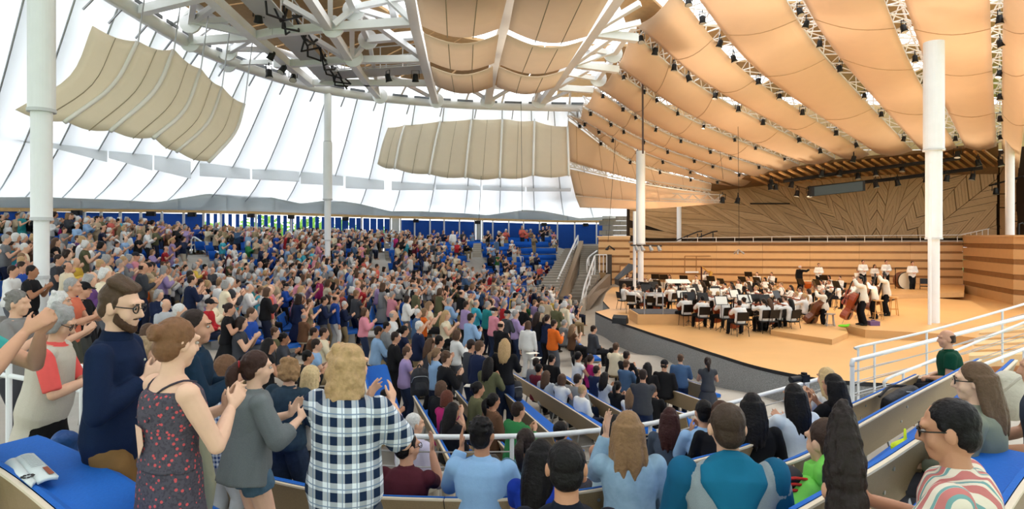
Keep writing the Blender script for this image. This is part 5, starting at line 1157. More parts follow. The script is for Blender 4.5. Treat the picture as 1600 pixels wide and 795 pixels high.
hero('woman with long dark red-brown hair in a slate top seated beyond the white rail', 1046, 638, 6.5, 20, SK[1], 'long', S(58,30,28), S(70,80,96), S(50,50,60), stand=False, top='long', arms='clap')
hero('black-haired man in a pale blue shirt clapping left of the teal hoodie', 1102, 627, 6.2, 0, SK[1], 'short', HC['black'], S(150,184,222), S(60,60,70), stand=False, top='long', arms='clap', lift=.12)
hero('brown-haired person half hidden behind the teal hoodie man', 1126, 628, 6.0, 20, SK[1], 'short', S(70,46,36), S(24,24,28), S(50,50,60), stand=False, top='long', arms='rest')
def hood_extra(f, t, part):
    P, u = f.P, f.u; mb = MB()
    mb.loft([P+u*.50+V(0, .02, 0), P+u*.47+V(0, -.01, 0), P+u*.42+V(0, -.05, 0)], [(.105, .10), (.135, .125), (.15, .11)], 16, (0, 1, 0))
    mb.loft([P+u*.50+V(0, -.05, 0), P+u*.43+V(0, -.105, 0), P+u*.33+V(0, -.14, 0), P+u*.27+V(0, -.14, 0)], [(.15, .06), (.155, .06), (.09, .045), (.02, .015)], 16, (0, 1, 0)); part('hood', mb, S(22,102,134), .009, 6000, .006, 12, .6)
    for s in (-1, 1):
        Wr, E, Sh, d = f.hands[s]; sl = MB(); sl.ell(Sh+V(s*.010, 0, 0), (.080, .086, .092)); limb(sl, Sh, E, (.084, .082, .074, .068)); sl.ell(E, (.066,)*3); limb(sl, E, E.lerp(Wr, .95), (.066, .066, .056, .048)); part('sleeve', sl, S(20,86,120), .010, 4000, .008, 9, .6)
hero('man in a teal and grey hoodie with short brown hair, seen from behind', 1141, 634, 3.2, 4, SK[0], 'short', S(62,48,38), pattern('grey_marl', 'heather', S(112,124,130), S(160,170,174), f=70), S(50,54,64), voxel=.0078, tris=18000, stand=False, top='cap', arms=('rest', 'rest'), hpitch=2, wide=1.14, loose=.016, head_w=1.08, extra=hood_extra, hairfreq=34)
hero('woman with long black hair in a black top right of the hoodie man', 1177, 616, 5.9, 10, SK[1], 'long', HC['black'], S(22,22,26), S(40,40,46), stand=False, top='long', arms='rest', hpitch=8, wide=1.05)
hero('woman with black shoulder-length hair in a white top, hand held out', 1246, 601, 6.1, -12, SK[1], 'long', HC['black'], S(218,226,236), S(60,76,110), stand=False, top='long', arms='open', wide=1.0, loose=.01)
hero('blonde woman in an ivory sweater clapping near the camera on the rail', 1297, 575, 7.4, -20, SK[0], 'long', S(196,166,120), S(214,208,200), S(60,60,70), stand=False, top='long', arms='clap', lift=.1)
hero('woman with long black hair in a black top beside the blonde in ivory', 1309, 585, 6.7, -28, SK[2], 'long', HC['black'], S(20,20,24), S(50,50,60), stand=False, top='elbow', arms='clap', lift=.14)
hero('man with a tall dark quiff in a purple shirt, seen from behind', 1325, 627, 2.55, 4, SK[1], 'quiff', S(40,32,30), pattern('purple_weave', 'heather', S(70,44,70), S(104,70,100), f=90), S(40,40,50), voxel=.007, tris=18000, stand=False, top='long', arms='rest', hpitch=0, wide=.96, head_h=1.32, head_w=.98, hairfreq=50)
def green_hood(f, t, part):
    mb = MB(); mb.ell(f.P+f.u*.50+V(0, -.07, .02), (.16, .10, .12)); mb.loft([f.P+f.u*.44, f.P+f.u*.50, f.P+f.u*.56], [(.15, .12), (.14, .12), (.115, .11)], 14, (0, 1, 0)); part('hood', mb, S(118,200,86), .010, 5000, .008, 10, .6)
hero('woman in a lime green hooded top clapping left of the quiff man', 1322, 664, 3.7, -22, SK[0], 'short', S(60,44,36), S(118,200,86), DENIM, stand=False, top='long', arms=((V(-.36, .22, .98), V(-.5, .35, .7), V(1, .2, .3), .12), 'open'), wide=1.0, lean=12, loose=.018, extra=green_hood)
hero('balding man in a dark green tee sitting alone on the bench end', 1487, 515, 8.7, -62, SK[1], 'fringe', S(60,44,36), S(10,62,44), S(24,24,28), stand=False, top='short', arms='lap', hpitch=4, hyaw=-20, wide=1.1, loose=.012)
hero('woman with very long brown hair and glasses, seated at the right', 1540, 567, 4.0, -48, SK[3], 'long_wavy', S(96,74,56), S(130,134,118), S(70,70,80), voxel=.008, tris=18000, stand=False, top='long', arms='rest', spec=True, face=True, hpitch=4, hyaw=-10, hairfreq=20)
hero('black-haired man with glasses in a pastel striped shirt at the bottom right corner', 1512, 628, 2.55, -48, SK[2], 'short', HC['black'], pattern('pastel_stripes', 'stripes', S(226,214,196), S(196,120,116), S(118,160,158), f=13), pattern('pale_jeans', 'denim', S(130,158,178), S(164,188,204), f=14), voxel=.007, tris=22000, stand=False, top='short', arms='clap_low', gap=.03, reach=.42, lift=-.02, hpitch=10, hyaw=-6, wide=1.02, spec=True, face=True, head_w=1.06, loose=.014, hairfreq=50)
# ================================================================== shared figures for audience and orchestra
LIB, HAIRLIB = {}, {}
def lib(code, vox=.02, t=(1400, 800, 420, 160), **kw):
    f = Fig(**kw); L = {'Hc': f.Hc.copy(), 'R': f.R.copy(), 'nom': f.Hc.z+.128, 'f': f}
    for k, part, tg, v in (('body', 'body', t[0], vox*.8), ('top', 'top', t[1], vox), ('bottom', 'bottom', t[2], vox*1.1), ('shoes', 'shoes', t[3], vox)):
        if f.mb[part].v:
            L[k] = finish(f.mb[part], v, tg, 3, .006 if k in ('top', 'bottom') else 0, 9, .6, code+'_'+k); L[k].materials.append({'body': M_SKIN, 'shoes': M_SHOE}.get(k, M_CLOTH))
    LIB[code] = L
def hairlib(style):
    mb = MB(); (cap_shape if style == 'capmesh' else sunhat_shape if style == 'sunhat' else lambda m_, h, R: hair_shape(m_, h, R, style))(mb, lambda x, y, z: V(x, y, z), Matrix.Identity(3))
    HAIRLIB[style] = finish(mb, .013, 420, 2, .004 if style not in ('capmesh', 'sunhat') else 0, 30, .4, 'hair_'+style); HAIRLIB[style].materials.append(M_CLOTH if style in ('capmesh', 'sunhat') else M_HAIR)
for st_ in ('short', 'curls', 'fringe', 'bob', 'wavy', 'grey_bob', 'long', 'pony', 'bun', 'cap', 'capmesh', 'sunhat', 'pixie'): hairlib(st_)
lib('cm', top='short', wide=1.05, hem=-.10, belly=.02); lib('cl', top='long', wide=1.05, hem=-.09, loose=.006, lift=.0); lib('cf', top='cap', wide=.92, waist=.92, bust=.02, lift=.1); lib('cF', top='long', wide=.95, waist=.95, bust=.02, loose=.008)
lib('sd', top='long', arms='down', wide=1.04, hem=-.1); lib('cd', top='cap', bottom='skirt', wide=.92, waist=.92, bust=.02, skirt_len=.62); lib('sx', top='short', arms=('cross', 'cross'), wide=1.05, hem=-.1)
lib('km', stand=False, top='short', wide=1.04); lib('kl', stand=False, top='long', wide=1.05, loose=.006); lib('kf', stand=False, top='cap', wide=.93, waist=.92, bust=.02, lift=.1); lib('kr', stand=False, top='long', arms='lap', wide=1.05, loose=.006); lib('ks', stand=False, top='short', arms='lap', hpitch=14, wide=1.0); lib('kb', stand=False, top='long', arms=('seatback', 'rest'), wide=1.06, loose=.008)
TOPC = {'white': (222,222,220), 'black': (26,26,29), 'navy': (28,38,66), 'sky blue': (140,172,208), 'royal blue': (36,74,158), 'teal': (40,130,132), 'red': (172,36,44), 'coral': (218,104,92), 'orange': (216,104,36), 'green': (48,116,66), 'olive': (92,92,66), 'grey': (124,126,128),
        'charcoal': (62,64,70), 'lilac': (160,140,184), 'purple': (92,60,112), 'pink': (214,140,156), 'magenta': (164,36,98), 'cream': (220,208,180), 'beige': (184,164,136), 'brown': (96,68,50), 'maroon': (96,30,44), 'yellow': (220,186,76), 'turquoise': (64,168,190), 'khaki': (142,126,96), 'mint': (176,206,190), 'denim blue': (70,96,130), 'silver': (176,180,184)}
HAIRN = {'grey': 'grey', 'white': 'white', 'black': 'black', 'dark': 'dark brown', 'brown': 'brown', 'light': 'light brown', 'blonde': 'blond', 'red': 'auburn'}
STYN = {'short': 'short %s hair', 'curls': 'curly %s hair', 'fringe': 'thinning %s hair', 'bob': 'bobbed %s hair', 'wavy': 'wavy %s hair', 'grey_bob': 'full short %s hair', 'long': 'long %s hair', 'pony': 'a %s ponytail', 'bun': 'a %s hair bun', 'cap': 'a %s cap', 'pixie': 'cropped %s hair', 'sunhat': 'a pale sun hat'}
BOTC = {'jeans': (38,50,76), 'black': (26,26,30), 'khaki': (142,124,94), 'grey': (84,86,92), 'white': (206,206,206), 'navy': (30,36,56), 'stone': (176,166,146)}
def seat_person(code, x, y, z, sc, yaw, skin, style, hair, topc, botc, label=None, group=None, shoes=(36, 32, 30), hy=0, capc=(40, 40, 46)):
    L = LIB[code]; o = link('person', L['body'], None, (x, y, z), -math.radians(yaw)); o.scale = (sc,)*3; o.color = tuple(skin)+(1,)
    o['label'] = label or 'person'; o['category'] = 'person'
    if group: o['group'] = group
    fem = L['f'].mb is not None
    for k, nm, c in (('top', 'shirt', topc), ('bottom', 'skirt' if code == 'cd' else 'trousers', botc), ('shoes', 'shoes', S(*shoes))):
        if k in L: ch = link(nm, L[k], o); ch.color = tuple(c)+(1,)
    if style:
        ch = link('hat' if style == 'sunhat' else 'hair', HAIRLIB[style], o); ch.location = L['Hc']; ch.rotation_euler = L['R'].to_euler(); ch.color = tuple(hair)+(1,)
        if style == 'cap': c2 = link('cap', HAIRLIB['capmesh'], o); c2.location = L['Hc']; c2.rotation_euler = L['R'].to_euler(); c2.color = S(*capc)+(1,)
    return o
PEOPLE = []                                   # (object, look phrase): unique labels are written once all are placed
def who(code, style):
    return 'woman' if style in ('bob', 'wavy', 'long', 'pony', 'bun') or code in ('cf', 'cF', 'cd', 'kf') else 'person' if style in ('grey_bob', 'pixie', 'curls', 'sunhat') else 'man'
ACT = {'cm': 'standing and clapping', 'cl': 'standing and clapping', 'cf': 'standing and clapping', 'cF': 'standing and clapping', 'cd': 'standing and clapping', 'sd': 'hands down', 'sx': 'arms folded', 'km': 'seated and clapping', 'kl': 'seated and clapping', 'kf': 'seated and clapping', 'kr': 'sitting, hands in lap', 'ks': 'seated looking down', 'kb': 'arm along bench back'}
def mid(px, ytop, Y, code, yaw, top, style, hair, bot='jeans', skin=0, where='', zfloor=None):
    L = LIB[code]; p = W(px, ytop, Y); g = gz(p.x, Y) if zfloor is None else zfloor
    sc = max(.86, min(1.12, (p.z-g)/L['nom'])); z = p.z-sc*L['nom']
    rgb = TOPC[top]; hc = HC[hair]
    o = seat_person(code, p.x, Y, z, sc, yaw, SK[skin], style, hc, S(*rgb), S(*rgb) if code == 'cd' else S(*BOTC[bot]), capc=(30, 30, 34))
    PEOPLE.append((o, '%s with %s in %s %s, %s' % (who(code, style), (STYN[style] % ('black' if style == 'cap' else HAIRN[hair])) if '%s' in STYN[style] else STYN[style], top, 'dress' if code == 'cd' else 'top', ACT[code]), where)); return o
MID = [(632,541,12.6,'cm',70,'lilac','short','brown','jeans',0,'beside the black backpack'),(614,518,13.6,'cl',72,'black','short','dark','black',1,''),(601,502,15,'cl',70,'grey','short','black','jeans',1,''),(588,509,15,'kl',66,'sky blue','short','dark','khaki',2,''),(567,480,18,'cF',80,'pink','bob','brown','jeans',0,''),(611,484,17,'kl',75,'white','fringe','grey','khaki',0,''),
 (650,482,17,'cm',80,'denim blue','short','white','khaki',0,''),(652,501,14.5,'cl',70,'navy','short','white','khaki',0,''),(628,508,15.5,'kf',70,'navy','pony','black','black',1,''),(669,528,13.5,'cF',60,'charcoal','long','brown','black',0,''),(683,524,13.5,'cl',60,'black','short','black','jeans',1,''),(678,543,12.5,'cf',55,'sky blue','pony','light','jeans',0,''),(693,549,11.5,'cF',60,'black','curls','brown','black',0,''),
 (711,515,14.5,'cF',60,'white','bob','brown','maroon' if 0 else 'grey',0,''),(733,489,16.5,'cl',55,'sky blue','short','dark','navy',1,''),(733,530,13,'cl',60,'charcoal','short','dark','jeans',1,''),(746,532,12.5,'sd',50,'navy','short','brown','jeans',0,''),(686,595,10.6,'kr',40,'black','bob','brown','black',0,''),(695,610,9.8,'kf',40,'magenta','bob','red','jeans',0,''),(703,629,9,'kr',50,'black','long','black','khaki',2,''),
 (742,596,10.6,'kr',70,'olive','bun','black','black',2,''),(598,608,10.4,'km',75,'white','short','black','maroon' if 0 else 'grey',2,'leaning on the blue bench'),(766,614,9.6,'kr',60,'brown','pony','black','black',2,''),(805,628,8.8,'kl',50,'green','short','dark','jeans',1,''),(788,529,13,'cF',10,'black','long','blonde','jeans',0,''),(762,558,11.6,'cF',30,'olive','long','black','black',2,''),
 (824,501,18,'sd',30,'white','bob','brown','white',0,''),(863,499,18,'cl',62,'orange','short','dark','grey',1,'by the aisle'),(781,501,17,'cl',40,'black','fringe','dark','khaki',0,''),(803,484,19,'cl',70,'lilac','short','grey','jeans',0,''),(770,480,19.2,'cl',60,'pink','cap','white','jeans',0,''),(836,559,15,'kr',40,'grey','short','dark','jeans',1,''),(840,568,14.4,'kl',40,'maroon','short','black','black',2,''),(852,579,14,'kr',40,'silver','long','brown','grey',0,''),
 (860,553,15.6,'kr',45,'black','short','black','black',1,''),(876,584,13.6,'kf',45,'white','bob','brown','jeans',0,''),(900,584,13.6,'kb',50,'grey','short','dark','jeans',0,''),(907,601,13,'kr',60,'white','short','blonde','navy',0,''),(901,549,16,'kf',60,'white','pony','black','black',2,''),(920,553,16,'kf',60,'magenta','pony','dark','black',1,''),(930,571,15,'kl',50,'navy','short','dark','black',1,''),(943,581,14.3,'kf',50,'silver','long','black','black',2,''),
 (925,508,19.4,'kr',70,'charcoal','short','dark','black',1,'by the stage'),(893,506,20,'kf',70,'brown','long','light','black',0,''),(880,499,20.6,'kl',60,'grey','short','grey','grey',0,''),(954,543,17.5,'kl',50,'black','short','black','black',2,''),(961,535,17.3,'km',40,'cream','short','brown','khaki',0,''),(977,548,16.5,'kl',50,'black','short','dark','black',2,''),(977,562,15.8,'kl',45,'denim blue','short','brown','khaki',0,''),
 (963,595,13.5,'kf',40,'black','pony','black','black',1,''),(985,606,13,'kf',30,'white','long','light','black',0,''),(1004,577,12.4,'sx',20,'charcoal','short','dark','jeans',1,''),(1011,566,15,'kr',30,'black','long','black','black',2,''),(1037,562,15,'kr',30,'black','cap','dark','black',1,''),(1063,553,15.6,'cl',18,'denim blue','short','brown','jeans',0,'before the stage edge'),(1106,558,15.2,'cd',12,'charcoal','pony','dark','black',1,'before the stage edge'),(1018,600,13,'kl',30,'black','pony','dark','black',2,''),
 (351,517,13,'kf',85,'white','pony','blonde','khaki',0,''),(368,507,13.6,'kf',80,'silver','bun','dark','white',0,''),(426,511,14,'kf',80,'olive','curls','brown','black',0,''),(415,528,10.5,'cd',60,'black','long','black','black',2,''),(487,511,14.2,'kl',70,'brown','short','dark','black',1,''),(502,511,14,'kl',70,'cream','short','dark','stone',1,''),(490,529,12.4,'km',70,'sky blue','short','dark','khaki',0,''),(476,547,11.4,'kl',60,'black','short','black','black',2,''),(440,520,13.2,'kl',75,'charcoal','curls','black','khaki',4,''),
 (323,466,14.4,'kr',80,'red','cap','grey','navy',0,''),(330,463,15.6,'kl',80,'cream','fringe','grey','khaki',0,''),(354,473,12.8,'cd',75,'black','bun','dark','black',1,''),(389,480,13.8,'kr',85,'royal blue','short','brown','grey',0,''),(372,494,12.8,'kf',80,'charcoal','bob','dark','black',0,''),(387,443,18.5,'cl',80,'white','fringe','white','khaki',0,''),(256,466,13,'ks',110,'silver','fringe','white','grey',0,''),(275,474,9.6,'cl',75,'white','short','white','grey',0,''),(246,452,15,'cF',110,'navy','grey_bob','grey','black',0,''),(220,440,17,'ks',110,'orange','short','dark','khaki',1,''),
 (16,414,13.2,'cl',78,'white','short','dark','grey',1,''),(45,414,12.8,'cm',76,'black','short','black','black',4,''),(30,408,14.2,'cl',75,'royal blue','short','dark','grey',1,''),(88,397,15.6,'cm',80,'charcoal','short','dark','black',1,''),(102,409,15.4,'cl',80,'cream','fringe','dark','black',1,''),(115,402,17,'cl',85,'yellow','fringe','white','khaki',0,''),(140,424,13.4,'cl',85,'grey','fringe','grey','grey',0,''),(150,423,13.8,'cF',85,'charcoal','grey_bob','grey','black',0,''),(4,366,19,'cF',80,'white','long','dark','black',1,''),(16,377,18.5,'cm',85,'turquoise','short','dark','khaki',1,''),
 (135,428,11.6,'cF',80,'purple','grey_bob','grey','black',0,''),(160,418,13,'cF',85,'cream','grey_bob','white','grey',0,''),(226,505,7.9,'cF',80,'brown','bob','brown','grey',0,''),(520,472,21,'cl',80,'white','fringe','white','jeans',0,''),(536,470,21,'cl',80,'navy','short','white','khaki',0,''),(481,466,19.2,'cm',75,'khaki','short','brown','stone',0,''),(504,463,19.6,'cl',75,'navy','short','dark','grey',1,''),(461,462,20.2,'cl',80,'navy','short','dark','khaki',1,''),(444,442,22.5,'cl',80,'royal blue','cap','dark','black',0,''),(660,481,17.6,'cf',75,'orange','bob','light','black',0,''),(634,461,19.8,'cF',80,'white','bob','dark','grey',0,''),(590,440,24,'cl',80,'lilac','fringe','white','stone',0,''),
 (668,470,19.5,'kf',85,'cream','long','light','black',0,''),(694,484,17.4,'kf',100,'cream','long','blonde','black',0,''),(726,470,19.6,'cl',60,'lilac','short','dark','black',1,''),(700,465,20.4,'cl',60,'sky blue','short','grey','khaki',0,''),(719,452,22,'cm',60,'black','fringe','dark','khaki',0,''),(760,470,20,'cl',60,'teal','short','grey','navy',0,''),(742,468,20.6,'cl',60,'turquoise','fringe','grey','black',0,''),(816,474,20.6,'cl',55,'black','short','grey','black',0,''),(845,478,20.6,'cF',50,'beige','grey_bob','grey','black',0,''),(868,473,22,'cl',50,'olive','short','grey','black',0,''),(881,470,23,'sd',60,'cream','grey_bob','white','stone',0,'near the stairs'),(853,491,18.8,'cF',50,'navy','pony','dark','black',0,''),(790,484,19,'cl',60,'charcoal','cap','grey','black',0,''),(838,487,19,'cF',50,'black','long','dark','jeans',0,'')]
for r in MID: mid(*r)

# ------------------------------------------------------------------ the rest of the audience, row on row
rnd = random.Random(11)
YN = [(-40, 15.5), (60, 16.4), (110, 16.8), (160, 15), (230, 16.5), (330, 16.2), (450, 17), (540, 20.5), (620, 21.5), (700, 22.2), (760, 22.4), (880, 24.5), (910, 25)]
YF = [(p, Y-2.2) for p, Y in PERIM]
AISLE = [((-7.3, 36), (-10, 50)), ((-14.5, 39.5), (-16.5, 46)), ((-2.6, 43), (-2.7, 51)), ((-17.6, 34.8), (-19, 39)), ((-15, 31), (-16.6, 34.5)), ((2.0, 38.5), (5.0, 53.5))]
def seg_d(p, a, b):
    ax, ay = a; bx, by = b; t = max(0, min(1, ((p[0]-ax)*(bx-ax)+(p[1]-ay)*(by-ay))/((bx-ax)**2+(by-ay)**2))); return math.hypot(p[0]-ax-t*(bx-ax), p[1]-ay-t*(by-ay))
Q = (10.0, 26.0); cand, benchpts = [], []
for r in np.arange(8, 50, .98):
    a = rnd.uniform(0, .1)
    while a < 2*PI:
        x, y = Q[0]-math.cos(a)*r, Q[1]+math.sin(a)*r; a += .64/r
        if y < 12: continue
        px = 800+x/y*FPX
        if not -30 < px < 902 or not interp(YN, px) < y < interp(YF, px): continue
        if y > 34 and px > 868: continue
        if any(seg_d((x, y), *s) < .62 for s in AISLE[:-1]) or seg_d((x, y), *AISLE[-1]) < 1.0: continue
        benchpts.append((x, y, r))
        rightfar = px > 640 and y > 31.8
        if px > 650 and 29.6 < y < 31.8: continue
        dens = .97 if px < 300 else .93 if px < 640 else .95 if not rightfar else (.72 if y < 45 else .45)
        dens *= .35 if (px > 330 and px < 410 and y > 44) or (px > 430 and px < 470 and y > 42) else 1
        if rnd.random() > dens: continue
        cand.append((x+rnd.gauss(0, .09), y+rnd.gauss(0, .09), rnd.random() < (.55 if rightfar else .16 if px > 300 else .08)))
cand.sort(key=lambda c: c[1])
NEAR = 84
topw = ['white']*22+['black']*12+['navy']*11+['sky blue']*9+['royal blue']*3+['teal']*2+['red']*3+['coral']*3+['orange']*1+['green']*2+['olive']*4+['grey']*9+['charcoal']*8+['lilac']*4+['purple']*1+['pink']*4+['magenta']*1+['cream']*9+['beige']*7+['brown']*3+['maroon']*3+['yellow']*1+['turquoise']*2+['khaki']*4+['denim blue']*5+['silver']*5
hairw = ['grey']*9+['white']*8+['dark']*5+['brown']*5+['light']*3+['blonde']*3+['black']*3
stym = ['short']*7+['fringe']*4+['cap']; styf = ['bob']*3+['grey_bob']*4+['wavy']*2+['pixie']*3+['long']*1+['pony']*1
LOW = {}
def low(code):
    if code not in LOW:
        out = []
        L = LIB[code]
        for k, tg in (('body', 190), ('top', 110), ('bottom', 60)):
            o = bpy.data.objects.new('tmp', L[k]); WORK.collection.objects.link(o); d = o.modifiers.new('d', 'DECIMATE'); d.ratio = min(1, tg/(len(L[k].polygons)*1.0))
            dg = wdg(); m2 = bpy.data.meshes.new_from_object(o.evaluated_get(dg), depsgraph=dg); bpy.data.objects.remove(o)
            out.append((k, geo(m2))); bpy.data.meshes.remove(m2)
        LOW[code] = out
    return LOW[code]
def geo(me):
    me.calc_loop_triangles(); n = len(me.vertices); co = np.empty(n*3, np.float32); me.vertices.foreach_get('co', co)
    tr = np.empty(len(me.loop_triangles)*3, np.int32); me.loop_triangles.foreach_get('vertices', tr); return co.reshape(-1, 3), tr.reshape(-1, 3)
LOWH = {}
def lowh(st):
    if st not in LOWH:
        o = bpy.data.objects.new('tmp', HAIRLIB[st]); WORK.collection.objects.link(o); d = o.modifiers.new('d', 'DECIMATE'); d.ratio = .22
        dg = wdg(); m2 = bpy.data.meshes.new_from_object(o.evaluated_get(dg), depsgraph=dg); bpy.data.objects.remove(o)
        LOWH[st] = geo(m2); bpy.data.meshes.remove(m2)
    return LOWH[st]
cv, cf_, cc, nv = [], [], [], 0
def add_geo(co, tr, M, col):
    global nv
    w = co @ np.array(M.to_3x3()).T.astype(np.float32)+np.array(M.translation, np.float32)
    cv.append(w); cf_.append(tr+nv); cc.append(np.tile(np.array(tuple(col)+(1,), np.float32), (len(w), 1))); nv += len(w)
for i, (x, y, sit) in enumerate(cand):
    fem = rnd.random() < .48; top = rnd.choice(topw); hair = rnd.choice(hairw); style = rnd.choice(styf if fem else stym)
    if hair in ('grey', 'white') and style in ('long', 'pony'): style = 'grey_bob'
    code = rnd.choice(['kf', 'kf', 'kr'] if fem else ['km', 'kl', 'kr']) if sit else rnd.choice(['cf', 'cF', 'cF', 'cd'] if fem else ['cm', 'cl', 'cl', 'cm', 'sd'])
    bot = rnd.choice(list(BOTC)); yaw = math.degrees(math.atan2(13-x, 34-y))+rnd.gauss(0, 9); skin = rnd.choice([0, 0, 0, 1, 1, 3, 2]); sc = rnd.uniform(.98, 1.12); z = gz(x, y)
    rgb = TOPC[top]; j = rnd.uniform(.86, 1.08); tc = S(*[min(255, q*j) for q in rgb])
    if i < NEAR:
        o = seat_person(code, x, y, z, sc, yaw, SK[skin], style, HC[hair], tc, tc if code == 'cd' else S(*BOTC[bot]))
        PEOPLE.append((o, '%s with %s in %s %s, %s' % (who(code, style), STYN[style] % ('black' if style == 'cap' else HAIRN[hair]), top, 'dress' if code == 'cd' else 'top', ACT[code]), ''))
        continue
    L = LIB[code]; M0 = Matrix.Translation((x, y, z)) @ Matrix.Rotation(-math.radians(yaw), 4, 'Z') @ Matrix.Scale(sc, 4)
    for k, (co, tr) in low(code): add_geo(co, tr, M0, {'body': SK[skin], 'top': tc, 'bottom': tc if code == 'cd' else S(*BOTC[bot])}[k])
    Mh = M0 @ Matrix.Translation(L['Hc']) @ L['R'].to_4x4(); add_geo(*lowh(style), Mh, HC[hair])
    if style == 'cap': add_geo(*lowh('capmesh'), Mh, S(50, 60, 100))
def joined(name, v, f, c, m, smooth=True, **kw):
    v, f, c = np.concatenate(v), np.concatenate(f), np.concatenate(c); me = bpy.data.meshes.new(name)
    me.vertices.add(len(v)); me.vertices.foreach_set('co', v.ravel()); me.loops.add(f.size); me.loops.foreach_set('vertex_index', f.astype(np.int32).ravel())
    me.polygons.add(len(f)); me.polygons.foreach_set('loop_start', np.arange(0, f.size, 3, dtype=np.int32)); me.update(calc_edges=True)
    a = me.color_attributes.new('Col', 'FLOAT_COLOR', 'POINT'); a.data.foreach_set('color', c.ravel()); me.materials.append(m)
    if smooth: me.shade_smooth()
    return link(name, me, **kw)
mcrowd = mat('crowd_cloth', (.5, .5, .5), .8, spec=.2); at = mcrowd.node_tree.nodes.new('ShaderNodeVertexColor'); at.layer_name = 'Col'; mcrowd.node_tree.links.new(at.outputs['Color'], mcrowd.node_tree.nodes['Principled BSDF'].inputs['Base Color'])
joined('crowd', cv, cf_, cc, mcrowd, kind='stuff', label='dense standing and clapping audience filling the far rows of the tent', category='crowd')

# ------------------------------------------------------------------ blue benches between the rows
bseat = MB().slab([V(-.5, -.02, .45), V(.5, -.02, .45), V(.5, -.46, .41), V(-.5, -.46, .41)], (0, 0, -.05)).mesh('bench_seat', BLUE)
bback = MB().slab([V(-.5, -.47, .44), V(.5, -.47, .44), V(.5, -.58, .84), V(-.5, -.58, .84)], (0, .04, .01)).mesh('bench_back', BLUE)
bply = MB().slab([V(-.5, -.48, .42), V(.5, -.48, .42), V(.5, -.585, .85), V(-.5, -.585, .85)], (0, -.02, 0)).mesh('bench_board', TAN)
bleg = MB().box((-.4, -.25, .2), (.012, .3, .42)).box((.4, -.25, .2), (.012, .3, .42)).mesh('bench_leg', STEEL)
segs, cur = [], []
for p in benchpts:
    if cur and (abs(p[2]-cur[-1][2]) > .1 or math.hypot(p[0]-cur[-1][0], p[1]-cur[-1][1]) > .9 or len(cur) >= 5):
        if len(cur) > 1: segs.append(cur)
        cur = []
    cur.append(p)
segs.sort(key=lambda s: s[0][1])
bv, bf, bc, nv = [], [], [], 0
cv, cf_, cc = bv, bf, bc
for k, s in enumerate(segs):
    a, b = s[0], s[-1]; cx_, cy_ = (a[0]+b[0])/2, (a[1]+b[1])/2; L = math.hypot(b[0]-a[0], b[1]-a[1])+.5
    yaw = math.atan2(b[1]-a[1], b[0]-a[0]); z = (gz(a[0], a[1])+gz(b[0], b[1]))/2
    dx, dy = Q[0]-cx_, Q[1]-cy_; rz = math.atan2(-dx, dy)
    if k < 40:
        t = thing('audience_bench', 'blue audience bench among the standing crowd, %s nearest one' % ordn(k+1), 'bench', (cx_, cy_, z), rz, 'blue benches among the crowd')
        for me, nm in ((bseat, 'seat'), (bback, 'back_pad'), (bply, 'backrest'), (bleg, 'leg')): o = link(nm, me, t); o.scale = (L, 1, 1)
    else:
        M0 = Matrix.Translation((cx_, cy_, z)) @ Matrix.Rotation(rz, 4, 'Z') @ Matrix.Diagonal((L, 1, 1, 1))
        for me, c in ((bseat, S(16, 84, 176)), (bback, S(16, 84, 176)), (bply, S(150, 128, 96))): add_geo(*geo(me), M0, c)
if bv: joined('bench_rows', bv, bf, bc, mcrowd, False, kind='stuff', label='far rows of blue benches behind the audience', category='bench')
# ================================================================== orchestra
JW = S(232, 230, 226)
lib('vn', stand=False, top='long', arms='violin', hyaw=-14, hpitch=8, hem=-.12, loose=.012); lib('vc', stand=False, top='long', arms='cello', hpitch=6, kneegap=.24, hem=-.10, loose=.010); lib('wd', stand=False, top='long', arms='wind', hpitch=8, hem=-.08, loose=.008)
lib('bs', top='long', arms='bass', hem=-.16, loose=.014, hpitch=4, lean=8); lib('ms', top='long', arms='lap', hem=-.16, loose=.012); lib('co', top='long', arms=('down', 'point'), hem=-.16, loose=.012, wide=1.05)
wood_red = mat('violin_varnish', S(150, 62, 26), .3, noise=9, amt=.3, spec=.5); wood_br = mat('bass_varnish', S(112, 62, 34), .3, noise=7, amt=.3, spec=.5); gold = mat('brass', S(200, 150, 70), .3, metal=1); ebony = mat('ebony', S(20, 16, 15), .35)
def fiddle(L, deep, neckL, varn, spike=0):
    """string instrument standing on z, front facing +y, L = body length"""
    half = [(.0, .0), (.17, .015), (.27, .06), (.30, .14), (.285, .22), (.20, .33), (.155, .42), (.165, .52), (.225, .64), (.25, .75), (.235, .86), (.17, .95), (.06, 1.0)]
    pts = [(x*L, z*L) for x, z in half]+[(-x*L, z*L) for x, z in reversed(half)]
    b = MB(); d = deep*L
    n = len(pts); b.slab([V(x, -d/2, z) for x, z in pts], (0, d, 0))
    mb = b.mesh('fiddle_body', varn); nk = MB().beam((0, d*.55, L*.60), (0, d*.35, L+neckL), L*.06, L*.05).cap((0, d*.35, L+neckL), (0, d*.1, L+neckL+L*.10), L*.04, L*.03, 8).mesh('fiddle_neck', ebony)
    br = MB().box((0, d*.62, L*.42), (L*.14, L*.02, L*.05)).box((-L*.10, d*.51, L*.44), (L*.015, .004, L*.17)).box((L*.10, d*.51, L*.44), (L*.015, .004, L*.17)).beam((0, d*.6, L*.05), (0, d*.6, L*.3), L*.07, L*.02).mesh('fiddle_bridge', ebony)
    out = [('body', mb), ('neck', nk), ('bridge', br)]
    if spike: out.append(('spike', MB().tube([(0, 0, .01), (0, 0, -spike)], .008, 6).mesh('fiddle_spike', STEEL)))
    return out
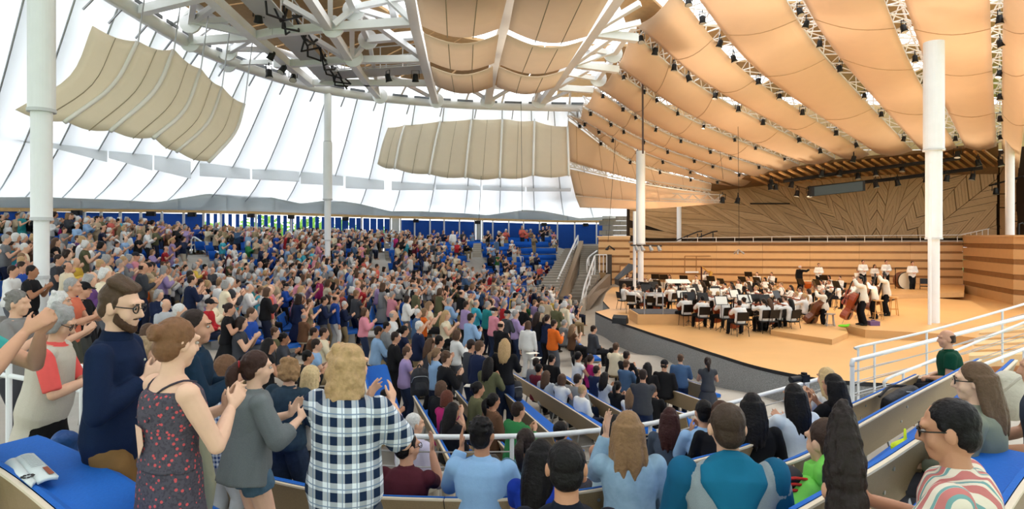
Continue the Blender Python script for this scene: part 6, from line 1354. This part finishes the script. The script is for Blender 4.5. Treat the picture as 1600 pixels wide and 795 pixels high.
VIOLIN, CELLO, BASS, BASSB = fiddle(.36, .12, .16, wood_red), fiddle(.74, .16, .34, wood_red, .25), fiddle(1.08, .19, .55, wood_red, .2), fiddle(1.08, .19, .55, wood_br, .2)
bow_me = MB().tube([(-.35, 0, 0), (0, 0, .02), (.35, 0, 0)], .006, 5).mesh('bow', ebony)
def instr(kind, name, parent_loc, M, label, group):
    t = thing(name, label, 'instrument', (0, 0, 0), 0, group); t.matrix_world = M
    for nm, me in kind: link(nm, me, t)
    return t
chair_parts = [('seat', MB().slab([V(-.22, -.20, .455), V(.22, -.20, .455), V(.22, .22, .465), V(-.22, .22, .465)], (0, 0, -.05)).mesh('c_seat', ebony)), ('backrest', MB().slab([V(-.21, -.22, .56), V(.21, -.22, .56), V(.21, -.29, .88), V(-.21, -.29, .88)], (0, -.03, 0)).mesh('c_back', ebony)),
               ('leg', MB().tube([(-.2, .2, .44), (-.22, .24, 0)], .012, 6).mesh('c_l1', BLACK)), ('leg', MB().tube([(.2, .2, .44), (.22, .24, 0)], .012, 6).mesh('c_l2', BLACK)), ('leg', MB().tube([(-.2, -.27, .86), (-.2, -.2, .44), (-.22, -.28, 0)], .012, 6).mesh('c_l3', BLACK)), ('leg', MB().tube([(.2, -.27, .86), (.2, -.2, .44), (.22, -.28, 0)], .012, 6).mesh('c_l4', BLACK))]
desk_me = MB().slab([V(-.25, .0, 1.02), V(.25, .0, 1.02), V(.25, .14, 1.34), V(-.25, .14, 1.34)], (0, .012, -.004)).box((0, -.02, 1.02), (.5, .05, .012)).mesh('ms_desk', ebony)
page_me = MB().slab([V(-.22, -.006, 1.035), V(.22, -.006, 1.035), V(.22, .124, 1.32), V(-.22, .124, 1.32)], (0, -.004, .001)).mesh('ms_page', mat('paper', (.80, .78, .70), .8))
pole_me = MB().tube([(0, .06, 1.1), (0, .05, .12)], .014, 6).tube([(0, .05, .2), (.24, .05, .01)], .01, 5).tube([(0, .05, .2), (-.14, .26, .01)], .01, 5).tube([(0, .05, .2), (-.14, -.16, .01)], .01, 5).mesh('ms_pole', BLACK)
CH, MS, MU = [], [], []
def chair(x, y, z, rz, label=None):
    t = thing('orchestra_chair', label or 'chair', 'chair', (x, y, z), rz)
    for nm, me in chair_parts: link(nm, me, t)
    if not label: CH.append(t)
    return t
def stand(x, y, z, rz, page=True):
    t = thing('music_stand', 'stand', 'music stand', (x, y, z), rz); link('desk', desk_me, t); link('pole', pole_me, t)
    if page: link('sheet_music', page_me, t)
    MS.append(t); return t
FOC = (7.0, 32.5)
ORCH = [(981,427,'vn','long'),(1002,429,'vn','short'),(1022,428,'vn','short'),(1046,429,'wd','long'),(1070,430,'wd','long'),(1088,430,'wd','short'),(1115,431,'wd','long'),(1134,442,'wd','short'),(1123,438,'wd','short'),(1094,437,'wd','short'),(1073,437,'vn','long'),(1054,438,'vn','short'),(974,443,'vn','short'),(988,447,'vn','short'),(998,445,'vc','short'),(1027,444,'vn','short'),(1031,449,'vc','bob'),(1049,444,'vc','short'),
        (1018,448,'vn','bob'),(1072,459,'vc','short'),(1098,462,'vc','short'),(1083,452,'vn','long'),(1110,454,'vn','bun'),(1122,455,'vn','short'),(1132,463,'vc','short'),(1144,440,'wd','long'),(1124,447,'vn','short'),(1155,436,'wd','long'),(1134,442,'vn','short'),(1146,444,'wd','long'),(1170,432,'wd','short'),(1183,425,'wd','short'),(1196,433,'wd','bob'),(1206,425,'wd','short'),(1154,451,'vn','long'),(1170,458,'vc','short'),(1156,469,'vc','short'),(1163,464,'vn','bun'),(1194,466,'vn','pony'),(1203,466,'vn','long'),(1220,465,'vc','short'),(1228,462,'vn','short'),
        (1236,466,'vn','long'),(1207,442,'wd','short'),(1183,446,'vn','short'),(1198,450,'vn','short'),(1212,448,'vn','bob'),(1222,441,'wd','short'),(1237,445,'wd','long'),(1252,448,'wd','short'),(1265,451,'wd','bob'),(1284,437,'wd','short'),(1296,430,'wd','bob'),(1313,431,'wd','short'),(1297,437,'wd','short'),(1310,441,'vn','short'),(1335,438,'vc','short'),(1246,455,'vn','short'),(1258,458,'vn','pony')]
ro = random.Random(5); hcs = ['dark', 'black', 'brown', 'dark', 'light', 'black', 'blonde']
nmname = {'vn': 'violinist', 'vc': 'cellist', 'wd': 'wind player'}
for i, (px, yt, code, st) in enumerate(ORCH):
    Y = 2170/(yt-375)*1.0; z = SZ
    p = W(px, yt, Y); yaw = math.degrees(math.atan2(FOC[0]-p.x, FOC[1]-Y))+ro.gauss(0, 6)
    if math.hypot(FOC[0]-p.x, FOC[1]-Y) < 2.5: yaw += 0
    nom = LIB[code]['nom']; sc = max(.92, min(1.06, (p.z-z)/nom))
    if px > 1320: z += .28
    if p.z-z < .9*nom: Y = (CZ-z-nom)/(yt-375)*1000; p = W(px, yt, Y); sc = 1
    o = seat_person(code, p.x, Y, z, sc, yaw, SK[ro.choice([0, 0, 1, 3, 2])], st, HC[ro.choice(hcs)], JW, S(22, 22, 25), shoes=(14, 14, 15)); MU.append((o, nmname[code], code, st))
    rz = -math.radians(yaw); R2 = Matrix.Rotation(rz, 4, 'Z'); base = Matrix.Translation((p.x, Y, z)) @ R2
    chair(p.x, Y, z, rz)
    if i % 4 != 1 or st == 'never':
        q = base @ V(.28 if i % 2 else -.25, 1.0, 0); stand(q.x, q.y, z, rz, Y < 27.5 and ro.random() < .45)
    C = LIB[code]['f'].C*sc
    if code == 'vn':
        M = base @ Matrix.Translation(C+V(-.07, .12, .145)) @ Matrix.Rotation(math.radians(24), 4, 'Z') @ Matrix.Rotation(math.radians(-82), 4, 'X') @ Matrix.Rotation(math.radians(190), 4, 'Z')
        t = instr(VIOLIN, 'violin', None, M, 'violin', 'violins'); bw_ = link('bow', bow_me, t); bw_.location = (.0, .06, .24); bw_.rotation_euler = (0, .2, .4); t['held'] = i
    elif code == 'vc':
        M = base @ Matrix.Translation(V(-.02, .50, .22)) @ Matrix.Rotation(math.radians(17), 4, 'X') @ Matrix.Rotation(math.radians(-6), 4, 'Y')
        t = instr(CELLO, 'cello', None, M, 'cello', 'cellos'); t['held'] = i
    else:
        a = LIB[code]['Hc']*sc+V(0, .11, -.06)
        t = thing('clarinet', 'clarinet', 'instrument', base @ a, rz); t['held'] = i
        MB().tube([(0, 0, 0), (0, .08, -.07), (0, .28, -.40)], .014, 8).build('joint', ebony, t); MB().loft([(0, .28, -.40), (0, .31, -.45), (0, .33, -.48)], [.016, .022, .034], 8).build('bell', ebony if i % 3 else gold, t)
# bass players standing at the right, and the leaning brown bass before them
def bassist(px, yt, Y, code, yaw, st, hair, varn, zadd, tilt, seat=None):
    p = W(px, yt, Y); z = SZ+zadd; sc = max(.9, min(1.08, (p.z-z)/LIB[code]['nom']))
    o = seat_person(code, p.x, Y, z, sc, yaw, SK[1], st, HC[hair], S(226, 218, 202), S(22, 22, 25), shoes=(14, 14, 15)); MU.append((o, 'bass player', code, st))
    rz = -math.radians(yaw); base = Matrix.Translation((p.x, Y, z)) @ Matrix.Rotation(rz, 4, 'Z')
    M = base @ Matrix.Translation(V(.10, .62, .2)) @ Matrix.Rotation(math.radians(tilt), 4, 'X') @ Matrix.Rotation(math.radians(-8), 4, 'Y') @ Matrix.Rotation(math.radians(150), 4, 'Z')
    t = instr(varn, 'double_bass', None, M, 'bass', 'double basses'); t['held'] = -1; return o
bassist(1349,431,23.8,'bs',-72,'short','black',BASS,.28,22); bassist(1367,437,25.8,'bs',-70,'short','black',BASSB,.28,20); bassist(1385,426,26.8,'bs',-75,'short','dark',BASSB,.28,16); bassist(1289,450,24.8,'bs',-60,'fringe','grey',BASSB,0,34)
# standing players at the back
for px, yt, Y, code, yaw, st in [(1348,406,40.5,'ms',190,'short'),(1366,413,41,'ms',185,'bob'),(1340,420,41,'wd',190,'short'),(1384,406,40,'ms',185,'short'),(1425,408,38,'ms',190,'short'),(1279,411,42,'ms',195,'short'),(1102,423,42,'wd',180,'long')]:
    p = W(px, yt, Y); z = SZ+(.45 if px > 1330 else .3); sc = max(.9, min(1.1, (p.z-z)/LIB[code]['nom'])); o = seat_person(code, p.x, Y, p.z-sc*LIB[code]['nom'], sc, yaw, SK[1], st, HC['dark'], JW, S(22, 22, 25), shoes=(14, 14, 15)); MU.append((o, 'percussionist' if px != 1102 else 'harpist', code, st))
p = W(1249, 411, 38.5); o = seat_person('co', p.x, 38.5, SZ+.25, (p.z-SZ-.25)/LIB['co']['nom'], 70, SK[1], 'fringe', HC['white'], S(20, 20, 22), S(18, 18, 20), shoes=(14, 14, 15)); tag(o, 'conductor in black reaching to shake hands with a player at the timpani', 'person'); o.scale = (1, 1, 1)
riser([(1236,449),(1300,449),(1297,444),(1238,444)], .25, 'low wooden box the conductor in black stands on')
# label the orchestra and its furniture from where each stands
def pxo(o): l = o.matrix_world.translation if o.parent is None and o.rotation_mode == 'QUATERNION' else o.location; return 800+l.x/l.y*FPX
def zone(o):
    l = o.location; return 'front' if l.y < 28 else 'middle' if l.y < 33.5 else 'back'
def number(items, phrase):
    d = {}
    for it in items: d.setdefault(phrase(it), []).append(it)
    for k, L in d.items():
        L.sort(key=lambda it: pxo(it if not isinstance(it, tuple) else it[0]))
        for n_, it in enumerate(L):
            o = it if not isinstance(it, tuple) else it[0]; o['label'] = k if len(L) == 1 else '%s, %s from left' % (k, ordn(n_+1))
hn = {'short': 'short-haired', 'long': 'long-haired', 'bob': 'bob-haired', 'bun': 'bun-haired', 'pony': 'ponytailed', 'fringe': 'balding'}
number(MU, lambda it: '%s %s in white jacket at the %s of the orchestra' % (hn[it[3]], it[1], zone(it[0])))
for o, *_ in MU: o['group'] = 'orchestra players in white jackets'
number(CH, lambda o: 'black orchestra chair under a player at the %s of the orchestra' % zone(o))
for o in CH: o['group'] = 'black orchestra chairs'
number(MS, lambda o: 'black music stand at the %s of the orchestra' % zone(o))
for o in MS: o['group'] = 'black music stands'
for kind_, word in (('violin', 'red-brown violin held by a player'), ('cello', 'red-brown cello held by a player'), ('clarinet', 'slim black wind instrument played'), ('double_bass', 'large double bass')):
    L = [o for o in COL.objects if o.name.split('.')[0] == kind_]
    for o in L:
        o['group'] = {'violin': 'violins', 'cello': 'cellos', 'clarinet': 'wind instruments', 'double_bass': 'double basses'}[kind_]
    number(L, lambda o: '%s at the %s of the orchestra' % (word, zone(o)))

chair(W(1444, 459, 38).x, 38, SZ+.28, 2.6, 'empty black chair beside the bass drum player')
# timpani, bass drum, harp, piano, podium, stools, monitor
for k, (px, Y) in enumerate([(1262, 41.2), (1277, 41.4), (1292, 41.2)]):
    p = W(px, 375, Y); t = thing('timpani', 'copper kettle drum beside the conductor, %s of three from the left' % ordn(k+1), 'drum', (p.x, Y, SZ), 0, 'kettle drums')
    MB().loft([(0, 0, .32), (0, 0, .42), (0, 0, .6), (0, 0, .8)], [.1, .24, .33, .36], 18).build('bowl', mat('copper', S(190, 110, 60), .3, metal=.9), t, True); MB().loft([(0, 0, .8), (0, 0, .83)], .37, 18).build('head', mat('drum_skin', S(228, 214, 186), .6), t)
    for q in range(4): MB().tube([(.36*math.cos(q*1.57+.4), .36*math.sin(q*1.57+.4), .8), (.28*math.cos(q*1.57+.4), .28*math.sin(q*1.57+.4), 0)], .02, 6).build('leg', STEEL, t)
p = W(1412, 438, 38.6); t = thing('bass_drum', 'big bass drum with a cream head beside a standing player', 'drum', p)
MB().loft([(.05, .28, 0), (0, -.28, 0)], .52, 26).build('shell', wood_br, t); MB().loft([(0, -.285, 0), (0, -.30, 0)], .50, 26).build('head', _m['drum_skin'], t)
MB().loft([(.52*math.cos(2*PI*k/26), -.29, .52*math.sin(2*PI*k/26)) for k in range(26)], .03, 6, None, True).build('hoop', ebony, t)
for s in (-1, 1): MB().tube([(s*.5, 0, .75), (s*.5, 0, SZ+.53-p.z)], .025, 6).build('post', ebony, t)
MB().tube([(-.5, 0, .75), (.5, 0, .75)], .025, 6).build('bar', ebony, t)
p = W(1096, 446, 41); t = thing('harp', 'dark concert harp standing before the wood wall', 'harp', (p.x, 41, SZ))
MB().loft([(0, 0, .05), (0, 0, 1.75)], .05, 10).build('column', mat('harp_brown', S(70, 28, 24), .4), t); MB().tube(curve3([(0, 0, 1.75), (.2, 0, 1.62), (.42, 0, 1.42), (.62, 0, 1.45)], 10), .045, 8).build('neck', gold, t); MB().beam((.1, 0, .1), (.66, 0, 1.42), .12, .16).build('soundbox', gold, t)
st_ = MB()
for k in range(9): st_.tube([(.08+.055*k, 0, .25+.12*k), (.08+.055*k, 0, 1.65-.03*k)], .004, 3)
st_.build('strings', mat('string', (.6, .6, .6), .5), t, kind='stuff')
p = W(983, 446, 39.5); t = thing('grand_piano', 'black grand piano with its lid raised at the left end of the stage', 'piano', (p.x, 39.5, SZ))
out = [V(-.75, -.7, .68), V(.75, -.7, .68), V(.75, .2, .68), V(.45, .9, .68), V(0, 1.2, .68), V(-.6, 1.2, .68), V(-.75, .9, .68)]
MB().slab(out, (0, 0, .3)).build('case', ebony, t); MB().slab([V(-.75, -.4, 1.0), V(-.75, 1.1, 1.0), V(.15, 1.0, 1.95), V(.5, -.3, 1.85)], (0, .0, .03)).build('lid', ebony, t)
for x, y in ((-.65, -.6), (.65, -.6), (-.3, 1.0)): MB().tube([(x, y, .68), (x, y, 0)], .06, 8).build('leg', ebony, t)
P = [Pz(1010, 505, -3.45), Pz(1028, 508, -3.45), Pz(1054, 503, -3.45), Pz(1034, 494, -3.45)]; t = thing('podium', 'low wooden podium with grey carpet and a thin rail at stage left', 'podium')
base = sum(P, V(0, 0, 0))/4; u1, u2 = V(1.15, 0, 0), V(0, 1.0, 0); c4 = [base-u1-u2, base+u1-u2, base+u1+u2, base-u1+u2]
c4 = [V(q.x, q.y, SZ) for q in c4]; MB().slab(c4, (0, 0, .42)).build('box', woodside, t); c5 = [q+(V(base.x, base.y, SZ)-q)*.06+V(0, 0, .425) for q in c4]; MB().slab(c5, (0, 0, .012)).build('carpet', mat('carpet_grey', (.08, .085, .10), .95), t)
for q in (c5[0].lerp(c5[1], .1), c5[1].lerp(c5[0], .55)): MB().tube([q, q+V(0, 0, .85)], .03, 8).build('post', STEEL, t)
MB().tube([c5[0].lerp(c5[1], .1)+V(0, 0, .85), c5[1].lerp(c5[0], .55)+V(0, 0, .85)], .03, 8).build('rail', STEEL, t)
t = thing('conductor_stand', 'wide pale music desk with an open score above the podium', 'music stand', (base.x+1.0, base.y+.9, SZ+.42))
MB().slab([V(-.5, -.2, 1.15), V(.5, -.2, 1.15), V(.5, .25, 1.28), V(-.5, .25, 1.28)], (0, 0, .02)).build('desk', _m['paper'], t); MB().tube([(0, 0, 1.2), (0, 0, .02)], .03, 8).build('pole', BLACK, t)
def wedge(px, py, label):
    q = Pz(px, py, -3.45); t = thing('stage_monitor', label, 'loudspeaker', (q.x, q.y, SZ), -.45)
    t.scale = (.66,)*3
    MB().slab([V(-.45, -.28, 0), V(-.45, .3, 0), V(-.45, .3, .22), V(-.45, .08, .52), V(-.45, -.22, .34)], (.9, 0, 0)).build('case', mat('monitor_black', (.02, .022, .026), .6), t); MB().slab([V(-.42, .275, .23), V(.42, .275, .23), V(.42, .08, .50), V(-.42, .08, .50)], (0, .012, .012)).build('grille', mat('grille', (.035, .04, .05), .7), t)
wedge(969, 505, 'black wedge stage monitor at the stage edge left of the podium')
def stool(px, Y, h, z, m, label):
    q = W(px, 375, Y); t = thing('stool', label, 'stool', (q.x, Y, z)); MB().loft([(0, 0, h), (0, 0, h+.035)], .19, 16).build('seat', m, t)
    for k in range(4):
        a = k*PI/2+.5; MB().tube([(.13*math.cos(a), .13*math.sin(a), h), (.22*math.cos(a), .22*math.sin(a), 0)], .02, 6).build('leg', m, t)
    MB().tube([(.19*math.cos(a), .19*math.sin(a), h*.35) for a in [2*PI*k/12 for k in range(12)]], .013, 5, True).build('foot_ring', m, t)
pine = mat('pine', S(208, 156, 92), .5)
stool(1297, 24.4, .62, SZ, STEEL, 'grey metal stool under the bass player in the cream jacket'); stool(1372, 25.6, .74, SZ+.28, pine, 'pale wooden stool behind the first standing bassist'); stool(1396, 27, .74, SZ+.28, pine, 'pale wooden stool behind the farthest standing bassist')
q = Pz(1364, 508, -3.17); tag(MB().slab([q+V(-.18, -.15, 0), q+V(.18, -.15, 0), q+V(.18, .15, 0), q+V(-.18, .15, 0)], (0, 0, .16)).box(q+V(0, 0, .18), (.14, .03, .05)).build('lunch_box', mat('box_purple', S(110, 80, 120), .6)), 'small purple box on the riser by the bass stools', 'box')
q = Pz(1318, 511, -3.17); tag(MB().ell(q+V(0, 0, .05), (.2, .12, .05)).cap(q+V(.1, 0, .06), q+V(.25, .05, .1), .04, .02, 8).build('green_cloth', mat('cloth_lime', S(110, 200, 40), .8)), 'small lime green cloth at the foot of the red bass', 'cloth')

# ================================================================== small things near the camera
# open programme book on the bottom left bench
t = thing('book', 'open programme book lying on the blue bench at bottom left', 'book'); pg = mat('page_white', (.66, .72, .72), .7)
A, B, Cc, D = W(6, 729, 3.45), W(52, 763, 3.2), W(94, 741, 3.42), W(30, 711, 3.7)
zs = A.z+.06
def bk(a, b, c, d, name, hump):
    rows = []; mb = MB(); n = 6
    for i in range(n+1):
        u = i/n
        for p, q in ((a, d), (b, c)): r = p.lerp(q, u); mb.v.append((r.x, r.y, r.z+.03*math.sin(PI*u)*hump+.012))
    for i in range(n): mb.f.append((2*i, 2*i+1, 2*i+3, 2*i+2))
    o = mb.build(name, pg, t, True); s = o.modifiers.new('thickness', 'SOLIDIFY'); s.thickness = .018; return o
zb = -1.212
pp = lambda x, y: Pz(x, y, zb)
c0, c1, a0, a1, b0, b1 = pp(24, 718), pp(57, 756), pp(5, 728), pp(46, 762), pp(53, 711), pp(92, 747)
bk(a0, a1, c1, c0, 'left_page', .3); bk(c0, c1, b1, b0, 'right_page', .3)
def on(u, v, P, Q, R_, T): return P.lerp(Q, u).lerp(T.lerp(R_, u), v)
MB().slab([on(u, v, c0, c1, b1, b0)+V(0, 0, .0245) for u, v in ((.68, .62), (.95, .62), (.95, .86), (.68, .86))], (0, 0, .002)).build('picture', mat('picture_red', S(150, 78, 56), .7), t)
pr = on(.80, .45, a0, a1, c1, c0); mb = MB()
for k in range(9): mb.ell(pr+V(.022*math.cos(k*.7), .026*math.sin(k*.7), .025), (.009, .008, .003), None, 8, 4)
mb.build('emblem', BLACK, t)
tl = MB()
for k in range(10):
    q0, q1 = on(.08+.055*k, .2, c0, c1, b1, b0), on(.08+.055*k, .8, c0, c1, b1, b0); tl.slab([q0+V(0, 0, .0245), q1+V(0, 0, .0245), q1+V(.002, -.004, .0245), q0+V(.002, -.004, .0245)], (0, 0, .001))
tl.build('text_lines', mat('ink_grey', (.35, .38, .39), .8), t)
# bags and packs
def lump(name, label, cat, pts, m, strap=None, sm=None):
    t = thing(name, label, cat); mb = MB()
    for c, r in pts: mb.ell(c, r)
    me = finish(mb, .018, 2600, 3, .012, 9, 1, name); me.materials.append(m); link('body', me, t)
    if strap: MB().tube(curve3(strap, 10), .012, 6).build('strap', sm or BLACK, t)
    return t
q = W(96, 715, 4.55); lump('jacket', 'crumpled blue jacket draped over the end of the left bench', 'jacket', [(q, (.10, .10, .20)), (q+V(.02, 0, .13), (.085, .10, .07)), (q+V(.03, -.02, -.13), (.07, .1, .10))], mat('nylon_blue', S(22, 66, 124), .5, bump=.5, bscale=25))
def pack(label, q, sc, rz, m):
    t = thing('backpack', label, 'backpack', q, rz); t.scale = (sc,)*3
    mb = MB(); mb.loft([(0, 0, -.22), (0, 0, -.20), (0, -.01, .0), (0, .0, .16), (0, .02, .23), (0, .03, .25)], [(.10, .06), (.155, .10), (.165, .115), (.15, .10), (.11, .07), (.04, .03)], 16, (0, 1, 0)); me = finish(mb, .018, 1500, 3, .010, 8, 1, 'pack'); me.materials.append(m); link('body', me, t)
    mb = MB(); mb.loft([(0, -.10, -.18), (0, -.12, -.08), (0, -.10, .03)], [(.10, .04), (.12, .05), (.09, .03)], 14, (0, 1, 0)); me = finish(mb, .016, 600, 3, .006, 9, 1, 'pocket'); me.materials.append(m); link('pocket', me, t)
    for s_ in (-1, 1): MB().tube(curve3([(s_*.08, .08, .2), (s_*.11, .15, .05), (s_*.12, .10, -.18)], 8), .016, 6).build('strap', m, t)
    MB().tube(curve3([(-.04, .04, .24), (0, .05, .30), (.04, .04, .24)], 6), .012, 6).build('handle', m, t)
    MB().tube(curve3([(-.15, -.05, .02), (-.10, -.10, .12), (.10, -.10, .12), (.15, -.05, .02)], 10), .006, 5).build('zip', STEEL, t)
    return t
pk = mat('pack_black', (.02, .02, .024), .6, bump=.4, bscale=30)
t = pack('black backpack lying on the bench left of the man in green', W(1408, 630, 7.6), 1.15, .9, pk); t.rotation_euler = (.5, 1.2, .9)
pack('black backpack on the bench right of the lavender shirted man', W(656, 598, 11.9), 1.1, .3, pk)
q = W(1578, 618, 5.6); lump('bag', 'cream canvas shoulder bag on the blue bench at right edge', 'bag', [(q+V(0, 0, -.05), (.20, .14, .17)), (q+V(.02, .05, .12), (.13, .1, .09))], mat('canvas_cream', S(196, 190, 174), .85, bump=.4, bscale=30), [q+V(-.15, -.1, .05), q+V(0, -.16, .2), q+V(.17, -.08, .05)], _m['canvas_cream'])
q = W(1232, 752, 3.75); t = lump('backpack', 'dark backpack with red cords under the bench near the lime hood', 'backpack', [(q, (.09, .08, .10))], mat('pack_grey', S(50, 48, 52), .7), None)
for k in range(4): MB().tube([q+V(-.08, -.06, -.07+.035*k), q+V(0, -.095, -.05+.035*k), q+V(.08, -.06, -.07+.035*k)], .009, 6).build('cord', mat('cord_red', S(190, 40, 32), .6), t)
pack('dark backpack on the floor before the blonde woman in black', W(806, 612, 13.2), .9, .5, pk)
q = W(1412, 694, 3.98)+V(0, 0, .005); t = thing('paper_scrap', 'yellow green folded paper scrap on the blue bench at right', 'scrap', q); MB().cap((-.05, 0, -.02), (.02, .02, .01), .03, .02, 8).cap((.01, 0, 0), (.02, .02, .08), .012, .008, 6).cap((.02, 0, .0), (.06, 0, .03), .01, .014, 6).build('paper', mat('lime_paper', S(206, 220, 40), .6), t)
# small camera on the rail by the blonde woman
q = W(1253, 591, 8.2); t = thing('camera', 'black camera with a long lens clamped on the guard rail', 'camera', q, .35); t.scale = (.7,)*3
MB().box((.05, 0, .0), (.16, .12, .13)).box((.05, 0, .08), (.07, .08, .05)).build('body', BLACK, t); MB().loft([(-.03, 0, 0), (-.12, 0, .0), (-.26, 0, -.01)], [.05, .055, .06], 14).build('lens', BLACK, t); MB().tube([(.05, 0, -.06), (.05, 0, -.16)], .02, 8).build('mount', STEEL, t)
# the neighbour at the right edge: only a shoe, knee and hand show
hero('person at the right edge whose hand and dark knee show beside the cream bag', 1640, 548, 4.9, -60, SK[1], 'short', HC['grey'], S(60, 70, 90), S(52, 60, 80), stand=False, top='short', arms=('rest', 'rest'), shoes=S(40, 60, 100))
for k, (px, py, Y) in enumerate([(590, 628, 10.6), (607, 640, 10.2), (738, 603, 11.8), (832, 552, 16), (838, 560, 15.4), (975, 668, 8.6)]):
    q = W(px, py, Y); t = thing('programme', 'white paper programme on a blue bench seat, %s from the left' % ordn(k+1), 'booklet', q, k*.7, 'programmes left on benches')
    MB().slab([V(-.1, -.14, 0), V(.1, -.14, 0), V(.1, .14, .0), V(-.1, .14, .0)], (0, 0, .012)).build('pages', _m['paper'], t)
# labels of the audience: where two look alike, they are told apart by their order from the left
d = {}
for o, look, where in PEOPLE: d.setdefault(look+(' '+where if where else ''), []).append(o)
for k, L in d.items():
    L.sort(key=pxo)
    for n_, o in enumerate(L): o['label'] = k if len(L) == 1 else '%s, %s from left' % (k.replace(' and clapping', ', clapping'), ordn(n_+1)); o['group'] = 'audience members in the nearer rows'
bpy.data.scenes.remove(WORK)
